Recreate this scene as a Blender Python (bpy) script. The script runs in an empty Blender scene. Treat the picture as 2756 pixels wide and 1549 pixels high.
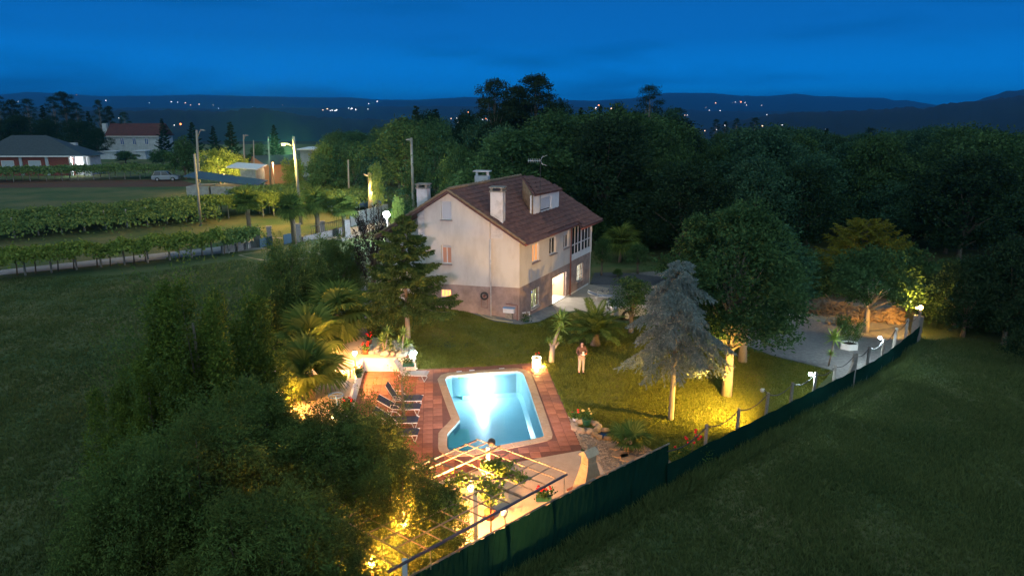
import bpy, bmesh, math, random
import numpy as np
from mathutils import Vector, Matrix
from mathutils.geometry import tessellate_polygon
random.seed(7)
R = random.Random(11)
NR = np.random.default_rng(5)
C = bpy.context.scene.collection
scene = bpy.context.scene
pi = math.pi

# ------------------------------------------------------------------ camera
H = 13.1; F = 1829.0; PT = math.radians(14.8)
cam_d = bpy.data.cameras.new('camera'); cam = bpy.data.objects.new('camera', cam_d); C.objects.link(cam)
cam.location = (0, 0, H); cam.rotation_euler = (pi/2-PT, 0, 0)
cam_d.sensor_width = 36; cam_d.lens = 36*F/2756; cam_d.clip_end = 30000; cam_d.clip_start = .1
scene.camera = cam

# ------------------------------------------------------------------ world: dusk sky
w = bpy.data.worlds.new('World'); scene.world = w; w.use_nodes = True
nt = w.node_tree; nt.nodes.clear()
def N(t, kind, **kw):
    n = t.nodes.new(kind)
    for k, v in kw.items(): setattr(n, k, v)
    return n
out = N(nt, 'ShaderNodeOutputWorld'); bg = N(nt, 'ShaderNodeBackground')
tc = N(nt, 'ShaderNodeTexCoord'); sep = N(nt, 'ShaderNodeSeparateXYZ')
nt.links.new(tc.outputs['Generated'], sep.inputs[0])
ramp = N(nt, 'ShaderNodeValToRGB'); cr = ramp.color_ramp
cr.elements[0].position = 0.0; cr.elements[0].color = (0.0, 0.70, 2.05, 1)
cr.elements[1].position = 1.0; cr.elements[1].color = (0.015, 0.13, 0.38, 1)
e = cr.elements.new(0.035); e.color = (0.001, 0.34, 1.12, 1)
e = cr.elements.new(0.09); e.color = (0.003, 0.190, 0.67, 1)
e = cr.elements.new(0.2); e.color = (0.004, 0.125, 0.47, 1)
e = cr.elements.new(0.5); e.color = (0.006, 0.145, 0.46, 1)
nt.links.new(sep.outputs['Z'], ramp.inputs[0])
mp = N(nt, 'ShaderNodeMapping'); mp.inputs['Scale'].default_value = (1.6, 1.6, 10); mp.inputs['Location'].default_value = (3.1, .7, 1.35)
nz = N(nt, 'ShaderNodeTexNoise'); nz.inputs['Scale'].default_value = 1.6; nz.inputs['Detail'].default_value = 5
nt.links.new(tc.outputs['Generated'], mp.inputs[0]); nt.links.new(mp.outputs[0], nz.inputs[0])
r2 = N(nt, 'ShaderNodeValToRGB'); r2.color_ramp.elements[0].position = .44; r2.color_ramp.elements[1].position = .66
nt.links.new(nz.outputs[0], r2.inputs[0])
mx = N(nt, 'ShaderNodeMix', data_type='RGBA')
ml = N(nt, 'ShaderNodeMath', operation='MULTIPLY'); ml.inputs[1].default_value = .9
nt.links.new(r2.outputs[0], ml.inputs[0]); nt.links.new(ml.outputs[0], mx.inputs[0])
nt.links.new(ramp.outputs[0], mx.inputs[6]); mx.inputs[7].default_value = (0.0, 0.115, 0.40, 1)
nt.links.new(mx.outputs[2], bg.inputs[0]); bg.inputs[1].default_value = .86
nt.links.new(bg.outputs[0], out.inputs[0])

# the last glow of the sunset behind the camera, wide and very weak
sd = bpy.data.lights.new('dusk_glow', 'SUN'); so = bpy.data.objects.new('dusk_glow', sd); C.objects.link(so)
sd.energy = 1.7; sd.angle = math.radians(120); sd.color = (.90, 1.0, .78)
so.rotation_euler = (math.radians(40), 0, math.radians(-12))

vs = scene.view_settings; vs.view_transform = 'Standard'; vs.look = 'None'; vs.exposure = 0; vs.gamma = 1; vs.use_curve_mapping = False
cy = scene.cycles
cy.use_denoising = True; cy.max_bounces = 6; cy.diffuse_bounces = 3; cy.glossy_bounces = 2; cy.transmission_bounces = 3
cy.transparent_max_bounces = 6; cy.sample_clamp_indirect = 4; cy.volume_bounces = 0; cy.caustics_reflective = False; cy.caustics_refractive = False
cy.use_light_tree = True; cy.use_adaptive_sampling = True; cy.adaptive_threshold = .012

# ------------------------------------------------------------------ survey helpers (a sight line from the drone to the place)
cP, sP = math.cos(PT), math.sin(PT)
def sst(a, b, x):
    t = min(1, max(0, (x-a)/(b-a))); return t*t*(3-2*t)
def gz(x, y):
    return sst(36, 41, y)*(1-sst(60, 74, abs(y)))*(1-sst(20, 29, abs(x)))*min(.45, max(-.42, -.1*x))
def ray(x, y):
    u = (x-1378)/F; v = (y-774.5)/F
    return Vector((u, cP-v*sP, -sP-v*cP))
def P(x, y, z=None, dz=0):
    d = ray(x, y); zz = 0 if z is None else z
    for i in range(8):
        t = (zz+dz-H)/d.z; p = Vector((0, 0, H))+d*t
        if z is not None: break
        zz = gz(p.x, p.y)
    return p
def PD(x, y, Y):
    d = ray(x, y); return Vector((0, 0, H))+d*(Y/d.y)
def HT(p, y):
    v = (y-774.5)/F
    return H-p.y*(sP+v*cP)/(cP-v*sP)
def RP(x, y, o, n):
    d = ray(x, y); o = Vector(o); n = Vector(n)
    t = (o-Vector((0, 0, H))).dot(n)/d.dot(n); return Vector((0, 0, H))+d*t
def SX(p):
    wv = p[1]*cP-(p[2]-H)*sP
    return 1378+F*p[0]/wv, 774.5+F*(-p[1]*sP-(p[2]-H)*cP)/wv

# ------------------------------------------------------------------ materials
MATS = {}
def mat(name, col, rough=.8, col2=None, scale=6.0, bump=0.0, bscale=40.0, metal=0.0, emit=None, es=0.0, lo=.35, hi=.65, stretch=None, spec=.3, detail=5, coat=0):
    m = bpy.data.materials.new(name); m.use_nodes = True; t = m.node_tree
    b = t.nodes['Principled BSDF']; b.inputs['Roughness'].default_value = rough; b.inputs['Metallic'].default_value = metal
    b.inputs['Specular IOR Level'].default_value = spec
    b.inputs['Base Color'].default_value = (*col, 1)
    if coat: b.inputs['Coat Weight'].default_value = coat
    if col2 is not None or bump:
        co = N(t, 'ShaderNodeTexCoord'); v = co.outputs['Object']
        if stretch:
            mp = N(t, 'ShaderNodeMapping'); mp.inputs['Scale'].default_value = stretch; t.links.new(v, mp.inputs[0]); v = mp.outputs[0]
    if col2 is not None:
        nz = N(t, 'ShaderNodeTexNoise'); nz.inputs['Scale'].default_value = scale; nz.inputs['Detail'].default_value = detail; nz.inputs['Roughness'].default_value = .65
        t.links.new(v, nz.inputs['Vector'])
        r = N(t, 'ShaderNodeValToRGB'); r.color_ramp.elements[0].position = lo; r.color_ramp.elements[1].position = hi
        r.color_ramp.elements[0].color = (*col, 1); r.color_ramp.elements[1].color = (*col2, 1)
        t.links.new(nz.outputs['Fac'], r.inputs[0]); t.links.new(r.outputs[0], b.inputs['Base Color'])
    if bump:
        nb = N(t, 'ShaderNodeTexNoise'); nb.inputs['Scale'].default_value = bscale; nb.inputs['Detail'].default_value = 4
        t.links.new(v, nb.inputs['Vector'])
        bp = N(t, 'ShaderNodeBump'); bp.inputs['Strength'].default_value = bump; bp.inputs['Distance'].default_value = .03
        t.links.new(nb.outputs['Fac'], bp.inputs['Height']); t.links.new(bp.outputs[0], b.inputs['Normal'])
    if emit: b.inputs['Emission Color'].default_value = (*emit, 1); b.inputs['Emission Strength'].default_value = es
    return m
def leafmat(name, c1, c2, tr=.25, sc=.9, gloss=.08):
    m = bpy.data.materials.new(name); m.use_nodes = True; t = m.node_tree; t.nodes.clear()
    o = N(t, 'ShaderNodeOutputMaterial'); g = N(t, 'ShaderNodeNewGeometry'); co = N(t, 'ShaderNodeTexCoord')
    nz = N(t, 'ShaderNodeTexNoise'); nz.inputs['Scale'].default_value = sc; nz.inputs['Detail'].default_value = 2
    t.links.new(co.outputs['Object'], nz.inputs['Vector'])
    ad = N(t, 'ShaderNodeMath', operation='ADD'); t.links.new(g.outputs['Random Per Island'], ad.inputs[0]); t.links.new(nz.outputs['Fac'], ad.inputs[1])
    r = N(t, 'ShaderNodeMapRange'); r.inputs[1].default_value = .35; r.inputs[2].default_value = 1.45; t.links.new(ad.outputs[0], r.inputs[0])
    mx = N(t, 'ShaderNodeMix', data_type='RGBA'); mx.inputs[6].default_value = (*c1, 1); mx.inputs[7].default_value = (*c2, 1)
    t.links.new(r.outputs[0], mx.inputs[0])
    df = N(t, 'ShaderNodeBsdfDiffuse'); tl = N(t, 'ShaderNodeBsdfTranslucent'); ms = N(t, 'ShaderNodeMixShader'); ms.inputs[0].default_value = tr
    for q in (df, tl): t.links.new(mx.outputs[2], q.inputs[0])
    t.links.new(df.outputs[0], ms.inputs[1]); t.links.new(tl.outputs[0], ms.inputs[2]); t.links.new(ms.outputs[0], o.inputs[0])
    return m
def emat(name, col, s):
    m = bpy.data.materials.new(name); m.use_nodes = True; t = m.node_tree; t.nodes.clear()
    o = N(t, 'ShaderNodeOutputMaterial'); e = N(t, 'ShaderNodeEmission'); e.inputs[0].default_value = (*col, 1); e.inputs[1].default_value = s
    t.links.new(e.outputs[0], o.inputs[0]); return m

# ------------------------------------------------------------------ mesh helpers
def rootloc(o):
    v = Vector((0, 0, 0))
    while o is not None: v += o.location; o = o.parent
    return v
def frame(d, up=(0, 0, 1)):
    d = Vector(d).normalized(); u = Vector(up)
    if abs(d.dot(u)) > .98: u = Vector((1, 0, 0))
    a = d.cross(u).normalized(); return d, a, a.cross(d).normalized()
class MB:
    def __init__(s): s.v = []; s.f = []; s.s = []
    def add(s, vs, fs, smooth=False):
        b = len(s.v); s.v += [tuple(v) for v in vs]; s.f += [tuple(i+b for i in f) for f in fs]; s.s += [smooth]*len(fs); return s
    def box(s, c, size, rz=0, M=None):
        x, y, z = [k/2 for k in size]; c = Vector(c)
        vs = [Vector((a*x, b*y, d*z)) for d in (-1, 1) for a, b in ((-1, -1), (1, -1), (1, 1), (-1, 1))]
        Q = M if M else Matrix.Rotation(rz, 3, 'Z')
        return s.add([c+Q@v for v in vs], [(3, 2, 1, 0), (4, 5, 6, 7), (0, 1, 5, 4), (1, 2, 6, 5), (2, 3, 7, 6), (3, 0, 4, 7)])
    def bar(s, a, b, wd, ht=None, up=(0, 0, 1)):
        a = Vector(a); b = Vector(b); ht = ht or wd; d, r, u = frame(b-a, up)
        q = [(-1, -1), (1, -1), (1, 1), (-1, 1)]
        vs = [p+r*(i*wd/2)+u*(j*ht/2) for p in (a, b) for i, j in q]
        return s.add(vs, [(0, 1, 2, 3), (7, 6, 5, 4), (0, 4, 5, 1), (1, 5, 6, 2), (2, 6, 7, 3), (3, 7, 4, 0)])
    def tube(s, pts, rad, n=8, cap=True):
        pts = [Vector(p) for p in pts]; m = len(pts)
        if not hasattr(rad, '__len__'): rad = [rad]*m
        vs = []
        for i, p in enumerate(pts):
            d = (pts[min(i+1, m-1)]-pts[max(i-1, 0)])
            d, r, u = frame(d)
            for k in range(n):
                a = 2*pi*k/n; vs.append(p+(r*math.cos(a)+u*math.sin(a))*rad[i])
        fs = [(i*n+k, (i+1)*n+k, (i+1)*n+(k+1) % n, i*n+(k+1) % n) for i in range(m-1) for k in range(n)]
        s.add(vs, fs, True)
        if cap:
            b = len(s.v)-len(vs); s.f += [tuple(b+k for k in range(n)), tuple(b+(m-1)*n+k for k in reversed(range(n)))]; s.s += [False]*2
        return s
    def lathe(s, c, prof, n=16, sx=1, sy=1, smooth=True):
        c = Vector(c); vs = []
        for r, z in prof:
            for k in range(n): a = 2*pi*k/n; vs.append(c+Vector((math.cos(a)*r*sx, math.sin(a)*r*sy, z)))
        m = len(prof)
        fs = [(i*n+k, i*n+(k+1) % n, (i+1)*n+(k+1) % n, (i+1)*n+k) for i in range(m-1) for k in range(n)]
        return s.add(vs, fs, smooth)
    def ball(s, c, r, n=10, sz=1):
        pr = [(max(.001, r*math.sin(pi*i/(n//2+2))), -r*sz*math.cos(pi*i/(n//2+2))) for i in range(n//2+3)]
        return s.lathe(c, pr, n)
    def rock(s, c, size, seed=0, rz=0):
        rr = random.Random(seed); bm = bmesh.new(); bmesh.ops.create_icosphere(bm, subdivisions=1, radius=1)
        Q = Matrix.Rotation(rz, 3, 'Z')
        vs = [Vector(c)+Q@Vector([v.co[k]*size[k]*(.8+.4*rr.random()) for k in range(3)]) for v in bm.verts]
        bm.verts.index_update(); fs = [[v.index for v in f.verts] for f in bm.faces]; bm.free()
        return s.add(vs, fs)
    def prism(s, poly, z0, z1, hole=None):
        """vertical prism of a 2D polygon"""
        loops = [poly]+(hole or [])
        tri = tessellate_polygon([[Vector((p[0], p[1], 0)) for p in l] for l in loops])
        flat = [p for l in loops for p in l]; n = len(flat)
        vs = [Vector((p[0], p[1], z1)) for p in flat]+[Vector((p[0], p[1], z0)) for p in flat]
        fs = [t for t in tri]+[tuple(i+n for i in reversed(t)) for t in tri]
        b = 0
        for l in loops:
            for i in range(len(l)):
                j = (i+1) % len(l); fs.append((b+i, b+j, b+j+n, b+i+n))
            b += len(l)
        return s.add(vs, fs)
    def slab(s, pts3, th, nrm):
        """planar polygon given in 3D, thickened against nrm"""
        pts = [Vector(p) for p in pts3]; nn = Vector(nrm).normalized(); n = len(pts)
        vs = pts+[p-nn*th for p in pts]
        return s.add(vs, [tuple(range(n)), tuple(reversed(range(n, 2*n)))]+[(i, (i+1) % n, (i+1) % n+n, i+n) for i in range(n)])
    def build(s, name, m=None, parent=None, local=False):
        me = bpy.data.meshes.new(name); off = Vector((0, 0, 0)) if local else rootloc(parent)
        me.from_pydata([Vector(v)-off for v in s.v], [], s.f)
        if any(s.s): me.polygons.foreach_set('use_smooth', s.s)
        bm = bmesh.new(); bm.from_mesh(me); bmesh.ops.recalc_face_normals(bm, faces=bm.faces); bm.to_mesh(me); bm.free()
        if m: me.materials.append(m)
        o = bpy.data.objects.new(name, me); C.objects.link(o)
        if parent: o.parent = parent
        return o
def qmesh(name, V, m, k=4):
    V = np.asarray(V, dtype=np.float32).reshape(-1, k, 3); n = len(V)
    me = bpy.data.meshes.new(name); me.vertices.add(n*k); me.vertices.foreach_set('co', V.ravel())
    me.loops.add(n*k); me.loops.foreach_set('vertex_index', np.arange(n*k, dtype=np.int32))
    me.polygons.add(n); me.polygons.foreach_set('loop_start', np.arange(0, n*k, k, dtype=np.int32)); me.update(calc_edges=True)
    me.materials.append(m); return me
def qobj(name, V, m, parent=None, k=4):
    off = np.array(rootloc(parent)); V = np.asarray(V).reshape(-1, k, 3)-off
    o = bpy.data.objects.new(name, qmesh(name, V, m, k)); C.objects.link(o)
    if parent: o.parent = parent
    return o
def tag(o, label=None, cat=None, group=None, kind=None):
    if label: o['label'] = label
    if cat: o['category'] = cat
    if group: o['group'] = group
    if kind: o['kind'] = kind
    return o
def thing(name, label, cat, loc=(0, 0, 0), rz=0, group=None):
    o = bpy.data.objects.new(name, None); o.empty_display_size = .2; C.objects.link(o); o.location = loc; o.rotation_euler.z = rz
    return tag(o, label, cat, group)
def copy_tree(o, parent=None):
    c = o.copy(); C.objects.link(c); c.parent = parent
    for ch in list(o.children): copy_tree(ch, c)
    return c
def link(name, me, parent, loc=(0, 0, 0), rot=(0, 0, 0), sc=1):
    o = bpy.data.objects.new(name, me); C.objects.link(o); o.parent = parent; o.location = loc; o.rotation_euler = rot
    o.scale = (sc, sc, sc) if not hasattr(sc, '__len__') else sc; return o
def light(kind, name, loc, power, col, parent=None, radius=.08, target=None, cone=80, blend=.5):
    d = bpy.data.lights.new(name, kind); d.energy = power; d.color = col; d.shadow_soft_size = radius
    if kind in ('POINT', 'SPOT'): d.use_soft_falloff = False
    o = bpy.data.objects.new(name, d); C.objects.link(o)
    if kind == 'SPOT': d.spot_size = math.radians(cone); d.spot_blend = blend
    if parent: o.parent = parent; o.location = Vector(loc)-rootloc(parent)
    else: o.location = loc
    if target is not None: o.rotation_euler = (Vector(target)-Vector(loc)).to_track_quat('-Z', 'Y').to_euler()
    return o
def drape(name, poly, m, dz=0.0, holes=None, step=1.0, label=None, parent=None):
    bm = bmesh.new(); loops = [poly]+(holes or [])
    flat = [p for l in loops for p in l]
    tri = tessellate_polygon([[Vector((p[0], p[1], 0)) for p in l] for l in loops])
    vs = [bm.verts.new((p[0], p[1], 0)) for p in flat]
    for t in tri:
        try: bm.faces.new([vs[i] for i in t])
        except ValueError: pass
    if step:
        xs = [p[0] for p in poly]; ys = [p[1] for p in poly]
        for k in range(math.ceil(min(xs)/step), math.floor(max(xs)/step)+1):
            bmesh.ops.bisect_plane(bm, geom=bm.verts[:]+bm.edges[:]+bm.faces[:], plane_co=(k*step, 0, 0), plane_no=(1, 0, 0), dist=1e-5)
        for k in range(math.ceil(min(ys)/step), math.floor(max(ys)/step)+1):
            bmesh.ops.bisect_plane(bm, geom=bm.verts[:]+bm.edges[:]+bm.faces[:], plane_co=(0, k*step, 0), plane_no=(0, 1, 0), dist=1e-5)
    for v in bm.verts: v.co.z = gz(v.co.x, v.co.y)+dz
    bmesh.ops.recalc_face_normals(bm, faces=bm.faces)
    for f in bm.faces:
        if f.normal.z < 0: f.normal_flip()
    me = bpy.data.meshes.new(name); bm.to_mesh(me); bm.free(); me.materials.append(m)
    o = bpy.data.objects.new(name, me); C.objects.link(o)
    if parent: o.parent = parent
    else: o['kind'] = 'structure'
    if label: o['label'] = label
    return o
def PG(pts, z=None): return [P(x, y, z).xy for x, y in pts]
def inside(p, poly):
    c = False; j = len(poly)-1
    for i in range(len(poly)):
        a, b = poly[i], poly[j]
        if (a[1] > p[1]) != (b[1] > p[1]) and p[0] < (b[0]-a[0])*(p[1]-a[1])/(b[1]-a[1])+a[0]: c = not c
        j = i
    return c
def lerpt(tab, x):
    if x <= tab[0][0]: return tab[0][1]
    for (a, b), (c, d) in zip(tab, tab[1:]):
        if x <= c: return b+(d-b)*(x-a)/(c-a)
    return tab[-1][1]
# ------------------------------------------------------------------ foliage builders (numpy)
def unit(v): return v/np.maximum(1e-9, np.linalg.norm(v, axis=-1, keepdims=True))
def diamonds(pts, L, W, rng, dirs=None, jit=1.0):
    n = len(pts); a = rng.normal(size=(n, 3))
    if dirs is not None: a = unit(dirs)+a*jit*.35
    a = unit(a); b = unit(np.cross(a, rng.normal(size=(n, 3))))
    s = (.7+.6*rng.random((n, 1)))
    a = a*L*s*.5; b = b*W*s*.5
    return np.stack([pts-a, pts+b-a*.1, pts+a, pts-b-a*.1], axis=1)
def clump_crown(blobs, nsub, nleaf, sig, L, W, rng, flat=.7, low=-.5):
    out = []
    for c, r in blobs:
        r = np.array(r if hasattr(r, '__len__') else (r, r, r*.8)); c = np.array(c)
        d = unit(rng.normal(size=(nsub, 3))); d = d[d[:, 2] > low]; k = len(d)
        sc = c+d*r*(.72+.36*rng.random((k, 1)))
        p = np.repeat(sc, nleaf, axis=0)+rng.normal(size=(k*nleaf, 3))*sig*np.array([1, 1, flat])
        dr = np.repeat(d, nleaf, axis=0)
        out.append(diamonds(p, L, W, rng, dr, 2.2))
    return np.concatenate(out)
def crown_blobs(rng, n, z0, z1, r, br, top=1.0, prof=None):
    b = []
    for i in range(n):
        t = (i+.5)/n; z = z0+(z1-z0)*t
        rr = (prof(t) if prof else math.sqrt(max(.05, 1-(2*t-.85)**2*.75)))*r
        a = i*2.4+rng.random()*.8; q = rr*(.45+.55*rng.random()) if n > 4 else 0
        b.append(((math.cos(a)*q*(.8+.4*rng.random()), math.sin(a)*q*(.8+.4*rng.random()), z+rng.normal()*.12*br), br*(.55+.85*rng.random()**1.3)))
    b.append(((0, 0, z0+(z1-z0)*.55), r*.62)); b.append(((0, 0, z1-br*.2), br*.9))
    return b
def limbs(mb, blobs, h0, r0, rng, zt=None, k=1.0):
    zt = zt or max(b[0][2] for b in blobs)*.85
    mb.tube([(0, 0, -.2), (.03, .02, h0*.5), (0, .05, h0), (.1, 0, zt*.75), (0, 0, zt)], [r0*1.25, r0, r0*.85, r0*.45, r0*.12], 8)
    for (c, r) in blobs:
        z = h0*.8+(c[2]-h0)*.35; c = (c[0]*.75, c[1]*.75, c[2]-.1*(c[2]-z))
        m = Vector((c[0]*.4, c[1]*.4, (z+c[2])/2)); mb.tube([(0, 0, max(h0*.7, z)), m, c], [r0*.4*k, r0*.25*k, r0*.06], 5)
    return mb
MLEAF = dict(
    forest=leafmat('forest_leaves', (.022, .054, .019), (.078, .140, .050)),
    forest2=leafmat('forest_leaves_bluish', (.019, .054, .029), (.062, .128, .066)),
    dark=leafmat('dark_evergreen_leaves', (.010, .026, .012), (.034, .062, .028)),
    pine=leafmat('pine_needles', (.010, .020, .010), (.035, .055, .025)),
    fir=leafmat('fir_needles', (.035, .065, .018), (.12, .155, .035), sc=.7),
    tips=leafmat('fresh_shoot_leaves', (.055, .105, .028), (.150, .215, .055), tr=.45),
    bay=leafmat('bay_leaves', (.055, .105, .018), (.17, .225, .040), tr=.38),
    cedar=leafmat('blue_cedar_needles', (.095, .13, .125), (.26, .31, .29), sc=.6),
    laurel=leafmat('laurel_leaves', (.045, .080, .022), (.13, .18, .050), tr=.35),
    feather=leafmat('feathery_leaves', (.042, .068, .018), (.14, .175, .045), tr=.5),
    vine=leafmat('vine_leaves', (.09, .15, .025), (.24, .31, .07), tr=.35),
    vined=leafmat('vine_leaves_shade_tinted', (.065, .125, .04), (.17, .25, .08), tr=.3),  # darker copy of the vine leaves, shade of the dimmer rows put into colour
    palm=leafmat('palm_fronds', (.06, .10, .02), (.17, .22, .05), tr=.38),
    yellow=leafmat('lamplight_yellow_leaves', (.12, .12, .015), (.22, .21, .03), tr=.35),  # yellow lamp light on the tree is put into this leaf colour
    purple=leafmat('purple_leaves', (.030, .018, .020), (.06, .035, .035)),
    yucca=leafmat('yucca_blades', (.16, .25, .05), (.32, .42, .10), tr=.25),
    shrub=leafmat('shrub_leaves', (.03, .06, .015), (.09, .16, .04), tr=.3))
BARK = mat('bark', (.09, .07, .05), .9, (.18, .14, .10), 8, .5, 30, stretch=(1, 1, .25))
BARKL = mat('pale_bark', (.30, .25, .19), .9, (.20, .17, .13), 6, .5, 25, stretch=(1, 1, .3))
BARKP = mat('palm_bark', (.10, .075, .05), .95, (.20, .15, .10), 14, .8, 50, stretch=(1, 1, 2.5))

def proto(fn): return fn
def broadleaf(seed, h, r, m, nb=16, nsub=40, nleaf=16, L=.34, W=.2, sig=.28, h0=None, bark=None, prof=None, brk=.42, low=-.5):
    rng = np.random.default_rng(seed); h0 = h0 if h0 is not None else h*.25
    bl = crown_blobs(rng, nb, h0+r*.25, h-r*brk*.6, r*.8, r*brk, prof=prof)
    V = clump_crown(bl, nsub, nleaf, sig, L, W, rng, low=low)
    tm = limbs(MB(), bl, h0, r*.045+.06, rng)
    me = bpy.data.meshes.new('trunk'); me.from_pydata([tuple(v) for v in tm.v], [], tm.f); me.polygons.foreach_set('use_smooth', tm.s); me.materials.append(bark or BARK)
    return qmesh('crown', V, m), me
def shootbush(seed, h, r, m, n=120, per=60, L=.16, W=.06, h0=.8, droop=0.0, upb=1.0, sig=.07, blen=1.4, bark=None, core=.45):
    """crown made of many leafy shoots"""
    rng = np.random.default_rng(seed); V = []; tm = MB(); tips = []
    for i in range(n):
        t = rng.random(); a = rng.random()*2*pi; zz = h0+(h-h0)*(.12+.8*t)
        rr = r*math.sqrt(max(0, 1-(max(0, t-.3)/.72)**2))*(core+(1-core)*rng.random())
        base = np.array([math.cos(a)*rr*.8, math.sin(a)*rr*.8, zz-blen*.4])
        out = np.array([math.cos(a), math.sin(a), 0])*(.55+.5*rng.random())
        tt = np.linspace(0, 1, per)[:, None]; ln = blen*(.7+.6*rng.random())
        up = np.array([0, 0, upb*(.7+.5*rng.random())])
        path = base+(out*tt*.8+up*tt-np.array([0, 0, droop])*tt**2*1.6)*ln
        wdt = sig*(1.25-tt)*(2.2)
        p = path+rng.normal(size=(per, 3))*wdt
        dr = (out*.8+up-np.array([0, 0, droop*3.2])*tt)+rng.normal(size=(per, 3))*.5
        V.append(diamonds(p, L, W, rng, dr, 1.2))
        if i % 4 == 0: tm.tube([(0, 0, h0*.6), tuple(base*np.array([.4, .4, .8])), tuple(base)], [.04, .025, .008], 4)
    tm.tube([(0, 0, -.2), (0.05, .02, h0), (0, 0, h*.75)], [.13, .11, .03], 8)
    me = bpy.data.meshes.new('trunk'); me.from_pydata([tuple(v) for v in tm.v], [], tm.f); me.materials.append(bark or BARK)
    return qmesh('crown', np.concatenate(V), m), me
def conifer(seed, h, r, m, h0, nbr, L=.10, W=.022, droop=.25, tip=.15, twigs=12, needles=16, power=1.0, gap=.15, bark=None, upturn=.15, hang=.35, tw=.42):
    rng = np.random.default_rng(seed); pts = []; drs = []; tm = MB()
    tm.tube([(0, 0, -.2), (0, 0, h0), (0, 0, h*.6), (0, 0, h-.1)], [.13+.006*h, .12, .07, .012], 8)
    for i in range(nbr):
        t = ((i+rng.random())/nbr)**.9; z = h0+(h-h0)*t; a = i*2.399+rng.normal()*.25
        ln = r*((1-t)**power*.92+.05)*(1-gap+2*gap*rng.random()); d = np.array([math.cos(a), math.sin(a), 0]); sd = np.array([-d[1], d[0], 0])
        k = max(4, int(twigs*(.35+ln/r)))
        sl = tip+.1*rng.normal()
        def bp(s): return np.array([0, 0, z])+d*ln*s+np.array([0, 0, 1])*(sl*ln*s-droop*ln*s*s*1.2+upturn*ln*s**4)
        tm.tube([tuple(bp(s)) for s in (0, .35, .7, 1)], [.035*ln/r+.012, .02, .012, .004], 4)
        for j in range(k*2+1):
            s = .18+.82*(j//2+rng.random()*.5)/k; s = min(1, s); side = 1 if j % 2 else -1
            b0 = bp(s); tl = tw*ln*(1.15-s)*(.7+.5*rng.random())+.12
            td = sd*side*(.9)+d*.75+np.array([0, 0, -hang*(.5+rng.random())])
            if j == k*2: td = d+np.array([0, 0, upturn*.5])
            td = td/np.linalg.norm(td); nn = max(5, int(needles*(.4+tl/(.45*r))))
            ss = rng.random((nn, 1)); p = b0+td*tl*ss+np.array([0, 0, -.25*tl])*ss**2
            pts.append(p+rng.normal(size=p.shape)*.02); drs.append(np.repeat(td[None], nn, 0)*1.2+rng.normal(size=(nn, 3))*.55)
    p = np.concatenate(pts); V = diamonds(p, L, W, rng, np.concatenate(drs), .6)
    me = bpy.data.meshes.new('trunk'); me.from_pydata([tuple(v) for v in tm.v], [], tm.f); me.materials.append(bark or BARK)
    return qmesh('crown', V, m), me
def cloudpine(seed, h, h0, r, m, nb=12, L=.4, W=.12, bark=None, nsub=50, nleaf=14, br=.27):
    rng = np.random.default_rng(seed); bl = []
    for i in range(nb):
        t = (i+.3)/nb; z = h0+(h-h0)*t; a = i*2.4+rng.random(); q = r*(1-.75*t)*(.5+.6*rng.random())
        bl.append(((math.cos(a)*q, math.sin(a)*q, z), np.array([1.3, 1.3, .62])*r*br*(.8+.5*rng.random())))
    bl.append(((0, 0, h-.4), np.array([1.2, 1.2, .7])*r*br))
    V = clump_crown(bl, nsub, nleaf, .3, L, W, rng, low=-.35)
    tm = limbs(MB(), bl, h0, .26, rng, h*.95, .8)
    me = bpy.data.meshes.new('trunk'); me.from_pydata([tuple(v) for v in tm.v], [], tm.f); me.materials.append(bark or BARK)
    return qmesh('crown', V, m), me
def plant(pr, loc, rz, sc, name, label, cat='tree', group=None):
    o = thing(name, label, cat, loc, rz, group); o.scale = (sc if hasattr(sc, '__len__') else (sc, sc, sc))
    link('trunk', pr[1], o); link('crown', pr[0], o); return o

# palm leaves -------------------------------------------------------
def fan_leaf(rad, n=26, spread=2.5, pet=.5, fold=.25, seed=0):
    rng = np.random.default_rng(seed); V = []
    V.append([(0, -.012, 0), (pet, -.008, 0), (pet, .008, 0), (0, .012, 0)])
    for i in range(n):
        a = -spread+2*spread*i/(n-1); l = rad*(.8+.2*math.cos(a*.6))*(.92+.12*rng.random()); w2 = spread/n*rad*.66
        ca, sa = math.cos(a), math.sin(a); dz = -fold*l*(.6+.3*rng.random())
        mx_, my_ = pet+ca*l*.6, sa*l*.6
        V.append([(pet, 0, 0), (mx_-sa*-w2, my_-ca*w2, .02), (pet+ca*l, sa*l, dz), (mx_-sa*w2, my_+ca*w2, .02)])
    return np.array(V)
def pinnate(ln, n=34, lf=.42, arch=.5, seed=0):
    rng = np.random.default_rng(seed); V = []
    def p(s): return np.array([ln*s*(1-.15*s*arch), 0, arch*ln*(.9*s-1.15*s*s)])
    S_ = np.linspace(0, 1, 12)
    for a, b in zip(S_, S_[1:]):
        w2 = .018*(1-a)+.004; V.append([p(a)+[0, -w2, 0], p(b)+[0, -w2, 0], p(b)+[0, w2, 0], p(a)+[0, w2, 0]])
    for i in range(n):
        s = .12+.88*i/n
        for sd in (-1, 1):
            l = lf*(math.sin(pi*min(1, s*.85+.12))**.6)*(.85+.3*rng.random()); b0 = p(s); t = unit(p(min(1, s+.05))-p(s-.05))
            d = unit(np.array([t[0]*.75, sd*1.0, t[2]*.75+.25-.3*rng.random()])); w2 = .016
            V.append([b0-t*w2, b0+d*l*.5+t*w2, b0+d*l+np.array([0, 0, -.12*l]), b0+d*l*.5-t*w2])
    return np.array(V)
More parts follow.
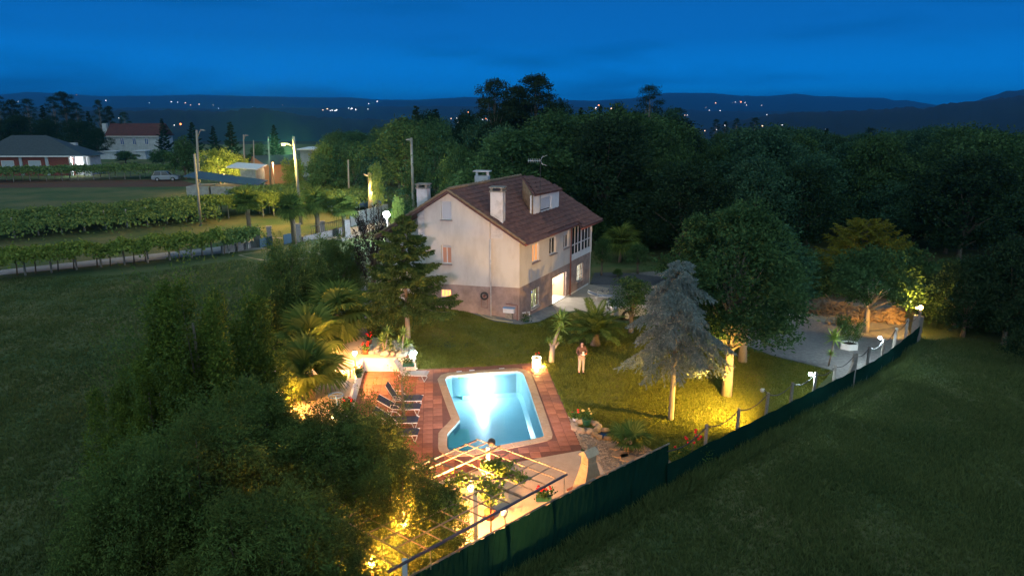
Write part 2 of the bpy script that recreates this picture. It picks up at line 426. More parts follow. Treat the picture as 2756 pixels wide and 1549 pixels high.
def sword(ln, wd=.035, bend=.2):
    V = []; S_ = [0, .35, .7, 1]
    def p(s): return np.array([ln*s, 0, -bend*ln*s*s])
    for a, b in zip(S_, S_[1:]):
        wa, wb = wd*(1-a**2.2)+.002, wd*(1-b**2.2)+.002
        V.append([p(a)+[0, -wa, 0], p(b)+[0, -wb, 0], p(b)+[0, wb, 0], p(a)+[0, wa, 0]])
    return np.array(V)
def rosette(n, ln, wd, seed, lo=-.5, hi=1.45, bend=.2):
    rng = np.random.default_rng(seed); out = []
    for i in range(n):
        e = lo+(hi-lo)*(i/n)**.8+rng.normal()*.08; a = i*2.4+rng.normal()*.15
        M_ = np.array(Matrix.Rotation(a, 3, 'Z') @ Matrix.Rotation(-e, 3, 'Y'))
        out.append((sword(ln*(.75+.35*rng.random()), wd, bend*(1.2-e)).reshape(-1, 3) @ M_.T).reshape(-1, 4, 3))
    return np.concatenate(out)
FAN = [qmesh('frond', fan_leaf(.75, seed=k, fold=.2+.12*k), MLEAF['palm']) for k in range(3)]
PIN = [qmesh('frond', pinnate(1.0, seed=k, arch=.35+.2*k, lf=.2), MLEAF['palm']) for k in range(3)]
def fan_palm(loc, h, r, n, label, name='fan_palm', seed=0, group=None, dead=True, tr=.14):
    o = thing(name, label, 'palm', loc, 0, group); rr = random.Random(seed)
    MB().tube([loc+Vector((0, 0, -.1)), loc+Vector((.03, 0, h*.5)), loc+Vector((0, 0, h))], [tr*1.1, tr, tr*1.2], 10).build('trunk', BARKP, o)
    for i in range(n):
        e = 1.35-2.0*(i/n)**.9+rr.gauss(0, .08); a = i*2.4+rr.gauss(0, .2)
        q = (Matrix.Rotation(a, 3, 'Z') @ Matrix.Rotation(-e, 3, 'Y')).to_euler()
        link('frond', FAN[rr.randrange(3)], o, (0, 0, h), q, r/1.2*(.85+.25*rr.random()))
    return o
# ================================================================== TERRAIN
L1 = [(0, 300), (350, 299), (373, 297), (456, 295), (560, 300), (640, 297), (650, 291), (705, 290), (774, 306), (843, 315), (926, 319), (1037, 324), (1200, 335), (1500, 345), (1800, 352), (1900, 350), (1960, 330), (2042, 316), (2125, 302), (2221, 303), (2324, 297), (2435, 290), (2490, 292), (2545, 280), (2614, 274), (2670, 268), (2756, 257), (3200, 235)]
L2 = [(0, 285), (300, 290), (600, 292), (788, 290), (926, 290), (967, 286), (1092, 287), (1258, 286), (1500, 290), (1750, 288), (1900, 300), (2300, 300), (2560, 285), (2633, 268), (2697, 247), (2756, 240), (3200, 225)]
L3 = [(-300, 262), (0, 256), (83, 247), (166, 252), (276, 259), (414, 258), (539, 255), (690, 259), (774, 261), (871, 263), (948, 262), (1009, 268), (1120, 269), (1258, 261), (1450, 268), (1600, 271), (1697, 265), (1793, 250), (1876, 251), (1918, 251), (1987, 258), (2064, 259), (2139, 252), (2194, 259), (2235, 259), (2300, 263), (2371, 263), (2407, 271), (2435, 269), (2512, 282), (2700, 286), (3200, 280)]
LAY = [(L1, 1200, 400, 5), (L2, 2700, 800, 8), (L3, 5300, 1500, 12)]
from mathutils import noise as mnoise
def azX(x, y): return 1378+F*(x/y)/cP
def terr(x, y):
    X = azX(x, y); r = y
    base = -1.2-78*sst(300, 800, r)+10*mnoise.noise(Vector((x/400, y/400, 3.3)))*sst(300, 700, r)
    z = base
    for tab, D, Wd, am in LAY:
        cz = PD(X, lerpt(tab, X), D).z
        if r < D: k = sst(D-Wd, D, r)
        else: k = 1-.5*sst(D, D+Wd*1.4, r)
        n = am*(mnoise.noise(Vector((x/(D*.05), y/(D*.08), 1.7)))+.5*mnoise.noise(Vector((x/(D*.012), y/(D*.02), 5.1))))
        zz = base+(cz-base)*k+n*k*(.25+.75*(1-abs(2*k-1)))*.6
        z = max(z, zz)
    return z
rs = []; r = 235.0
while r < 9000: rs.append(r); r *= 1.036
cols = [-900+i*9 for i in range(int(4600/9))]
vs = []; fs = []
for r in rs:
    for X in cols:
        tx = (X-1378)/F*cP; x = tx*r
        tree = 0
        if 700 < r < 1900: tree = 3.2*mnoise.noise(Vector((x/9, r/14, 9.)))+2.2*mnoise.noise(Vector((x/4, r/8, 2.)))
        elif r >= 1900: tree = 3.5*mnoise.noise(Vector((x/28, r/40, 9.)))
        vs.append((x, r, terr(x, r)+tree))
nc = len(cols)
for i in range(len(rs)-1):
    for j in range(nc-1): fs.append((i*nc+j, i*nc+j+1, (i+1)*nc+j+1, (i+1)*nc+j))
me = bpy.data.meshes.new('hills'); me.from_pydata(vs, [], fs); me.polygons.foreach_set('use_smooth', [True]*len(fs))
MHILL = mat('wooded_hills', (.002, .008, .008), .95, (.007, .017, .014), .012, 0, detail=12)
me.materials.append(MHILL); hills = bpy.data.objects.new('hills', me); C.objects.link(hills); hills['kind'] = 'structure'

# grass
def grassmat(name, c1, c2, c3, s1=.35, s2=9):
    m = mat(name, c1, .95, c2, s2, .9, 60, spec=.1); t = m.node_tree; b = t.nodes['Principled BSDF']
    co = [n for n in t.nodes if n.type == 'TEX_COORD'][0]
    n2 = N(t, 'ShaderNodeTexNoise'); n2.inputs['Scale'].default_value = s1; n2.inputs['Detail'].default_value = 6; n2.inputs['Roughness'].default_value = .6
    t.links.new(co.outputs['Object'], n2.inputs['Vector'])
    r = N(t, 'ShaderNodeValToRGB'); r.color_ramp.elements[0].position = .40; r.color_ramp.elements[1].position = .62
    t.links.new(n2.outputs['Fac'], r.inputs[0])
    mx = N(t, 'ShaderNodeMix', data_type='RGBA'); t.links.new(r.outputs[0], mx.inputs[0])
    src = b.inputs['Base Color'].links[0].from_socket; t.links.new(src, mx.inputs[6]); mx.inputs[7].default_value = (*c3, 1)
    t.links.new(mx.outputs[2], b.inputs['Base Color']); return m
MFIELD = grassmat('field_grass', (.038, .072, .028), (.078, .114, .044), (.125, .125, .055), .16)
MLAWN = grassmat('lawn_grass', (.080, .095, .020), (.145, .160, .032), (.19, .165, .042), .45, 14)
pool = [P(*q, 0).xy for q in []]
pz = lambda x, y: (1100+x/4.827, 950+y/4.827)
pool_px = [pz(*q) for q in [(470, 345), (500, 308), (560, 292), (760, 277), (1000, 258), (1200, 245), (1400, 236), (1450, 246), (1480, 262), (1500, 290), (1560, 450), (1640, 690), (1715, 925), (1756, 1060), (1750, 1085), (1720, 1100), (1590, 1128), (1400, 1165), (1100, 1222), (900, 1258), (760, 1280), (640, 1284), (560, 1275), (510, 1250), (500, 1215), (499, 1050), (520, 1020), (600, 940), (664, 862), (655, 835), (600, 700), (530, 515)]]
pool = PG(pool_px, 0)
pc = Vector((sum(p.x for p in pool)/len(pool), sum(p.y for p in pool)/len(pool)))
area = sum(pool[i].x*pool[(i+1) % len(pool)].y-pool[(i+1) % len(pool)].x*pool[i].y for i in range(len(pool)))
if area < 0: pool.reverse()
def offset(poly, d):
    n = len(poly); out = []
    for i in range(n):
        a, b, c = Vector(poly[i-1]), Vector(poly[i]), Vector(poly[(i+1) % n])
        e1 = (b-a).normalized(); e2 = (c-b).normalized(); n1 = Vector((e1.y, -e1.x)); n2 = Vector((e2.y, -e2.x))
        m = (n1+n2).normalized(); k = d/max(.45, m.dot(n1)); out.append(b+m*k)
    return out
inner = [(-30, 5), (30, 5), (30, 76), (-30, 76)]
ground = drape('ground', inner, MFIELD, 0, [list(pool)], 1.5)
fields = drape('fields', [(-320, -120), (320, -120), (320, 262), (-320, 262)], MFIELD, 0, [inner], 0)

# ------------------------------------------------------------------ ground sheets
fence_px = [(1010, 1772), (1455, 1503), (1634, 1401), (1790, 1318), (1845, 1285), (1980, 1215), (2100, 1150), (2193, 1100), (2345, 1022), (2400, 979), (2475, 915)]
fence = PG(fence_px, 0)
deck_px = [(966, 1003), (1125, 994), (1300, 986), (1440, 976), (1466, 983), (1482, 1010), (1530, 1120), (1566, 1205), (1562, 1212), (1450, 1232), (1300, 1262), (1190, 1292), (1120, 1330), (1000, 1380), (860, 1420), (880, 1300), (921, 1156)]
deck = PG(deck_px, 0)
lawn = [P(*q, 0).xy for q in [(1440, 976), (1300, 986), (1125, 994), (1120, 965), (1000, 925)]]+[P(*q).xy for q in [(985, 880), (1010, 835), (1170, 808), (1250, 838), (1330, 866), (1400, 876), (1450, 868), (1500, 848), (1560, 838), (1640, 862), (1750, 880), (1900, 905), (2080, 960), (2240, 1000)]]+[P(*q, 0).xy for q in [(2140, 1105), (1980, 1200), (1845, 1272), (1800, 1240), (1700, 1178), (1640, 1160), (1560, 1150), (1530, 1120), (1482, 1010), (1466, 983)]]
drape('lawn', lawn, MLAWN, .012, None, 1.5)
MCON = mat('terrace_concrete', (.44, .34, .24), .85, (.50, .39, .28), 3, .25, 60)
terr_px = [(1562, 1212), (1585, 1222), (1612, 1246), (1640, 1290), (1680, 1372), (1455, 1497), (1010, 1764), (820, 1880), (800, 1600), (860, 1420), (1000, 1380), (1120, 1330), (1190, 1292), (1300, 1262), (1450, 1232)]
drape('terrace', PG(terr_px, 0), MCON, .012, None, 0)
MGRAVB = mat('gravel_bed', (.18, .14, .10), .95, (.34, .27, .20), 30, .8, 70)
gb_px = [(1530, 1122), (1560, 1150), (1640, 1158), (1700, 1176), (1800, 1238), (1845, 1274), (1790, 1312), (1680, 1372), (1640, 1290), (1612, 1246), (1585, 1222), (1566, 1205)]
gravel = drape('gravel_bed', PG(gb_px, 0), MGRAVB, .02, None, 0)
MPATH = mat('old_concrete', (.17, .17, .17), .9, (.26, .25, .24), 2.2, .4, 50)
drape('house_path', PG([(1150, 770), (1225, 812), (1330, 835), (1401, 850), (1487, 822), (1500, 842), (1450, 866), (1400, 874), (1330, 864), (1250, 836), (1165, 806)]), MPATH, .022, None, 1.5)
MPATIO = mat('patio_slab', (.34, .28, .22), .85, (.42, .35, .27), 2.0, .3, 50)
drape('patio', PG([(1487, 822), (1523, 800), (1585, 765), (1640, 776), (1632, 852), (1560, 834), (1500, 842)]), MPATIO, .03, None, 1.5)
MDRIVE = mat('gravel_drive', (.14, .135, .13), .95, (.22, .21, .20), 5, .8, 60)
drape('driveway', PG([(1583, 768), (1700, 735), (1900, 720), (2480, 820), (2476, 905), (2400, 966), (2260, 1040), (2240, 996), (2080, 957), (1900, 902), (1760, 874)]), MDRIVE, .022, None, 1.5)
drape('asphalt_lane', PG([(1588, 764), (1600, 735), (1660, 733), (1800, 748), (2000, 790), (1900, 800), (1700, 772)]), mat('asphalt', (.05, .055, .065), .9, (.07, .075, .085), 6, .5, 80), .045, None, 1.5)
MROAD = mat('road', (.23, .22, .215), .9, (.30, .29, .28), 1.5, .3, 30)
drape('road', PG([(-60, 733), (588, 664), (700, 640), (780, 640), (900, 628), (1040, 580), (1050, 604), (930, 652), (860, 682), (720, 676), (588, 684), (-60, 746)], 0), MROAD, .008, None, 0)
MSAND = mat('packed_sand', (.24, .20, .14), .95, (.34, .29, .2), 1.5, .4, 30)
drape('track', PG([(640, 692), (730, 682), (840, 690), (880, 700), (800, 716), (700, 712)], 0), MSAND, .014, None, 0)
drape('ploughed_soil', PG([(-60, 500), (0, 486), (480, 483), (530, 496), (520, 502), (0, 506)], 0), mat('red_soil', (.11, .04, .02), .95, (.07, .045, .025), .5, .4, 10), .01, None, 0)
drape('yard_path', PG([(905, 780), (985, 770), (1010, 835), (985, 880), (1000, 925), (930, 935), (915, 860)]), MPATH, .02, None, 1.5)

# grass as real blades where the lamps light it
rng = np.random.default_rng(3)
def tufts(poly, n, name, m, ln=.07, wd=.018, z0=.012, avoid=()):
    xs = [p[0] for p in poly]; ys = [p[1] for p in poly]; out = []
    while len(out) < n:
        for _ in range(4000):
            p = (rng.uniform(min(xs), max(xs)), rng.uniform(min(ys), max(ys)))
            # thin with distance
            if rng.random() < (26/max(26, p[1]))**1.5 and (rng.random() < .62 or mnoise.noise(Vector((p[0]/1.1, p[1]/1.7, ln*40)))+.6*mnoise.noise(Vector((p[0]/4.5, p[1]/5, 3))) > -.02) and inside(p, poly): out.append(p)
    out = np.array(out[:n]); z = np.array([gz(*p) for p in out])+z0
    k = 3; b = np.repeat(np.column_stack([out, z]), k, 0)+rng.normal(size=(n*k, 3))*np.array([.03, .03, 0])
    a = rng.random(n*k)*2*pi; lean = rng.normal(size=(n*k, 2))*.5
    hn = np.repeat(np.array([max(.6, 1+.7*mnoise.noise(Vector((p[0]/2.2, p[1]/2.6, 8.)))) for p in out]), k); l = ln*(.5+rng.random(n*k))*hn; d = np.column_stack([np.cos(a), np.sin(a), a*0])*wd
    tip = b+np.column_stack([lean[:, 0]*l, lean[:, 1]*l, l])
    o = qobj(name, np.stack([b-d, b+d, tip], 1), m, None, 3); o['kind'] = 'stuff'; return o
MBLADE = leafmat('grass_blades', (.08, .10, .018), (.20, .205, .038), tr=.3, sc=.8)
tufts(lawn, 70000, 'lawn_grass', MBLADE)
MBLF = leafmat('field_grass_blades', (.042, .082, .030), (.13, .16, .055), tr=.25, sc=.25)
fr = PG([(1300, 1800), (1700, 2100), (2500, 2000), (2900, 1700), (2900, 960), (2560, 905), (2478, 922), (2400, 984), (2345, 1028), (2100, 1156), (1845, 1291), (1634, 1407), (1455, 1509), (1100, 1730)], 0)
tufts(fr, 90000, 'field_grass', MBLF, .13, .016, 0)
fl = PG([(-400, 2100), (-400, 760), (330, 740), (640, 705), (900, 760), (820, 900), (600, 1100), (500, 2100)], 0)
tufts(fl, 80000, 'meadow_grass', MBLF, .12, .02, 0)
wd_ = []
for (a, b) in zip(fence, fence[1:]):
    a, b = Vector(a), Vector(b); nn = Vector(((b-a).y, -(b-a).x)).normalized()
    wd_ += [a+nn*.1, b+nn*.1, b+nn*.75, a+nn*.75]
for k in range(0, len(wd_), 4):
    ln_ = (wd_[k+1]-wd_[k]).length; tufts([tuple(q) for q in wd_[k:k+4]], int(260*ln_), 'fence_weeds', MBLF, .30, .018, 0)
# gravel stones
rr = random.Random(4); st = MB(); gbp = PG(gb_px, 0)
bm = bmesh.new(); bmesh.ops.create_icosphere(bm, subdivisions=1, radius=1); ib = np.array([v.co[:] for v in bm.verts]); bm.verts.index_update(); ifc = [tuple(v.index for v in f.verts) for f in bm.faces]; bm.free()
xs = [p.x for p in gbp]; ys = [p.y for p in gbp]; c = 0; OV = []
while c < 2600:
    p = (rr.uniform(min(xs), max(xs)), rr.uniform(min(ys), max(ys)))
    if inside(p, gbp):
        s = rr.uniform(.025, .06); st.add([(p[0]+v[0]*s, p[1]+v[1]*s*.8, .03+v[2]*s*.5) for v in ib*(.8+.4*rng.random((12, 1)))], ifc); c += 1
g = st.build('gravel', mat('pebbles', (.16, .12, .08), .85, (.42, .33, .24), 9)); g['kind'] = 'stuff'

# ------------------------------------------------------------------ pool
MCOP = mat('coping_stone', (.33, .21, .115), .8, (.40, .27, .16), 4, .3, 60)
MSHELL = mat('pool_liner', (.40, .75, .86), .35, (.44, .79, .90), 1.5)
pt = thing('swimming_pool', 'lit turquoise swimming pool with a notched corner and tan stone rim', 'pool', (pc.x, pc.y, 0))
n = len(pool); sh = MB(); ring = [(.0, .0), (-.0, -.28), (-.06, -1.15), (-.25, -1.32)]
loops = [[(p.x, p.y, z) for p in offset(pool, d)] for d, z in ring]
vs = [v for l in loops for v in l]
fs = [(i*n+k, i*n+(k+1) % n, (i+1)*n+(k+1) % n, (i+1)*n+k) for i in range(3) for k in range(n)]
base = 3*n
tri = tessellate_polygon([[Vector((*v[:2], 0)) for v in loops[3]]]); fs += [tuple(base+i for i in t) for t in tri]
sh.add(vs, fs, False); shell = sh.build('basin', MSHELL, pt)
# submerged bench and steps
MSTEP = mat('pool_steps', (.36, .84, .82), .35)
def P0(x, y, z): return P(*pz(x, y), z)
sb = MB()
sb.prism([P0(*q, -.75).xy for q in [(560, 1020), (640, 975), (775, 985), (800, 1120), (815, 1235), (520, 1240), (515, 1050)]], -1.3, -.75); o = sb.build('step', MSTEP, pt)
sb = MB(); sb.prism([P0(*q, -.4).xy for q in [(520, 1040), (590, 985), (680, 985), (720, 1240), (520, 1235)]], -.745, -.4); sb.build('step', MSTEP, pt)
sb = MB(); sb.prism([P0(*q, -.2).xy for q in [(512, 1050), (580, 1000), (600, 1240), (515, 1225)]], -.395, -.2); sb.build('step', MSTEP, pt)
for q in ([(485, 375), (860, 350), (820, 470), (760, 530), (700, 560), (560, 545)], [(1090, 325), (1478, 322), (1497, 400), (1480, 460), (1400, 495), (1220, 500), (1150, 440)]):
    sb = MB(); sb.prism([P0(*k, -1.08).xy for k in q], -1.3, -1.08); sb.build('bench', MSTEP, pt)
for (a, b) in (((640, 305), (720, 330)), ((1185, 262), (1275, 290))):
    p0 = P0(*a, -.1); p1 = P0(b[0], a[1]-5, -.1)
    MB().box((p0+p1)/2+Vector((0, -.03, 0)), ((p1-p0).length, .05, .22), math.atan2((p1-p0).y, (p1-p0).x)).build('skimmer', mat('skimmer', (.45, .72, .45), .5), pt)
# water
wm = bpy.data.materials.new('pool_water'); wm.use_nodes = True; t = wm.node_tree; t.nodes.clear()
o = N(t, 'ShaderNodeOutputMaterial'); tr = N(t, 'ShaderNodeBsdfTransparent'); tr.inputs[0].default_value = (.80, .97, 1, 1)
gl = N(t, 'ShaderNodeBsdfGlossy'); gl.inputs['Roughness'].default_value = .04; fr_ = N(t, 'ShaderNodeFresnel'); fr_.inputs[0].default_value = 1.33
nzz = N(t, 'ShaderNodeTexNoise'); nzz.inputs['Scale'].default_value = 3; nzz.inputs['Detail'].default_value = 3; bpn = N(t, 'ShaderNodeBump'); bpn.inputs['Strength'].default_value = .3; bpn.inputs['Distance'].default_value = .05
t.links.new(nzz.outputs[0], bpn.inputs['Height']); t.links.new(bpn.outputs[0], gl.inputs['Normal']); t.links.new(bpn.outputs[0], fr_.inputs['Normal'])
ms = N(t, 'ShaderNodeMixShader'); t.links.new(fr_.outputs[0], ms.inputs[0]); t.links.new(tr.outputs[0], ms.inputs[1]); t.links.new(gl.outputs[0], ms.inputs[2]); t.links.new(ms.outputs[0], o.inputs[0])
wb = MB(); tri = tessellate_polygon([[Vector((*p, 0)) for p in pool]])
wl = offset(pool, -.004); wb.add([(p.x, p.y, -.11) for p in wl], [tuple(k) for k in tri]); wobj = wb.build('water', wm, pt)
if wobj.data.polygons[0].normal.z < 0: wobj.data.flip_normals()
# coping stones
outer = offset(pool, .36)
def resample(loop, m):
    L = [0]; n = len(loop)
    for i in range(n): L.append(L[-1]+(Vector(loop[(i+1) % n])-Vector(loop[i])).length)
    return L
L = resample(pool, 0); tot = L[-1]; NS = 30
def along(loop, s):
    s %= tot
    for i in range(len(loop)):
        if s <= L[i+1]+1e-9:
            t = (s-L[i])/max(1e-9, L[i+1]-L[i]); return Vector(loop[i]).lerp(Vector(loop[(i+1) % len(loop)]), t)
    return Vector(loop[0])
for k in range(NS):
    s0 = tot*k/NS+.006; s1 = tot*(k+1)/NS-.006
    ss = [s0]+[x for x in L if s0 < x < s1]+[s1]
    a = [along(pool, s) for s in ss]; b = [along(outer, s) for s in ss]
    MB().prism([tuple(p) for p in a+b[::-1]], .005, .045).build('coping_stone', MCOP, pt)
# lamp in the far wall
lp = P0(965, 400, -.62); fw = P0(965, 262, 0)
mb = MB(); mb.lathe((0, 0, 0), [(.001, .03), (.13, .03), (.15, 0), (.15, -.03)], 16); ul = mb.build('underwater_lamp', emat('pool_lamp_lens', (.85, .95, 1), 60), pt, True)
wallp = P0(965, 262, 0); wallp.y -= .07; ul.location = Vector((wallp.x, wallp.y-.14, -.6))-pt.location; ul.rotation_euler = (pi/2, 0, 0)
lq = Vector((wallp.x, wallp.y-.32, -.6))
POOLP = light('POINT', 'underwater_light', lq, 210, (.82, .93, 1.0), pt, .12)
POOLS = light('SPOT', 'underwater_beam', lq+Vector((0, -.03, 0)), 170, (.85, .95, 1), pt, .12, lq+Vector((.12, -4, -.75)), 125, 1)

# ------------------------------------------------------------------ stamped deck
MDECK = mat('stamped_deck', (.28, .095, .05), .75, (.37, .145, .08), 2.5, .3, 40)
_t = MDECK.node_tree; _b = _t.nodes['Principled BSDF']; _oi = N(_t, 'ShaderNodeObjectInfo'); _h = N(_t, 'ShaderNodeHueSaturation'); _mr = N(_t, 'ShaderNodeMapRange'); _mr.inputs[3].default_value = .72; _mr.inputs[4].default_value = 1.25
_s = _b.inputs['Base Color'].links[0].from_socket; _t.links.new(_oi.outputs['Random'], _mr.inputs[0]); _t.links.new(_mr.outputs[0], _h.inputs['Value']); _t.links.new(_s, _h.inputs['Color']); _t.links.new(_h.outputs[0], _b.inputs['Base Color'])
MGROUT = mat('deck_joint', (.15, .06, .04), .9, (.19, .08, .05), 3)
cop = offset(pool, .37)
dk = drape('pool_deck', deck, MGROUT, .010, [list(offset(pool, .1))], 0)
ax = (P(1400, 985, 0)-P(1130, 996, 0)).xy.normalized(); ay = Vector((-ax.y, ax.x)); o0 = P(966, 1003, 0).xy
tw, th = .42, .42; tmes = {}; bb = MB().box((0, 0, 0), (tw-.02, th-.02, .012)); cnt = 0
tme = None; tiles = []
for i in range(-6, 40):
    for j in range(-38, 6):
        c0 = o0+ax*((i+.5)*tw)+ay*((j+.5)*th)
        cs = [c0+ax*(sx*tw/2)+ay*(sy*th/2) for sx in (-1, 1) for sy in (-1, 1)]
        if all(inside(q, deck) for q in cs) and not any(inside(q, cop) for q in cs) and not inside(c0, cop): tiles.append(c0)
tiles.sort(key=lambda p: p.y); 
for c0 in tiles:
    if tme is None:
        q = bb.build('tile', MDECK, dk, True); tme = q.data
    else: q = bpy.data.objects.new('tile', tme); C.objects.link(q); q.parent = dk
    q.location = (c0.x, c0.y, .017); q.rotation_euler.z = math.atan2(ax.y, ax.x)
    cnt += 1
    if cnt >= 300: break
rest = tiles[300:]
if rest:
    m2 = MB()
    for c0 in rest: m2.box((c0.x, c0.y, .017), (tw-.02, th-.02, .012), math.atan2(ax.y, ax.x))
    q = m2.build('tiles', MDECK, dk); q['kind'] = 'stuff'
for (x, y) in ((657, 246), (823, 230), (1212, 208)):
    p = P0(x, y, .03); MB().box(p, (.27, .27, .02), .15).build('drain_cover', mat('white_plastic', (.75, .75, .75), .5), dk)
print('tiles', len(tiles))
# ================================================================== MAIN HOUSE
MCREAM = mat('cream_render', (.60, .55, .49), .9, (.42, .37, .31), 1.3, .3, 60, lo=.42, hi=.85, stretch=(1, 1, .35))
MMAUVE = mat('mauve_render', (.38, .275, .235), .9, (.24, .175, .145), 1.6, .35, 50)
MWHITE = mat('white_paint', (.72, .72, .70), .6, (.64, .63, .61), 3)
MGREYR = mat('weathered_render', (.58, .56, .55), .9, (.30, .29, .28), 2.2, .4, 30, lo=.45, hi=.8)
MTILE = mat('clay_roof_tiles', (.070, .036, .038), .85, (.185, .095, .080), 3.2, .4, 30, lo=.3, hi=.72, detail=9)
MTILE2 = mat('mossy_roof_tiles', (.15, .10, .06), .9, (.24, .17, .11), 5, .4, 30)
MGLASS = mat('dark_glass', (.02, .025, .03), .08, spec=.8)
MDARKM = mat('dark_metal', (.05, .045, .045), .5, metal=.3)
MRUST = mat('red_gutter', (.22, .07, .045), .6)
MSHUT = mat('roller_shutter', (.50, .52, .55), .6)
MSILL = mat('stone_sill', (.30, .24, .22), .8)
A0 = Vector((.47, 41.63, 0)); Rd = Vector((.465, .8853, 0)).normalized(); Wd = Vector((-.968, .25, 0)).normalized()
nR = Vector((Rd.y, -Rd.x, 0)); nG = Vector((-Wd.y, Wd.x, 0))
if nG.y > 0: nG = -nG
ht = thing('house', 'cream two storey house with dark tiled gable roof, dormer and lit garage door', 'house', (A0+Rd*5+Wd*4).xy.to_3d())
def sz(px, py, o, d, n):
    q = RP(px, py, o, n)-o; return q.dot(d)/d.dot(d), q.z+o.z
def rect(pts, o, d, n):
    q = [sz(x, y, o, d, n) for x, y in pts]   # TL TR BL BR
    return ((q[0][0]+q[2][0])/2, (q[1][0]+q[3][0])/2, (q[2][1]+q[3][1])/2, (q[0][1]+q[1][1])/2)
def wall(name, o, d, n, outer, holes, th, m, parent):
    loops = [outer]+[[(a, c), (b, c), (b, e), (a, e)] for a, b, c, e in holes]
    tri = tessellate_polygon([[Vector((p[0], p[1], 0)) for p in l] for l in loops]); flat = [p for l in loops for p in l]; k = len(flat)
    f = lambda p, off: Vector((o.x, o.y, 0))+d*p[0]+Vector((0, 0, p[1]))-n*off
    mb = MB(); fs = [t for t in tri]+[tuple(i+k for i in t[::-1]) for t in tri]; b = 0
    for l in loops:
        for i in range(len(l)): j = (i+1) % len(l); fs.append((b+i, b+j, b+j+k, b+i+k))
        b += len(l)
    return mb.add([f(p, 0) for p in flat]+[f(p, th) for p in flat], fs).build(name, m, parent)
def window(o, d, n, s0, s1, z0, z1, parent, glass, cols=2, inset=.12, sill=True, rowz=(), fr=.055, bars=False, shutter=0, fm=None, open_=False):
    o = Vector((o.x, o.y, 0)); q = lambda s, z, off: o+d*s+Vector((0, 0, z))-n*off
    mb = MB(); g = .002
    a, b, c, e = s0+g, s1-g, z0+g, z1-g
    mb.bar(q(a, c+fr/2, inset), q(b, c+fr/2, inset), fr, fr); mb.bar(q(a, e-fr/2, inset), q(b, e-fr/2, inset), fr, fr)
    for k in range(cols+1):
        s = a+fr/2+(b-a-fr)*k/cols; mb.bar(q(s, c+fr, inset), q(s, e-fr, inset), fr, fr, d)
    for z in rowz: mb.bar(q(a+fr, z, inset), q(b-fr, z, inset), fr*.9, fr*.9)
    w_ = mb.build('window', fm or MWHITE, parent)
    zs = [c+fr]+list(rowz)+[e-fr]
    for k in range(cols):
        for z_a, z_b in zip(zs, zs[1:]):
            sa = a+fr/2+(b-a-fr)*k/cols+fr/2; sb_ = a+fr/2+(b-a-fr)*(k+1)/cols-fr/2
            if not open_: MB().slab([q(sa, z_a, inset+.005), q(sb_, z_a, inset+.005), q(sb_, z_b, inset+.005), q(sa, z_b, inset+.005)], .012, n).build('pane', glass, w_)
    if sill: MB().bar(q(s0-.06, z0-.03, -.03), q(s1+.06, z0-.03, -.03), .2, .055, (0, 0, 1)).build('sill', MSILL, w_)
    if shutter: 
        for k in range(int((e-c)*shutter/.09)): MB().bar(q(a+fr, e-.05-k*.09, inset-.035), q(b-fr, e-.05-k*.09, inset-.035), .02, .08).build('slat', MSHUT, w_)
    if bars:
        bb = MB()
        for k in range(1, 5): bb.bar(q(s0+(s1-s0)*k/5, z0+.003, .03), q(s0+(s1-s0)*k/5, z1-.003, .03), .018)
        for z in (z0+(z1-z0)*.33, z0+(z1-z0)*.66): bb.bar(q(s0+.003, z, .05), q(s1-.003, z, .05), .018)
        bb.build('window_bars', MDARKM, w_)
    return w_
sE = sz(1589, 700, A0, Rd, nR)[0]; ZL = 2.1; ZB = -.7; ZE = 4.95
rw = lambda *p: rect(p, A0, Rd, nR)
W1 = rw((1432, 658.6), (1451, 652), (1432, 709), (1451.5, 699)); W2 = rw((1478.7, 641.5), (1496.7, 635.8), (1478.4, 688), (1496.3, 678.4)); W3 = rw((1517, 625.5), (1531, 620), (1517, 670), (1531, 663))
WL = rw((1430, 780), (1453, 770), (1429, 833.7), (1453, 819)); DR = rw((1486.8, 748), (1523.3, 731), (1486.5, 829), (1523.3, 806)); WF = rw((1553, 714), (1569, 707), (1552, 759), (1569.4, 748))
GA = rw((1539, 628), (1589, 612), (1538.5, 700.8), (1588.5, 678.4))
print('sE', sE, W1, W2, W3, WL, DR, WF, GA)
def fix(r, lo, hi): return (r[0], r[1], max(lo, r[2]), min(hi, r[3]))
DR = (DR[0], DR[1], DR[2], min(DR[3], ZL-.12)); WL = fix(WL, ZB, ZL-.2); WF = fix(WF, ZB, 1.7)
sG = GA[0]+.02; gz0, gz1 = GA[2], 4.7
wall('plinth', A0, Rd, nR, [(0, ZB), (sE, ZB), (sE, gz0-.02), (sG, gz0-.02), (sG, ZL), (0, ZL)], [WL, (DR[0], DR[1], ZB+.01, DR[3]), WF], .28, MMAUVE, ht)
wall('wall', A0, Rd, nR, [(0, ZL), (sG, ZL), (sG, ZE+.1), (0, ZE+.1)], [W1, W2, W3], .28, MCREAM, ht)
MGLOW = emat('lit_curtain', (1.0, .42, .16), .95); MGLOWB = emat('lit_window_glow', (1.0, .36, .10), 3.0)
window(A0, Rd, nR, *W1, ht, MGLOW); window(A0, Rd, nR, *W2, ht, MGLASS, shutter=.0); window(A0, Rd, nR, *W3, ht, MGLASS, shutter=.25)
MCLEAR = bpy.data.materials.new('clear_glass'); MCLEAR.use_nodes = True; t = MCLEAR.node_tree; t.nodes.clear()
o_ = N(t, 'ShaderNodeOutputMaterial'); a_ = N(t, 'ShaderNodeBsdfTransparent'); b_ = N(t, 'ShaderNodeBsdfGlossy'); b_.inputs['Roughness'].default_value = .05; m_ = N(t, 'ShaderNodeMixShader'); m_.inputs[0].default_value = .08
a_.inputs[0].default_value = (.9, .92, .88, 1)
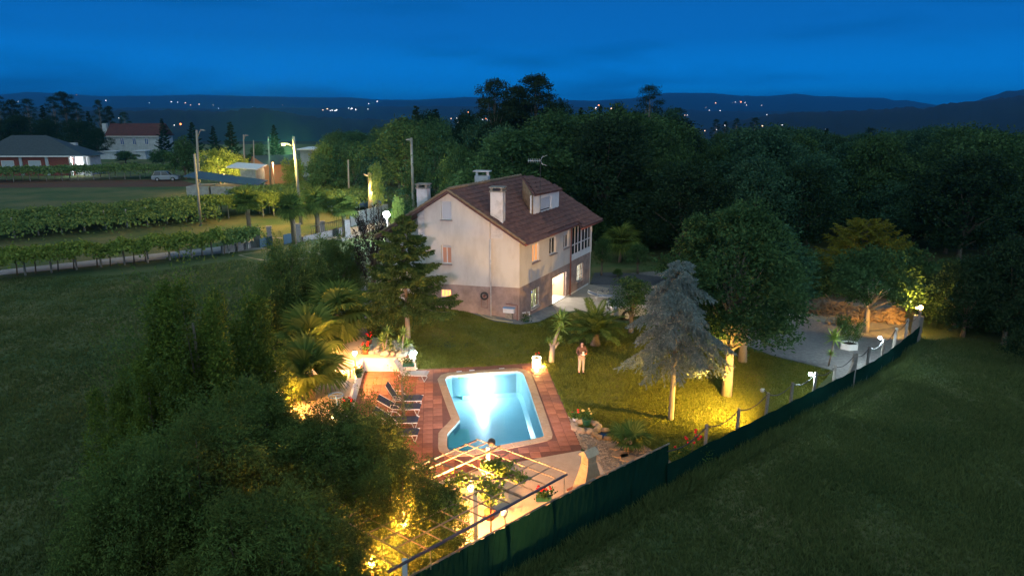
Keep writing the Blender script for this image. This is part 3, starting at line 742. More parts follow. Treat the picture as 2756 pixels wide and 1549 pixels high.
t.links.new(a_.outputs[0], m_.inputs[1]); t.links.new(b_.outputs[0], m_.inputs[2]); t.links.new(m_.outputs[0], o_.inputs[0])
window(A0, Rd, nR, *WL, ht, MCLEAR, bars=True); window(A0, Rd, nR, *WF, ht, MCLEAR, bars=True)
# glazed gallery
q = lambda s, z, off=0: A0+Rd*s+Vector((0, 0, z))-nR*off
gm = (GA[0]+sE)/2; gr = gz0+(gz1-gz0)*.26; gr2 = gz0+(gz1-gz0)*.50
gal = MB().box((q((sG+sE)/2, gz0+.18, .1)), ((sE-sG-.01), .2, .36), math.atan2(Rd.y, Rd.x)).build('gallery_panel', MWHITE, ht)
for a, b in ((sG+.01, gm-.02), (gm+.02, sE-.01)):
    window(A0, Rd, nR, a, b, gz0+.37, gz1, ht, MGLASS, 3, .06, False, (gr2-.12,), .07)
MB().bar(q(gm, gz0+.37, .06), q(gm, gz1, .06), .06, .12, Rd).build('gallery_post', MWHITE, ht); MB().bar(q(sE-.04, gz0-.0, -.02), q(sE-.04, gz1, -.02), .08).build('gallery_post', MWHITE, ht)
MB().box(q((sG+sE)/2, gz1+.13, .14), (sE-sG-.01, .28, .24), math.atan2(Rd.y, Rd.x)).build('lintel', MWHITE, ht)
# gable walls
TK = sz(1321, 700, A0, Wd, nG)[0]; GL = A0+nG*.22; TL_ = sz(1144, 650, GL, Wd, nG)[0]; AP = 4.5
apx = A0+Wd*AP; ZR = HT(apx+nG*.6, 511)
eav = A0+nG*.55+nR*.5; ZV = HT(eav, 656); print('ridge', ZR, 'eave', ZV, 'kink', TK, 'left', TL_)
slope_n = None
ridgeP = Vector((apx.x, apx.y, ZR))+nG*.6; eaveP = Vector((eav.x, eav.y, ZV))
slope_n = Rd.cross(eaveP-ridgeP).normalized()
if slope_n.z < 0: slope_n = -slope_n
def zroof(p):
    return ridgeP.z-((p.x-ridgeP.x)*slope_n.x+(p.y-ridgeP.y)*slope_n.y)/slope_n.z
def gtop(base, t):
    p = base+Wd*t; 
    if t <= AP: return zroof(p)-.16
    return zroof(base+Wd*(2*AP-t))-.16
gr_ = lambda *p: rect(p, GL, Wd, nG)
GW1 = gr_((1214.8, 541.5), (1187, 541.5), (1214.8, 591.5), (1187, 591.5)); GW2 = gr_((1214, 659.5), (1187, 659.5), (1215, 710), (1188, 710)); GW3 = gr_((1214, 780), (1186, 778), (1214, 801), (1186, 799))
wall('wall', A0, Wd, nG, [(.0, ZL), (TK, ZL), (TK, gtop(A0, TK)), (.0, gtop(A0, 0))], [], .28, MCREAM, ht)
wall('plinth', A0, Wd, nG, [(.0, ZB), (TK, ZB), (TK, ZL), (.0, ZL)], [], .28, MMAUVE, ht)
wall('wall', GL, Wd, nG, [(TK, ZL), (TL_, ZL), (TL_, gtop(GL, TL_)), (AP, gtop(GL, AP)), (TK, gtop(GL, TK))], [GW1, GW2], .5, MCREAM, ht)
wall('plinth', GL, Wd, nG, [(TK, ZB), (TL_, ZB), (TL_, ZL), (TK, ZL)], [GW3], .5, MMAUVE, ht)
MB().tube([GL+Wd*(TK-.06)+nG*.05+Vector((0, 0, z)) for z in (.2, 3, 5.2)], .045, 8).build('downpipe', MGREYR, ht)
window(GL, Wd, nG, *GW1, ht, MSHUT, 1, .14, shutter=.98); window(GL, Wd, nG, *GW2, ht, mat('curtain', (.55, .28, .18), .9), 2, .2, shutter=.18); window(GL, Wd, nG, *GW3, ht, MGLOWB, 3, .14, True, (), .05)
# recessed left wing, back and side walls
LW = A0-nG*.9
wall('wall', LW, Wd, nG, [(TL_-.2, ZB), (9.3, ZB), (9.3, gtop(LW, 9.0)), (TL_-.2, gtop(LW, TL_-.2))], [], .3, MWHITE, ht)
corners = [A0+Rd*sE, A0+Rd*sE+Wd*9.2, LW+Wd*9.3]
for a, b in zip(corners, corners[1:]):
    d = (b-a).normalized(); MB().box((a+b)/2+Vector((0, 0, 2.1)), ((b-a).length, .25, 5.6), math.atan2(d.y, d.x)).build('back_wall', MCREAM, ht)
# lit garage room behind the door
MROOM = mat('white_room', (.82, .80, .76), .8); bk = 4.2
rm = MB(); _dp = A0+Rd*((DR[0]+DR[1])/2); FLZ = gz(*(_dp).xy)+.055
for (s0, s1, o0_, o1_, z0, z1) in ((.4, sE-.3, bk, bk+.1, ZB+.1, 2.3), (.4, .5, .3, bk, ZB+.1, 2.3), (sE-.4, sE-.3, .3, bk, ZB+.1, 2.3), (.4, sE-.3, .29, bk, 2.3, 2.4), (.4, sE-.3, -.0, bk, ZB, FLZ)):
    rm.box(q((s0+s1)/2, (z0+z1)/2, (o0_+o1_)/2), (s1-s0, o1_-o0_, z1-z0), math.atan2(Rd.y, Rd.x))
rm.build('room', MROOM, ht)
ds = (DR[0]+DR[1])/2
light('POINT', 'garage_light', q(ds, 1.9, 1.8), 900, (1, .97, .92), ht, .12); light('POINT', 'room_light', q(1.9, 1.8, 2.2), 130, (1, .93, .78), ht, .12); light('POINT', 'room_light', q(sE-1.5, 1.7, 2.0), 130, (1, .88, .62), ht, .12)
dl = MB().box(q(DR[1]-.035, (DR[2]+DR[3])/2, .62), (.05, .9, DR[3]-DR[2]-.02), math.atan2(Rd.y, Rd.x)).build('door', mat('door_leaf', (.62, .42, .26), .6), ht)
MB().bar(q(DR[1]-.09, DR[2]+1.0, .95), q(DR[1]-.09, DR[2]+1.15, .95), .03).build('handle', MDARKM, dl)
for k, (s, off, z, sx, sy, szz, cc) in enumerate(((ds+.1, 2.9, .25, .6, .3, .18, (.45, .25, .10)), (ds-.15, 3.1, 1.45, .4, .3, .3, (.30, .13, .05)), (ds+.35, 2.6, .85, .18, .3, .3, (.35, .12, .08)), (ds+.22, 2.4, -.05, .22, .2, .12, (.05, .08, .35)))):
    bx = MB().box(q(s, z, off), (sx, sy, szz), math.atan2(Rd.y, Rd.x)).box(q(s, z+szz/2+.012, off), (sx+.02, sy+.02, .02), math.atan2(Rd.y, Rd.x)).build('storage_box', mat('box%d' % k, cc, .8))
    tag(bx, ['long tan carton low inside the lit doorway', 'brown carton highest inside the lit doorway', 'narrow reddish carton at the right inside the lit doorway', 'small blue case on the floor inside the lit doorway'][k], 'box')
    if z > 0: bx['label'] = bx['label']
sh_ = MB()
for z in (.14, 1.28): sh_.box(q(ds+.1, z, 2.9), (1.6, .5, .03), math.atan2(Rd.y, Rd.x))
for s in (ds-.7, ds+.9):
    for o2 in (2.67, 3.13): sh_.bar(q(s, DR[2], o2), q(s, 1.6, o2), .04)
tag(sh_.build('storage_shelf', MGREYR), 'white shelving rack standing inside the lit garage', 'shelf')
# ---- roof
def tiled(poly3, U, Vn, nrm, name, m, parent, per=.23, row=.4, hh=.045):
    o = Vector(poly3[0]); V = nrm.cross(U).normalized(); V = V if V.z < 0 else -V
    p2 = [((p-o).dot(U), (p-o).dot(V)) for p in poly3]
    u0, u1 = min(p[0] for p in p2), max(p[0] for p in p2); v0, v1 = min(p[1] for p in p2), max(p[1] for p in p2)
    mb = MB(); k = 5; nu = int((u1-u0)/per*k)+1; prof = [0, .7, 1, .7, 0]
    for i in range(int((v1-v0)/row)+1):
        va = v0+i*row; vb = min(va+row, v1); vs = []; fs = []
        for j in range(nu+1):
            u = u0+(u1-u0)*j/nu; hgt = hh*prof[j % k]
            jt = .016*math.sin(i*12.9+(j//k)*78.2)+.01*math.sin(i*3.1+(j//k)*1.7)
            for v, e in ((va, 0), (vb, .03+jt)): vs.append(o+U*u+V*v+nrm*(hgt+e))
        for j in range(nu):
            cu = u0+(u1-u0)*(j+.5)/nu; cv = (va+vb)/2
            if inside((cu, cv), p2): fs.append((2*j, 2*j+1, 2*j+3, 2*j+2))
        mb.add(vs, fs)
    return mb.build(name, m, parent)
rp = lambda x, y: RP(x, y, ridgeP, slope_n)
ridgeE = ridgeP+Rd*((P(1389, 472, ZR)-ridgeP).dot(Rd))
e1 = rp(1414, 656); e2 = eaveP+Rd*((rp(1562, 601)-eaveP).dot(Rd)); e3 = rp(1566, 613); e4 = rp(1622, 590); e5 = rp(1465, 482); e6 = rp(1405, 484)
MROOFU = mat('roof_underside', (.30, .22, .15), .9)
rpoly = [ridgeP, e1, e2, e3, e4, e5, e6, ridgeE]
rf = MB().slab([p-slope_n*.03 for p in rpoly], .13, slope_n).build('roof', MTILE, ht)
t1 = tiled(rpoly, Rd, None, slope_n, 'roof_tiles', MTILE, rf); t1['kind'] = 'stuff'
# rear slope mirrored over the ridge
mir = Vector((0, 0, 0)); apx2 = apx; down = (eaveP-ridgeP); horiz = Vector((down.x, down.y, 0)); back = -Wd*0
dW = Wd*5.0; zdrop = ridgeP.z-zroof(ridgeP-Wd*5.0)
r2n = Rd.cross(Vector((dW.x, dW.y, -zdrop))).normalized(); r2n = r2n if r2n.z > 0 else -r2n
b1 = ridgeP+Vector((dW.x, dW.y, -zdrop)); bl = (ridgeE-ridgeP).length+.6
rp2 = [ridgeP, ridgeP+Rd*bl, b1+Rd*bl, b1]
rf2 = MB().slab([p-r2n*.03 for p in rp2], .13, r2n).build('roof', MTILE, ht); t2 = tiled(rp2, Rd, None, r2n, 'roof_tiles', MTILE, rf2); t2['kind'] = 'stuff'
# ridge caps and verge caps
rb = MB(); k = int((ridgeE-ridgeP).length/.4)
for i in range(k): a = ridgeP+Rd*(i*.4); rb.tube([a+Vector((0, 0, .03)), a+Rd*.43+Vector((0, 0, .055))], [.10, .12], 8, False)
rb.build('ridge_tiles', MTILE2, rf)
vb_ = MB()
for (a, b) in ((ridgeP, e1), (ridgeP, b1)):
    n_ = int((b-a).length/.4); dd = (b-a)/n_
    for i in range(n_): vb_.tube([a+dd*i+Vector((0, 0, .02)), a+dd*(i+1.05)+Vector((0, 0, .05))], [.07, .09], 6, False)
vb_.build('verge_tiles', MTILE2, rf)
MB().tube([e1+Vector((0, 0, -.1)), e2+Vector((0, 0, -.1))], .06, 8).tube([e3+Vector((0, 0, -.1)), e4+Vector((0, 0, -.1))], .06, 8).build('gutter', MRUST, rf)
pp = RP(1537, 640, A0+nR*.08, nR); MB().tube([Vector((pp.x, pp.y, z))+nR*.02 for z in (4.8, 2, -.35)], .045, 8).build('downpipe', MRUST, ht)
# chimneys
def chimney(px0, px1, oz, zb, ytop, rim, depth, plane=GL, m=MGREYR):
    ta = sz(px0, oz, plane, Wd, nG)[0]; tb = sz(px1, oz, plane, Wd, nG)[0]; ta, tb = max(ta, tb), min(ta, tb)
    c = plane+Wd*((ta+tb)/2)-nG*(depth/2-.02)
    zt = HT(plane+Wd*((ta+tb)/2), ytop); wd_ = ta-tb; ang = math.atan2(Wd.y, Wd.x)
    hc = MB().box((c.x, c.y, (zb+zt)/2), (wd_, depth, zt-zb), ang).build('chimney', m, ht)
    mb = MB().box((c.x, c.y, zt+.035), (wd_+.12, depth+.12, .07), ang)
    for sx in (-1, 1):
        for sy in (-1, 1):
            v = Matrix.Rotation(ang, 3, 'Z') @ Vector((sx*(wd_/2-.07), sy*(depth/2-.07), 0)); mb.box((c.x+v.x, c.y+v.y, zt+.16), (.14, .14, .18), ang)
    mb.box((c.x, c.y, zt+.28), (wd_+.16, depth+.16, .06), ang)
    mb.build('chimney_cap', rim, hc); return hc
MMOSS = mat('mossy_concrete', (.16, .14, .11), .95, (.34, .30, .25), 9)
chimney(1320, 1353, 560, 5.2, 517, MMOSS, .65, A0+nG*.02)
chimney(1122, 1150, 530, 5.0, 508, MMOSS, .6, A0+nG*.02)
rc = ridgeP+Rd*((P(1291, 490, ZR)-ridgeP).dot(Rd)+1.2)+Wd*.9
hc = MB().box((rc.x, rc.y, ZR-.2), (.95, .6, 1.1), math.atan2(Wd.y, Wd.x)).build('chimney', MGREYR, ht); zt = ZR+.35
mb = MB().box((rc.x, rc.y, zt+.3), (1.15, .8, .07), math.atan2(Wd.y, Wd.x))
for sx in (-.38, .38): mb.box((rc.x+sx, rc.y, zt+.13), (.16, .5, .27))
mb.build('chimney_cap', MGREYR, hc)
# dormer
BL = rp(1433.5, 579); BR = rp(1503.9, 557.7); dd = (BR-BL); dd.z = 0
BRf = Vector((BR.x, BR.y, BL.z)); TLd = Vector((BL.x, BL.y, HT(BL, 526.6))); TRd = Vector((BR.x, BR.y, HT(BR, 512.6)))
fd = dd.normalized(); fn = Vector((fd.y, -fd.x, 0))
dw = rect([(1454.8, 534), (1484, 527), (1454.8, 568), (1484, 560.5)], Vector((BL.x, BL.y, 0)), fd, fn)
ln = dd.length
dm = wall('dormer', Vector((BL.x, BL.y, 0)), fd, fn, [(0, BL.z-.2), (ln, BR.z-.2), (ln, TRd.z), (0, TLd.z)], [dw], .2, MWHITE, ht)
for kk in range(int((dw[3]-dw[2])/.1)): 
    z = dw[3]-.05-kk*.1; MB().bar(BL.xy.to_3d()+fd*dw[0]+Vector((0, 0, z))-fn*.1, BL.xy.to_3d()+fd*dw[1]+Vector((0, 0, z))-fn*.1, .02, .09).build('slat', MSHUT, dm)
zb2 = ZR+.12; bR = P(1452, 477, zb2); bL = P(1401, 486, zb2-.06)
tl2 = TLd+fn*.25+Vector((0, 0, .08))-fd*.15; tr2 = TRd+fn*.25+Vector((0, 0, .08))+fd*.12
dn = (tr2-tl2).cross(bR-tr2).normalized(); dn = dn if dn.z > 0 else -dn
proj = lambda p: p-dn*((p-tl2).dot(dn)); dpoly = [tl2, tr2, bR, proj(bL)]
MB().slab(dpoly, .12, dn).build('dormer_roof', MTILE, dm)
up_ = (tr2-tl2).normalized(); tdt = tiled([p+dn*.005 for p in (proj(bL), bR, tr2, tl2)], up_, None, dn, 'roof_tiles', MTILE, rf, .23, .4); tdt['kind'] = 'stuff'
# tile-hung cheek
ck = MB(); NC = 13
for i in range(NC):
    a, b = i/NC, (i+.8)/NC
    top = lambda t: (TLd+Vector((0, 0, .0))).lerp(Vector((proj(bL).x, proj(bL).y, proj(bL).z-.12)), t)
    def bot(t):
        p = top(t); return Vector((p.x, p.y, zroof(p)-.03)) if zroof(p) < p.z else p
    for t0 in (a,):
        m0 = (a+b)/2; p, r_ = top(m0), bot(m0)
        if (p-r_).length > .1: ck.tube([p, r_], (top(b)-top(a)).length*.52, 6)
ck.build('cheek_tiles', MTILE2, dm)
MB().add([BL-Vector((0, 0, .2)), TLd, top(1), bot(.999)-Vector((0, 0, .1))], [(0, 1, 2, 3)]).build('cheek', MMOSS, dm)
# aerial on a mast
mp_ = RP(1453, 600, BL+fn*.15, fn); zt = HT(mp_, 432)
am = thing('tv_aerial', 'thin tv aerial with grey prongs on a tall mast by the dormer', 'aerial', (mp_.x, mp_.y, BL.z))
MB().tube([(mp_.x, mp_.y, BL.z-.05), (mp_.x, mp_.y, zt+.1)], .018, 6).build('mast', MDARKM, am)
ab = MB(); c0 = Vector((mp_.x, mp_.y, zt)); dr = Vector((-1, .1, -.02)).normalized(); sd_ = Vector((.1, 1, .45)).normalized()
ab.bar(c0+dr*.0, c0+dr*.85, .03)
for k in range(7): ab.bar(c0+dr*(.08+.12*k)-sd_*.26, c0+dr*(.08+.12*k)+sd_*.26, .016)
for s in (-1, 1): ab.bar(c0, c0+Vector((.18, .1, .32*s)), .02); ab.bar(c0+Vector((.05, 0, .2*s)), c0+Vector((.45, 0, .34*s)), .014)
ab.build('antenna', MGREYR, am)
# things on and by the gable wall
rpG = lambda x, y, off=.3: RP(x, y, A0+nG*off, nG)
c = rpG(1304, 796, .35); hr = thing('hose_reel', 'round black hose reel fixed to the gable wall', 'hose reel', c)
Mx = frame(nG)
def ring(c, n_, r, w_, seg=20):
    d, a, b = frame(n_); return [Vector(c)+(a*math.cos(2*pi*k/seg)+b*math.sin(2*pi*k/seg))*r for k in range(seg+1)]
m = MB()
for rr_, of in ((.2, 0), (.24, .05), (.2, .1), (.22, -.04)): m.tube(ring(c+nG*of, nG, rr_, .03), .03, 6, False)
m.build('hose', MDARKM, hr)
m = MB(); m.tube([c-nG*.1, c+nG*.12], .06, 8); m.tube([c+Wd*.22+Vector((0, 0, -.2)), c+Wd*.22+Vector((0, 0, -.75)), c-Wd*.2+Vector((0, 0, -.78)), c-Wd*.2+Vector((0, 0, -.2))], .015, 5); m.build('bracket', MRUST, hr)
sk = P(1371, 858); sk0 = Vector((sk.x, sk.y, gz(sk.x, sk.y)))
si = thing('sink', 'white outdoor laundry sink on a grey pedestal by the house corner', 'sink', sk0); ang = math.atan2(Wd.y, Wd.x)
b = MB().box(sk0+Vector((0, 0, .62)), (.72, .5, .3), ang).build('basin', MWHITE, si); MB().box(sk0+Vector((0, 0, .772)), (.78, .56, .03), ang).build('rim', mat('blue_enamel', (.25, .42, .65), .3), si)
MB().box(sk0+Vector((.0, .05, .25)), (.45, .35, .5), ang).build('pedestal', MMOSS, si)
pr_ = thing('pipe_rail', 'brown bent water pipe rail beside the laundry sink', 'pipe', P(1392, 864)); b0 = P(1392, 864)
MB().tube([b0+Vector((0, 0, -.05)), b0+Vector((0, 0, 1.05)), b0+Wd*.75+Vector((0, 0, 1.1))], .025, 6).build('pipe', MRUST, pr_)
hp = [P(1212, 830), P(1240, 834), P(1268, 838), P(1290, 846), P(1310, 857), P(1340, 863), P(1380, 868)]
tag(MB().tube([p+Vector((0, 0, .05)) for p in hp], .028, 6).build('garden_hose', mat('yellow_hose', (.5, .42, .22), .6)), 'pale yellow garden hose lying along the foot of the gable wall', 'hose')
hp = [P(1237, 824), P(1260, 831), P(1290, 841), P(1312, 851), P(1335, 857)]
tag(MB().tube([p+Vector((0, 0, .05)) for p in hp], .03, 6).build('garden_hose', mat('grey_hose', (.3, .27, .2), .6)), 'grey hose behind the yellow one at the foot of the gable wall', 'hose')
# ================================================================== TREES AND PLANTS
def place(px, py, z=None): return P(px, py, z)
def grow(pr, h0, px, py, ytop, name, label, cat='tree', group=None, rz=0, wd=1.0, z=None, wpx=None, r0=1):
    p = P(px, py, z); h = HT(p, ytop)-p.z; s = h/h0
    sw = s*wd
    if wpx: sw = (wpx/2)*(p.y*cP+(H-p.z-h*.5)*sP)/F/r0
    return plant(pr, p, rz, (sw, sw, s), name, label, cat, group)
# --- garden trees
FIRP = conifer(1, 8, 2.9, MLEAF['fir'], 1.9, 84, L=.21, W=.055, twigs=17, needles=34, droop=.22, tip=.12, upturn=.18, hang=.5, bark=BARKL, gap=.42, power=.8, tw=.36)
grow(FIRP, 8, 1098, 910, 578, 'fir_tree', 'dark green fir with spreading drooping branches in front of the gable wall', rz=.6, wpx=270, r0=2.9)
CEDP = conifer(2, 8, 3.0, MLEAF['cedar'], 3.0, 62, L=.22, W=.042, twigs=14, needles=26, droop=.48, tip=.34, upturn=.0, hang=.55, power=.55, bark=BARKL, gap=.36, tw=.5)
grow(CEDP, 8, 1805, 1128, 700, 'blue_cedar', 'silvery blue weeping cedar on the lit lawn', rz=1.1, wpx=285, r0=3.0)
BIG = broadleaf(3, 12, 4.4, MLEAF['forest'], nb=40, nsub=60, nleaf=16, L=.22, W=.10, sig=.24, h0=3.0, bark=BARKL, brk=.27, low=-.7)
grow(BIG, 12, 1955, 1064, 548, 'broadleaf_tree', 'biggest garden tree with a pale forked trunk behind the blue cedar', rz=.3, wpx=450, r0=4.7)
MID = broadleaf(4, 10, 3.4, MLEAF['forest2'], nb=20, nsub=55, nleaf=14, L=.26, W=.14, sig=.25, h0=2.6, bark=BARKL, low=-.7)
grow(MID, 10, 1998, 973, 600, 'broadleaf_tree', 'dark tree with a thick trunk just right of the pale forked trunk', rz=2, wpx=340, r0=3.5)
grow(MID, 10, 1912, 992, 640, 'broadleaf_tree', 'dark tree whose thin trunk stands between the cedar and the pale forked trunk', rz=4, wpx=260, r0=3.5)
UMB = broadleaf(5, 6.5, 4.0, MLEAF['forest'], nb=22, nsub=60, nleaf=15, L=.22, W=.12, sig=.22, h0=1.7, bark=BARKL, brk=.3, prof=lambda t: [1, 1, .92, .6][min(3, int(t*4))])
grow(UMB, 6.5, 2329, 895, 672, 'umbrella_tree', 'low umbrella shaped tree with forked trunk by the wood piles', rz=1, wpx=270, r0=4.2)
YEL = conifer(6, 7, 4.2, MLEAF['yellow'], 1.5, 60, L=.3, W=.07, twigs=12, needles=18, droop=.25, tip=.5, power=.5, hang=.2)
grow(YEL, 7, 2312, 792, 592, 'yellow_lit_tree', 'yellow lit sweeping tree above the umbrella shaped tree', rz=2, wpx=290, r0=4.4)
OLV = broadleaf(7, 3.4, 1.25, MLEAF['forest'], nb=12, nsub=40, nleaf=14, L=.12, W=.05, sig=.12, h0=1.0, brk=.5)
grow(OLV, 3.4, 1697, 897, 742, 'olive_tree', 'small round olive tree in front of the parked pickup', wpx=140, r0=1.35)
# small trees on the grass behind the drive
grow(OLV, 3.4, 1716, 737, 655, 'small_tree', 'small round headed tree behind the drive, right of the two', wpx=75, r0=1.35, rz=1)
grow(OLV, 3.4, 1619, 742, 640, 'small_tree', 'small round headed tree behind the drive, nearest the house corner', wpx=60, r0=1.35, rz=3)
fan_palm(P(1668, 705), HT(P(1668, 705), 640), 2.0, 30, 'shaggy dark palm with drooping fronds behind the drive', seed=3)
BSH = broadleaf(8, 1.2, .7, MLEAF['shrub'], nb=6, nsub=30, nleaf=10, L=.12, W=.06, sig=.1, h0=.2, brk=.6)
grow(BSH, 1.2, 1662, 746, 722, 'shrub', 'low round shrub at the far edge of the asphalt', 'shrub')
# purple tree and bushes left of the fir
PUR = shootbush(9, 6, 2.0, MLEAF['purple'], n=150, per=46, L=.16, W=.07, h0=1.2, blen=1.3)
grow(PUR, 6, 1010, 800, 574, 'purple_tree', 'dark purple leaved tree between the fir and the white lamp', wpx=110, r0=2.2)
def plume(seed, h, r, m, npl, ns, nl, L, W, pr=(.5, .5, 1.3), h0=.8, sh=None, bark=None, hts=None, low=-.9):
    rng = np.random.default_rng(seed); bl = []
    for i in range(npl):
        a = i*2.4+rng.normal()*.3; q = r*math.sqrt((i+.5)/npl)*.86; top = h*(1-.40*(q/r)**2)*(.58+.42*rng.random()); k = .8+.5*rng.random()
        if hts: top = h*hts[i % len(hts)]*(1-.18*(q/r)**2)
        zz = top-pr[2]*k*.9; lay = 0
        while zz > h0*.6 and lay < (3 if q > r*.55 else 2):
            f = 1+.12*lay; bl.append(((math.cos(a)*q*f, math.sin(a)*q*f, zz), np.array(pr)*k*((.62, 1.0, 1.2)[lay] if hts else 1))); zz -= pr[2]*1.25*k; lay += 1
    V = clump_crown(bl, ns, nl, .11, L, W, rng, flat=1.2, low=low)
    tm = MB(); tm.tube([(0, 0, -.3), (0.05, .02, h0), (0, 0, h*.72)], [.17, .14, .04], 8)
    for c, rr_ in bl[::2]: tm.tube([(0, 0, h0*.9), (c[0]*.5, c[1]*.5, h0+(c[2]-h0)*.4), (c[0], c[1], c[2])], [.07, .045, .012], 5)
    n2 = 0
    if sh is not None:
        V2, _ = shootbush(seed+1, h, r, m, *sh); n = len(V2.vertices); co = np.empty(n*3, dtype=np.float32); V2.vertices.foreach_get('co', co); V = np.concatenate([V, co.reshape(-1, 4, 3)]); n2 = n//4
    me = bpy.data.meshes.new('trunk'); me.from_pydata([tuple(v) for v in tm.v], [], tm.f); me.materials.append(bark or BARK)
    cm = qmesh('crown', V, m)
    if n2: cm.materials.append(MLEAF['tips']); mi = np.zeros(len(V), dtype=np.int32); mi[-n2:] = 1; cm.polygons.foreach_set('material_index', mi)
    return cm, me
LO1 = plume(10, 7, 2.6, MLEAF['laurel'], 26, 50, 14, .15, .06, (.42, .42, .9), .8, (160, 40, .15, .05, .6, 0, 1.0, .08, 1.4))
grow(LO1, 7, 800, 905, 640, 'loose_tree', 'loose grey green tree left of the fan palms', wpx=235, r0=2.8, rz=1)
grow(LO1, 7, 905, 800, 625, 'loose_tree', 'loose grey green tree on the meadow edge behind the fan palms', wpx=160, r0=2.8, rz=3)
grow(LO1, 7, 740, 945, 745, 'loose_tree', 'smaller grey green tree beside the garden wall', wpx=150, r0=2.8, rz=5)
# the upright shooting tree and the dense feathery mass at bottom left
UPR = plume(11, 8, 3.0, MLEAF['bay'], 40, 66, 17, .13, .06, (.42, .42, 1.35), 1.0, (90, 40, .16, .06, .8, 0, 1.4, .07, 1.6), BARKL, [.74, 1.0, .60, .66, .98, .56, .70, .86, .58, .80, .62])
grow(UPR, 8, 565, 1235, 715, 'upright_tree', 'tree with many upright leafy shoots left of the garden lamp', wpx=470, r0=3.4, rz=.4)
grow(UPR, 8, 440, 1330, 940, 'upright_tree', 'darker bushy tree at the left end of the foliage, trunk lit orange', wpx=330, r0=3.4, rz=2.5)
FE1 = plume(12, 7, 3.1, MLEAF['feather'], 38, 74, 17, .125, .034, (.48, .48, 1.0), .5, (420, 60, .13, .034, .4, .50, .9, .09, 1.4))
FE2 = plume(15, 7, 3.1, MLEAF['laurel'], 30, 70, 16, .12, .045, (.55, .55, .8), .5, (300, 60, .12, .045, .4, .2, 1.1, .09, 1.2))
for k, (x, y, yt, wp, z, lb) in enumerate(((560, 1640, 1110, 640, 1, 'dense feathery tree filling the lower left, the middle one of the clump'), (905, 1450, 1085, 520, 4, 'dense feathery tree whose lit side overhangs the white pergola'),
        (415, 1760, 1215, 450, 2.2, 'dense feathery tree nearest the lower left corner'), (760, 1850, 1300, 620, 5.2, 'dense feathery tree along the bottom edge in front of the others'), (680, 1400, 1030, 460, 3.3, 'feathery tree directly below the upright shooting tree'), (1010, 1430, 1165, 270, .5, 'small feathery tree between the sun loungers and the pergola'), (880, 1330, 1120, 300, 2.5, 'feathery tree hiding the lower end of the cream terrace'), (1095, 1555, 1205, 340, 1.7, 'lit feathery tree hanging over the left end of the pergola'))):
    grow(FE1 if k not in (2, 4) else FE2, 7, x, y, yt, 'feathery_tree', lb, wpx=wp, r0=3.3, rz=z, z=0)
SLE = shootbush(13, 4.5, .55, MLEAF['feather'], n=46, per=44, L=.11, W=.04, h0=.4, blen=.8, upb=1.2, sig=.06, core=.2)
grow(SLE, 4.5, 1085, 1130, 985, 'slender_shrub', 'slender leafy stem rising in front of the loungers', 'shrub', wpx=58, r0=.65, z=0)
grow(SLE, 4.5, 1002, 1240, 1035, 'slender_shrub', 'slender leafy stem beside the white planter wall', 'shrub', wpx=60, r0=.65, z=0)
grow(SLE, 4.5, 1060, 1260, 1110, 'slender_shrub', 'thicker leafy stem in front of the lowest lounger', 'shrub', wpx=90, r0=.65, z=0)
# --- palms by the left terrace
fan_palm(P(915, 935, 0), 2.0, 2.3, 24, 'tallest fan palm of the left terrace, its fronds lit yellow', seed=1)
fan_palm(P(842, 985, 0), 1.5, 2.1, 20, 'fan palm in front of the tallest one beside the garden wall', seed=2)
fan_palm(P(842, 1115, 0), 1.9, 1.9, 18, 'fan palm lowest on the terrace among the bright yellow leaves', seed=4)
# --- phoenix palm on the lawn
pp = P(1602, 930); ph = thing('date_palm', 'feather leaved palm with a stubby trunk on the lawn behind the person', 'palm', pp)
MB().lathe(pp, [(.26, -.1), (.3, .1), (.24, .35), (.2, .6), (.12, .75)], 12).build('trunk', BARKP, ph)
rr = random.Random(8)
for i in range(34):
    e = 1.4-1.35*(i/34)**.8; a = i*2.4
    link('frond', PIN[i % 3], ph, (0, 0, .62), (Matrix.Rotation(a, 3, 'Z') @ Matrix.Rotation(-e, 3, 'Y')).to_euler(), 2.2*(.8+.3*rr.random()))
# --- yuccas
ROS = [qmesh('rosette', rosette(44, .62, .050, s, -.45, 1.45), MLEAF['yucca']) for s in (1, 2)]
ROSs = qmesh('rosette', rosette(36, .42, .042, 5, .0, 1.45), MLEAF['yucca'])
yp = P(1484, 974); yk = thing('yucca', 'forked yucca tree with pale trunk beside the glowing planter', 'yucca', yp)
tpx = P(1507, 900); tz = HT(yp, 868)
MB().tube([yp+Vector((0, 0, -.1)), yp+Vector((.02, 0, .4)), yp+Vector((.05, 0, .95))], [.17, .15, .14], 10).tube([yp+Vector((.05, 0, .85)), yp+Vector((.22, 0, 1.4)), yp+Vector((.5, 0, tz-yp.z))], [.11, .075, .06], 8).tube([yp+Vector((.05, 0, .8)), yp+Vector((-.12, 0, 1.1))], [.1, .07], 8).tube([yp+Vector((.08, 0, .7)), yp+Vector((.4, .05, 1.15))], [.08, .06], 8).build('trunk', BARKL, yk)
link('rosette', ROS[0], yk, (.5, 0, tz-yp.z+.15), (0, 0, 0), 1.2); link('rosette', ROS[1], yk, (.45, 0, tz-yp.z-.3), (0, 0, 1), 1.05)
link('rosette', ROSs, yk, (-.15, 0, 1.12), (0, 0, 0), .8); link('rosette', ROSs, yk, (.42, .05, 1.15), (0, 0, 2), .9); link('rosette', ROSs, yk, (.02, 0, 1.05), (0, 0, 1), .6)
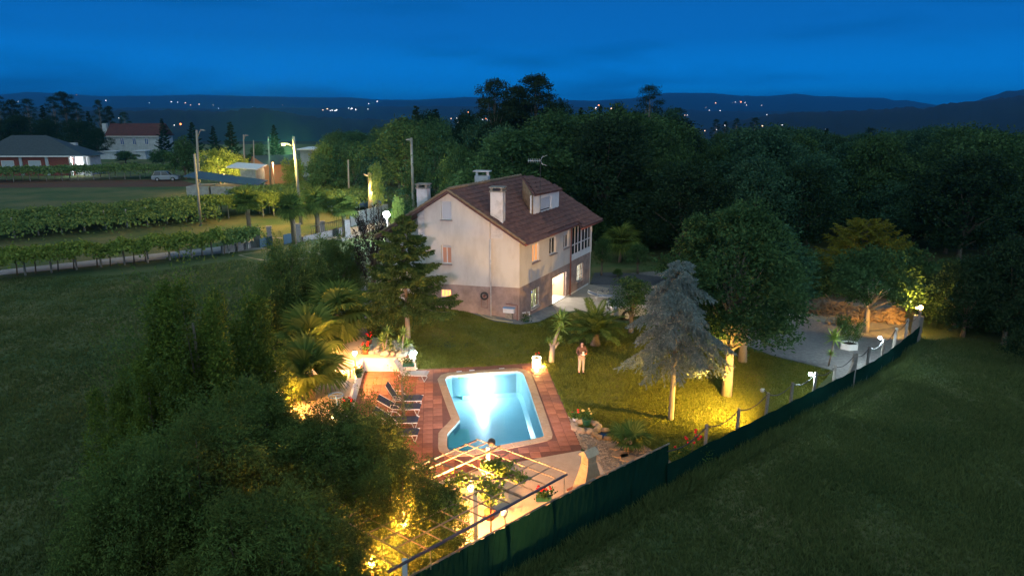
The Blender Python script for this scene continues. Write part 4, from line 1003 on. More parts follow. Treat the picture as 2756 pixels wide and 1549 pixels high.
for (x, y, z0, hd, lb) in ((1038, 952, .65, [(1044, 885), (1028, 908), (1052, 922), (1036, 925)], 'green yucca rising from the rockery, nearer the warm globe lamp'), (1084, 952, .65, [(1087, 887), (1073, 918), (1096, 920), (1084, 932)], 'green yucca rising from the rockery, nearer the white post lamp')):
    b = P(x, y, z0); yy = thing('yucca', lb, 'yucca', b); m = MB()
    for k, (hx, hy) in enumerate(hd):
        q_ = PD(hx, hy+8, b.y+.1*(k-1)); m.tube([b+Vector((.04*(k-1), 0, -.05)), b.lerp(q_, .5)+Vector((.03*(k-1), 0, 0)), q_], [.05, .04, .03], 6)
        link('rosette', ROS[k % 2], yy, q_-b, (0, 0, k), .8 if k else .72)
    m.build('stem', BARKL, yy)
# potted cordyline on the drive and the leafy planter
cp_ = P(2229, 985); co_ = thing('cordyline', 'thin stemmed cordyline beside the fence near the white planter', 'plant', cp_)
zt = HT(cp_, 912); MB().tube([cp_, cp_+Vector((.1, 0, (zt-cp_.z)*.5)), (cp_.x+.12, cp_.y, zt)], .045, 6).build('stem', BARKL, co_)
link('rosette', ROS[1], co_, (.12, 0, zt-cp_.z), (0, 0, 0), 1.1); link('rosette', ROSs, co_, (.06, 0, (zt-cp_.z)*.42), (0, 0, 0), .8)
hx = P(2284, 938); hp = thing('planter', 'white hexagonal planter with a leafy green bush on the drive', 'planter', hx)
MB().prism([(hx.x+math.cos(a)*.52, hx.y+math.sin(a)*.42) for a in [k*pi/3+.2 for k in range(6)]], hx.z, hx.z+.36, [[(hx.x+math.cos(a)*.44, hx.y+math.sin(a)*.35) for a in [k*pi/3+.2 for k in range(6)]]]).build('tub', MWHITE, hp)
MB().prism([(hx.x+math.cos(a)*.43, hx.y+math.sin(a)*.34) for a in [k*pi/3+.2 for k in range(6)]], hx.z+.2, hx.z+.3).build('soil', mat('soil', (.04, .03, .02), .95), hp)
PB = shootbush(14, 1.3, .5, MLEAF['shrub'], n=90, per=22, L=.1, W=.04, h0=.25, blen=.5, upb=1.3, sig=.03)
link('foliage', PB[0], hp, (0, 0, .2), (0, 0, 0), 1.0)
gp_ = P(2262, 905); gt = thing('topiary', 'bright green round topiary on a dark stem by the gravel drive', 'shrub', gp_)
MB().tube([gp_+Vector((0, 0, -.05)), gp_+Vector((0, 0, .7))], .03, 6).build('stem', BARK, gt); link('foliage', PB[0], gt, (0, 0, .35), (0, 0, 0), .62)
# small gravel-garden plants
sp_ = P(1690, 1215, 0); sg = thing('sago_palm', 'bright yellow green low palm in the gravel bed by the fence', 'palm', sp_)
MB().lathe(sp_, [(.16, -.05), (.2, .1), (.14, .25), (.04, .34)], 10).build('trunk', BARKP, sg)
for i in range(9): link('frond', FAN[i % 3], sg, (0, 0, .35), (Matrix.Rotation(i*2.4+.3, 3, 'Z') @ Matrix.Rotation(-(1.0-.8*i/9), 3, 'Y')).to_euler(), .95)
# --- tree line behind: pines, eucalyptus and evergreens against the sky
PINE = [cloudpine(20, 17, 8.5, 4.2, MLEAF['pine'], 13), cloudpine(21, 17, 9.5, 3.6, MLEAF['pine'], 11)]
EUC = cloudpine(22, 19, 8, 3.8, MLEAF['dark'], 24, L=.3, W=.09, bark=BARKL, nsub=34, nleaf=12, br=.17)
CYP = conifer(23, 14, 2.6, MLEAF['dark'], 1.5, 60, L=.5, W=.16, twigs=9, needles=12, droop=.1, tip=.35, gap=.35, hang=.1)
def far(pr, h0, px, D, ytop, name, label, wpx, r0, rz=0, group=None, cat='tree'):
    X = ray(px, 400); x = X.x/X.y*D; p = Vector((x, D, gz(x, D) if D < 260 else -1)); 
    for _ in range(2): p.x = (px-1378)/F*(p.y*cP-(p.z+6-H)*sP)
    h = HT(p, ytop)-p.z; sw = (wpx/2)*(D*cP)/F/r0
    return plant(pr, p, rz, (sw, sw, h/h0), name, label, cat, group)
far(PINE[0], 17, 1330, 92, 226, 'pine_tree', 'pine with a flat clumped crown against the sky, left of the pair', 155, 4.6, 1)
far(PINE[1], 17, 1440, 95, 210, 'pine_tree', 'taller wide crowned pine against the sky, right of the pair', 200, 4.3, 2)
far(PINE[1], 17, 1395, 100, 240, 'pine_tree', 'lower pine filling the gap between the two tall pines', 160, 4.3, 4)
far(EUC, 19, 1740, 100, 234, 'eucalyptus_tree', 'tall airy eucalyptus standing alone against the far hills', 130, 4.2, 0)
far(CYP, 14, 1125, 96, 288, 'cypress_tree', 'dark pointed conifer left of the tall pines', 95, 2.6)
far(CYP, 14, 1175, 100, 296, 'cypress_tree', 'second dark conifer left of the tall pines, blunter top', 115, 2.6, 2)
far(PINE[0], 17, 1085, 110, 325, 'pine_tree', 'lower pine by the dark pole, left of the pointed conifers', 110, 4.6, 3)
far(EUC, 19, 1612, 118, 286, 'eucalyptus_tree', 'small airy tree at the skyline left of the tall eucalyptus', 40, 4.2, 1)
for k, (x, yt, wp) in enumerate(((1925, 322, 38), (1950, 328, 34), (1980, 320, 34), (2030, 318, 46))):
    far(EUC, 19, x, 190, yt, 'eucalyptus_tree', ['narrow tree leftmost of four on the skyline beyond the wood', 'narrow tree second from left of four on the skyline', 'narrow pointed tree third of four on the skyline', 'broader rounded tree rightmost of four on the skyline'][k], wp, 4.2, k, 'narrow trees on the skyline')
# --- the wood
FO = [broadleaf(30+k, 10, 4.0, [MLEAF['forest'], MLEAF['forest2'], MLEAF['forest'], MLEAF['dark']][k], nb=[16, 20, 13, 16][k], nsub=66, nleaf=18, L=.26, W=.15, sig=.34, h0=1.0, brk=[.40, .34, .46, .42][k]) for k in range(4)]
SKY = [(850, 372), (930, 345), (1000, 362), (1060, 335), (1120, 300), (1200, 302), (1235, 330), (1300, 292), (1450, 272), (1530, 284), (1600, 300), (1680, 284), (1790, 300), (1850, 338), (1890, 362), (1960, 342), (2060, 342), (2140, 330), (2195, 338), (2240, 366), (2330, 350), (2400, 338), (2560, 322), (2650, 330), (2690, 352), (2756, 345), (2900, 345)]
rr = random.Random(21); cntf = 0
keep = []
y = 52.0
while y < 215:
    step = 5.6+max(0, y-60)*.05
    x = -34.0-(y-60)*.35
    while x < 60+y*.45:
        px_, py_ = x+rr.uniform(-.35, .35)*step, y+rr.uniform(-.35, .35)*step; x += step
        sx, sy = SX((px_, py_, 0)); 
        if sx < 880 or sx > 2900: continue
        if sx < 1300 and py_ < 78: continue            # drive, lamp and neighbours' side
        if sx < 1080 and py_ < 105: continue
        if sx < 1640 and py_ < 66: continue
        if 1560 < sx < 1790 and py_ < 67: continue      # clearing with the small trees
        if 1790 <= sx < 2180 and py_ < 60: continue
        if 2180 <= sx < 2500 and py_ < 62: continue
        if sx >= 2480 and py_ < 52: continue
        keep.append((px_, py_, sx))
    y += step*.92
for (x, y, sx) in keep:
    p = Vector((x, y, gz(x, y)-(.0 if y < 120 else (y-120)*.02)))
    hm = HT(p, lerpt(SKY, sx)+rr.uniform(0, 30))-p.z
    h = min(rr.uniform(6.2, 11.4)*(1.0 if sx > 1900 else 1.15), hm)
    if sx > 2450: h *= .98
    if h < 4: continue
    k = rr.choice((0, 1, 2, 0, 1, 3) if sx < 2540 else (3, 3, 2)); s = h/10*rr.uniform(.75, 1.35)  # right end drawn mostly from dark trees, its shade put into leaf colour
    lb = ['rounded broadleaf tree of the dark wood beyond the garden', 'bluish rounded broadleaf tree of the dark wood beyond the garden', 'wide crowned broadleaf tree of the dark wood beyond the garden', 'very dark evergreen tree of the wood beyond the garden'][k]
    if rr.random() < .13 and y > 80:
        q = rr.choice((0, 1)); pr_, hh_ = ((CYP, 14), (EUC, 19))[q]; h2 = h*rr.uniform(1.0, 1.18)
        plant(pr_, p, rr.uniform(0, 6.28), (h2/hh_*1.25,)*2+(h2/hh_,), ['conifer', 'eucalyptus_tree'][q], ['dark conifer poking out of the broadleaf wood', 'airy eucalyptus standing among the broadleaf wood'][q], 'tree', ['conifers in the wood', 'eucalypts in the wood'][q]); cntf += 1; continue
    plant(FO[k], p, rr.uniform(0, 6.28), (s, s, h/10), 'broadleaf_tree', lb, 'tree', ['rounded trees of the wood', 'bluish trees of the wood', 'wide crowned trees of the wood', 'dark evergreens of the wood'][k]); cntf += 1
for k, (x, yt, wp, pr_, h0_, r0_, D_) in enumerate(((1015, 345, 90, FO[1], 10, 4.4, 108), (1150, 300, 120, FO[3], 10, 4.4, 98), (1255, 300, 110, FO[3], 10, 4.4, 100), (1500, 268, 130, FO[3], 10, 4.4, 104), (1560, 292, 80, CYP, 14, 2.6, 108), (1660, 280, 90, FO[3], 10, 4.4, 106), (1800, 296, 110, FO[1], 10, 4.4, 110), (1375, 262, 150, FO[3], 10, 4.4, 99))):
    far(pr_, h0_, x, D_, yt, 'tall_tree', ['tall tree of the wood edge right of the drive', 'tall dark tree under the pointed conifers', 'tall dark tree left of the left pine trunk', 'tall dark tree right of the tall pines', 'dark pointed tree in the dip right of the tall pines', 'tall dark tree left of the eucalyptus', 'tall rounded tree right of the eucalyptus', 'dark tree filling the foot of the tall pines'][k], wp, r0_, k)
print('wood trees', cntf)
# row edge right behind the corner lamp and dark shrubs, the shade put into dark leaves
for k, (x, y, yt, wp) in enumerate(((2590, 905, 690, 210), (2700, 930, 640, 240), (2790, 1000, 700, 220), (2540, 860, 730, 130))):
    grow(FO[3], 10, x, y, yt, 'broadleaf_tree', ['black evergreen just right of the corner fence lamp', 'black evergreen at the right edge of the photo behind the field', 'lowest black evergreen cut by the right edge', 'low black evergreen hugging the fence corner'][k], rz=k, wpx=wp, r0=4.4)

# undergrowth closing the foot of the wood
rr = random.Random(77); kk = 0
UG = broadleaf(90, 3.0, 1.7, MLEAF['forest'], nb=9, nsub=50, nleaf=14, L=.2, W=.11, sig=.2, h0=.15, brk=.6)
for (x0_, y0_, x1_, y1_, n_) in ((2500, 862, 2790, 905, 11), (2470, 800, 2790, 850, 10), (2170, 800, 2440, 790, 8), (1820, 770, 2160, 795, 9), (1600, 668, 1800, 668, 7)):
    for i in range(n_):
        t_ = (i+.5)/n_; p = P(x0_+(x1_-x0_)*t_+rr.uniform(-8, 8), y0_+(y1_-y0_)*t_+rr.uniform(-6, 3)); s_ = rr.uniform(.75, 1.25)
        plant(UG, p, rr.random()*6, (s_*1.15, s_*1.15, s_*rr.uniform(.8, 1.1)), 'shrub', 'dark undergrowth shrub at the foot of the wood', 'shrub', 'undergrowth shrubs along the wood edge')
# ================================================================== GARDEN OBJECTS
MMETAL = mat('painted_steel', (.36, .28, .20), .6, (.20, .14, .09), 5, metal=.2)
MBEAM = mat('dark_steel_beam', (.12, .11, .14), .45, metal=.4)
MGREENF = bpy.data.materials.new('green_windbreak'); MGREENF.use_nodes = True; t = MGREENF.node_tree; t.nodes.clear()
o_ = N(t, 'ShaderNodeOutputMaterial'); a_ = N(t, 'ShaderNodeBsdfDiffuse'); b_ = N(t, 'ShaderNodeBsdfTranslucent'); m_ = N(t, 'ShaderNodeMixShader'); m_.inputs[0].default_value = .12
nz = N(t, 'ShaderNodeTexNoise'); nz.inputs['Scale'].default_value = 1.5; nz.inputs['Detail'].default_value = 6; r_ = N(t, 'ShaderNodeValToRGB'); r_.color_ramp.elements[0].color = (.003, .020, .014, 1); r_.color_ramp.elements[1].color = (.007, .036, .025, 1)
co = N(t, 'ShaderNodeTexCoord'); t.links.new(co.outputs['Object'], nz.inputs[0]); t.links.new(nz.outputs[0], r_.inputs[0])
for k in (a_, b_): t.links.new(r_.outputs[0], k.inputs[0])
t.links.new(a_.outputs[0], m_.inputs[1]); t.links.new(b_.outputs[0], m_.inputs[2]); t.links.new(m_.outputs[0], o_.inputs[0])
MPOST = mat('concrete_post', (.16, .145, .13), .9, (.22, .20, .18), 8, .4, 40)
# --- fence along the field
def fpt(x):
    pts = [Vector((*p, 0)) for p in fence]
    for (a, b), (pa, pb) in zip(zip(fence_px, fence_px[1:]), zip(pts, pts[1:])):
        if a[0] <= x <= b[0]: y = a[1]+(b[1]-a[1])*(x-a[0])/(b[0]-a[0]); q = P(x, y, 0); return q
    return P(x, fence_px[-1][1], 0)
fe = thing('fence', 'long green windbreak fence with concrete posts between the garden and the dark field', 'fence', fpt(1800))
tall = [1012, 1130, 1250, 1370, 1490, 1600, 1700, 1790]
ztop = HT(fpt(1790), 1194); print('tall fence', ztop)
for a, b in zip(tall, tall[1:]):
    p, q_ = fpt(a), fpt(b); d = (q_-p).normalized(); q_ = q_+d*.06; p = p-d*.06; n_ = Vector((-d.y, d.x, 0)); m = MB(); K = 14; vs = []; 
    for k in range(K+1):
        for z in (-.05, ztop*.33, ztop*.66, ztop-.02-.02*math.sin(pi*((k*3/K) % 1))): vs.append(p+d*((q_-p).length*k/K)+Vector((0, 0, z))+n_*(.035*math.sin(k*2.1+z*3+a)+.02*math.sin(k*5.3-z*2)))
    m.add(vs, [(4*k+j, 4*k+j+1, 4*k+5+j, 4*k+4+j) for k in range(K) for j in range(3)]); m.build('windbreak_panel', MGREENF, fe)
    MB().tube([p+Vector((0, 0, ztop)), q_+Vector((0, 0, ztop))], .028, 6).build('top_rail', MMETAL, fe)
    MB().tube([p+n_*.06+Vector((0, 0, -.1)), p+n_*.06+Vector((0, 0, ztop))], .03, 6).build('post', MMETAL, fe)
# white kerb wall inside the tall fence
for a, b in ((1012, 1250), (1250, 1490), (1490, 1690)):
    p, q_ = fpt(a), fpt(b); d = (q_-p).normalized(); n_ = Vector((-d.y, d.x, 0)); p = p+n_*.28; q_ = q_+n_*.28
    MB().box((p+q_)/2+Vector((0, 0, .35)), ((q_-p).length, .18, .9), math.atan2(d.y, d.x)).build('kerb_wall', MWHITE, fe)
low = [1790, 1893, 1978, 2054, 2121.5, 2183.7, 2236, 2287, 2327, 2366, 2397, 2430, 2464]
tops = [1208, 1142, 1098, 1056, 1029, 1001, 982, 951, 931, 913, 881, 857, 838]
cab = []
hl = 1.08
for k, (x, yt) in enumerate(zip(low, tops)):
    p = fpt(x); z = min(2.2, HT(p, yt)); cab.append(p+Vector((0, 0, z-.08)))
    if k == 0: continue
    tl = R.uniform(-.03, .03)
    MB().bar(p+Vector((0, 0, -.1)), p+Vector((tl, 0, z)), .1, .1).build('post', MPOST, fe)
    if k == 7: MB().bar(p+Vector((-.7, -.5, 0)), p+Vector((0, 0, z*.8)), .1).bar(p+Vector((.1, .1, -.1)), p+Vector((.1, .1, z)), .2, .14).build('brace', MPOST, fe)
for k, (a, b) in enumerate(zip(low, low[1:])):
    p, q_ = fpt(a), fpt(b); d = (q_-p).normalized(); q_ = q_+d*.05; p = p-d*.05; n_ = Vector((d.y, -d.x, 0))*.07; K = 6; vs = []; m = MB()
    for j in range(K+1):
        for z in (-.12, .3, .7, hl-.04*math.sin(pi*j/K)): vs.append(p+n_+d*((q_-p).length*j/K)+Vector((0, 0, z))+n_*.3*math.sin(j*1.7+z*4))
    m.add(vs, [(4*j+i, 4*j+i+1, 4*j+5+i, 4*j+4+i) for j in range(K) for i in range(3)]); m.build('windbreak_panel', MGREENF, fe)
    c0, c1 = cab[k], cab[k+1]
    MB().tube([c0.lerp(c1, s)-Vector((0, 0, .22*math.sin(pi*s))) for s in [j/8 for j in range(9)]], .022, 5).build('cable', MDARKM, fe)
# far corner: pillar and yellow-lit side mesh
p = fpt(2464); pl = MB().box(p+Vector((.1, .25, .75)), (.38, .38, 1.7), .4).build('pillar', MPOST, fe)
q0 = P(2430, 822, 0); MB().slab([p+Vector((0, .4, 0)), q0, q0+Vector((0, 0, 1.2)), p+Vector((0, .4, 1.3))], .02, (1, 0, 0)).build('side_mesh', mat('chain_mesh', (.16, .15, .05), .8, (.09, .09, .03), 60), fe)
# --- pergola
ZP = 2.4
Tq, Rq, Bq = P(1282, 1184, ZP), P(1526, 1275, ZP), P(1107, 1503, ZP); Lq = Tq+(Bq-Rq)
pe = thing('pergola', 'open white metal pergola grid over the lit terrace by the fence', 'pergola', (Tq+Bq)/2-Vector((0, 0, ZP)))
MB().bar(Bq-(Rq-Bq)*.12, Rq, .05, .06).build('beam', MBEAM, pe); MB().bar(Lq, Tq, .05).build('beam', MBEAM, pe)
NJ = 12
for k in range(0, NJ+2):
    a = Rq.lerp(Bq, k/NJ); b = Tq.lerp(Lq, k/NJ); w_ = .026
    if k == 4: w_ = .06
    MB().bar(a+Vector((0, 0, .05)), b+Vector((0, 0, .05)), w_).build('rail', MMETAL, pe)
for k in range(1, 7):
    a = Tq.lerp(Rq, k/7); b = Lq.lerp(Bq, k/7)
    MB().bar(a+Vector((0, 0, .10)), b+Vector((0, 0, .10)), .026 if k != 2 else .06).build('rail', MMETAL, pe)
for (u, v) in ((.17, .02), (.17, .52), (.17, 1.0), (.62, .40), (.97, 1.02)):
    t_ = Tq.lerp(Rq, u).lerp(Lq.lerp(Bq, u), v); MB().bar(t_+Vector((0, 0, -ZP)), t_, .12).build('post', MWHITE, pe)
for k in (0.02, .45, .9): 
    t_ = Rq.lerp(Bq, k); f_ = t_+(Rq-Tq).normalized()*.0; MB().bar(f_+Vector((0, 0, ztop-ZP)), f_, .025).build('post', MMETAL, pe)
fp = Tq.lerp(Rq, .17)
# vines on the pergola
rng = np.random.default_rng(31)
def vine(name, label, cen, r, n, m=MLEAF['vine'], hang=.4, L=.14, W=.11):
    pts = []; 
    for (px, py, z, rr_, k) in cen:
        c = np.array(P(px, py, z)); pts.append(c+rng.normal(size=(k, 3))*np.array([rr_, rr_*.7, hang*.3]))
    pts = np.concatenate(pts); o = thing(name, label, 'vine', Vector(pts.mean(0)).xy.to_3d())
    qobj('foliage', diamonds(pts, L, W, rng), m, o)
    m_ = MB(); c = [P(px, py, z) for (px, py, z, a, b) in cen]; m_.tube([Vector((c[0].x, c[0].y, 0)), c[0]]+c[1:], .025, 5); m_.build('stem', BARK, o); return o
vine('grape_vine', 'sparse vine trained over the middle of the pergola', [(1320, 1252, 2.5, .16, 170), (1345, 1258, 2.5, .2, 230), (1362, 1272, 2.5, .16, 150), (1400, 1285, 2.45, .12, 90), (1240, 1290, 2.45, .18, 170), (1310, 1308, 2.45, .2, 190), (1328, 1322, 2.45, .14, 100)], .3, 100, L=.12, W=.09)
vine('grape_vine', 'bright vine above the overhanging tree on the pergola', [(1195, 1325, 2.5, .22, 260), (1175, 1360, 2.5, .26, 260), (1215, 1340, 2.5, .18, 110), (1238, 1372, 2.4, .12, 80), (1130, 1335, 2.5, .25, 200)], .3, 100, L=.12, W=.09)
# lamp on the pergola post and hanging lamp
MBULBW = emat('warm_bulb', (1, .62, .22), 40); MBULBC = emat('cool_bulb', (.85, .95, 1), 45); MBULBWW = emat('white_planter_glow', (1, .80, .48), 7)
def glob(loc, r, m, par, name='bulb'):
    return MB().ball(loc, r, 12).build(name, m, par)
def lampthing(name, label, base, head, r, power, col, bm_, postr=.035, postm=None, cat='lamp', cap=True, point=True):
    o = thing(name, label, cat, base)
    MB().lathe(base, [(.12, -.03), (.12, .03), (postr, .06)], 10).build('base', postm or MDARKM, o)
    MB().tube([base+Vector((0, 0, .03)), head-Vector((0, 0, r*.9))], postr, 8).build('post', postm or MDARKM, o)
    glob(head, r, bm_, o)
    if cap: MB().lathe(head+Vector((0, 0, r*.85)), [(r*.9, 0), (r*.8, .03), (.01, .07)], 10).build('cap', postm or MDARKM, o)
    if point: light('POINT', 'lamp_light', head, power, col, o, r*1.2)
    return o
hl_ = P(1267, 1313, 1.9); o = thing('pergola_lamp', 'glaring warm lamp hanging under the pergola among the vines', 'lamp', hl_)
MB().tube([hl_+Vector((0, 0, .1)), hl_+Vector((0, 0, .55))], .012, 5).build('cord', MDARKM, o); MB().lathe(hl_+Vector((0, 0, .17)), [(.05, 0), (.04, .05), (.02, .07)], 12).build('shade', MDARKM, o); glob(hl_, .10, MBULBW, o)
light('POINT', 'lamp_light', hl_, 3000, (1, .42, .12), o, .13)
fl_ = P(1323, 1190, 2.75); o = thing('floodlight', 'round floodlight on top of the pergola post facing the house', 'floodlight', fl_)
hd = Vector((.0, 1, .05)).normalized(); MB().tube([fl_-hd*.13, fl_-hd*.05, fl_+hd*.08], [.07, .12, .12], 12).build('housing', MDARKM, o); MB().tube([Vector((fp.x, fp.y, ZP)), fl_-Vector((0, 0, .1))], .03, 6).build('bracket', MMETAL, o)
MB().tube([fl_+hd*.081, fl_+hd*.086], [.105, .105], 12).build('lens', emat('flood_lens', (1, .85, .7), 12), o)
light('SPOT', 'house_flood', fl_+hd*.22, 6600, (.96, .80, .90), o, .06, Vector((-1.2, 43, 3.0)), 86, .8)
# second small floodlight, white, low by the kerb
f2 = P(1357, 1384, .75); o = thing('floodlight', 'small white floodlight on the kerb wall under the pergola', 'floodlight', f2); MB().tube([f2+Vector((0, -.1, 0)), f2+Vector((0, .08, .06))], [.07, .13], 10).build('housing', MWHITE, o); MB().tube([f2+Vector((0, .082, .061)), f2+Vector((0, .086, .064))], .115, 10).build('lens', emat('small_lens', (1, .9, .75), 6), o)
MB().tube([f2+Vector((.06, -.05, -.4)), f2], .02, 5).build('bracket', MMETAL, o)
# --- raised terrace on the left with white retaining wall
ZT = .72
rt_px = [(979, 963), (1119, 966), (1110, 925), (1000, 905), (880, 905), (822, 930), (745, 1050), (700, 1200), (760, 1400), (850, 1400), (880, 1290), (920, 1152)]
rt = PG(rt_px, ZT)
MPAVE = mat('cream_paving', (.50, .40, .28), .85, (.58, .47, .34), 2.5, .2, 50)
rtm = MB().prism(rt, -.05, ZT-.02); o = rtm.build('retaining_wall', MWHITE); o['kind'] = 'thing'; tag(o, 'white retaining wall holding up the left terrace beside the red deck', 'wall')
MB().prism([tuple(p) for p in offset(rt if sum(rt[i].x*rt[(i+1) % len(rt)].y-rt[(i+1) % len(rt)].x*rt[i].y for i in range(len(rt))) > 0 else rt[::-1], -.12)], ZT-.018, ZT).build('raised_terrace', MPAVE)['kind'] = 'structure'
# rockery
rk = random.Random(2); MROCK = mat('rock', (.34, .27, .21), .9, (.50, .42, .34), 5, .5, 30)
for k, (x, y, s) in enumerate([(1000, 952, .2), (1012, 948, .24), (1028, 954, .22), (1040, 956, .24), (1018, 938, .2), (1000, 935, .18), (1034, 935, .2), (1052, 940, .22), (1058, 956, .2), (1070, 944, .24), (1074, 957, .2), (1092, 942, .2), (988, 945, .2), (1022, 925, .18), (1050, 925, .18), (1075, 928, .2)]):
    p = P(x, y, ZT); m = MB().rock((0, 0, 0), (s*.9, s*.7, s*.8), k, k); q_ = m.build('rock', MROCK); q_.location = p+Vector((0, 0, s*.35))
    tag(q_, 'rough tan rock of the rockery behind the white retaining wall', 'rock', 'rocks of the rockery')
SHR = broadleaf(41, .7, .45, MLEAF['cedar'], nb=5, nsub=26, nleaf=10, L=.07, W=.02, sig=.07, h0=.1, brk=.6)
plant(SHR, P(1070, 950, ZT), 0, 1, 'silver_shrub', 'pale silver shrub between the two rockery yuccas', 'shrub'); plant(SHR, P(1100, 960, ZT), 2, .8, 'silver_shrub', 'small silver shrub at the right end of the rockery', 'shrub')
# geraniums
MRED = mat('red_petals', (.62, .02, .015), .6); MTERRA = mat('terracotta', (.42, .13, .05), .8); MPGREEN = mat('green_pot', (.02, .10, .06), .5)
def geranium(base, label, potm, pr_=.16, ph_=.24, spread=.22, flowers=7, box=False, leafm='shrub', fm=None, name='potted_geranium', seed=0, h=.3):
    o = thing(name, label, 'potted plant', base); r_ = random.Random(seed+50)
    if box: MB().box(base+Vector((0, 0, ph_/2)), (pr_*3.6, pr_*1.3, ph_), 0).build('planter_box', potm, o)
    else: MB().lathe(base, [(.001, 0), (pr_*.75, 0), (pr_, ph_*.9), (pr_*1.1, ph_), (pr_*.9, ph_), (pr_*.85, ph_*.8), (.001, ph_*.8)], 12).build('pot', potm, o)
    g_ = np.random.default_rng(seed); k = 260; sx = 2.0 if box else 1
    pts = np.array(base)+np.array([0, 0, ph_+h*.4])+g_.normal(size=(k, 3))*np.array([spread*.5*sx, spread*.5, h*.28])
    qobj('foliage', diamonds(pts, .08, .06, g_), MLEAF[leafm], o)
    for i in range(flowers):
        a = r_.random()*6.28; c = base+Vector((math.cos(a)*spread*.7*sx, math.sin(a)*spread*.6, ph_+h*(.7+.6*r_.random())))
        MB().rock(c, (.05, .05, .04), i+seed).build('flower', fm or MRED, o)
    return o
geranium(P(966, 1014, ZT), 'dark pot of red geranium on the near end of the white wall corner', MPGREEN, seed=1)
geranium(P(935, 1105, ZT), 'green pot of red geranium lower down on the white wall', MPGREEN, .2, .26, .34, 10, seed=2)
geranium(P(994, 925, ZT), 'orange pot of red geranium left of the rockery, upper one', MTERRA, seed=3); geranium(P(984, 952, ZT), 'orange pot of red geranium left of the rockery, lower one', MTERRA, seed=4)
geranium(P(1100, 985, .62), 'long green flower box hung at the right end of the white wall', MPGREEN, .16, .18, .2, 5, True, seed=5, fm=mat('dark_red_petals', (.25, .02, .04), .7))
geranium(P(925, 1040, ZT), 'white pot with a yellowish plant on the cream terrace', MWHITE, .2, .3, .2, 0, leafm='vine', seed=6)
geranium(P(1090, 940, ZT), 'red flower at the right edge of the rockery', MTERRA, .1, .1, .12, 3, seed=7)
# slatted table on the terrace
tb = P(925, 1010, ZT); to = thing('slatted_table', 'small grey slatted wooden table on the cream terrace', 'table', tb)
for k in range(7): MB().box(tb+Vector((-.42+.14*k, .0, .45)), (.125, .75, .03)).build('slat', mat('grey_wood', (.20, .16, .15), .8) if k == 0 else bpy.data.materials['grey_wood'], to)
for sx in (-.4, .4):
    for sy in (-.3, .3): MB().box(tb+Vector((sx, sy, .215)), (.05, .05, .43)).build('leg', bpy.data.materials['grey_wood'], to)
# blue hoop stand
bs = P(908, 1120, ZT); bo = thing('bird_bath', 'pale blue ring on a thin blue stand by the white wall', 'stand', bs)
MB().tube(ring(bs+Vector((0, 0, .95)), (0, 0, 1), .3, 0), .02, 6, False).build('ring', mat('blue_metal', (.10, .25, .50), .4), bo); MB().tube([bs, bs+Vector((.05, 0, .5)), bs+Vector((0, 0, .95))], .022, 6).tube([bs+Vector((-.3, 0, .95)), bs+Vector((.3, 0, .95))], .012, 5).build('stand', bpy.data.materials['blue_metal'], bo)
# lamps of the left terrace
b_ = P(957, 988, ZT); lampthing('globe_lamp', 'glowing warm globe lamp on a dark post on the cream terrace', b_, Vector((b_.x, b_.y, HT(b_, 949))), .12, 1500, (1, .42, .11), MBULBW, .03)
b_ = P(1118, 992, 0); lampthing('post_lamp', 'cool white lamp on a white post at the end of the retaining wall', b_, Vector((b_.x, b_.y, HT(b_, 949))), .10, 150, (.78, .93, 1), MBULBC, .045, MWHITE)
b_ = P(757, 1110, ZT); lampthing('wall_lamp', 'glaring yellow lamp half hidden in leaves at the left garden wall', b_, Vector((b_.x, b_.y, HT(b_, 1059))), .13, 1600, (1, .40, .08), MBULBW, .03)
b_ = P(826, 955, ZT); o = lampthing('spot_lamp', 'small pinkish spot lamp behind the middle fan palm', b_, Vector((b_.x, b_.y, HT(b_, 927))), .06, 1200, (1, .46, .12), emat('pink_bulb', (1, .75, .7), 20), .02)
b_ = P(898, 1150, ZT); lampthing('spot_lamp', 'small warm lamp glinting through the feathery branches below the palms', b_, Vector((b_.x, b_.y, HT(b_, 1122))), .06, 400, (1, .46, .13), MBULBW, .02)
gw0, gw1 = P(728, 1100, 0), P(815, 955, 0); d = (gw1-gw0).normalized()
o = MB().box((gw0+gw1)/2+Vector((0, 0, .65)), ((gw1-gw0).length, .18, 1.3), math.atan2(d.y, d.x)).build('garden_wall', MPAVE); tag(o, 'cream garden wall running up the left side of the palms', 'wall')
bw = vine('lit_shrub', 'small leaved shrub glowing bright yellow beside the glaring left lamp', [(790, 1066, 1.1, .2, 260), (812, 1062, 1.0, .22, 300), (800, 1048, 1.3, .16, 160)], .2, 10, MLEAF['vine'], 1.2, .09, .06)
b_ = P(1087, 1409, 2.0); b_.z = 0; lampthing('wall_lamp', 'warm lamp glinting through the feathery tree beside the pergola', b_, Vector((b_.x, b_.y, 2.0)), .08, 3000, (1, .38, .07), MBULBW, .025)
b_ = P(1000, 1515, 1.5); b_.z = 0; lampthing('wall_lamp', 'unseen low warm lamp added under the feathery branches at the bottom edge', b_, Vector((b_.x, b_.y, 1.5)), .08, 2200, (1, .38, .07), MBULBW, .025)  # unseen lamp, added to brighten the feathery foliage
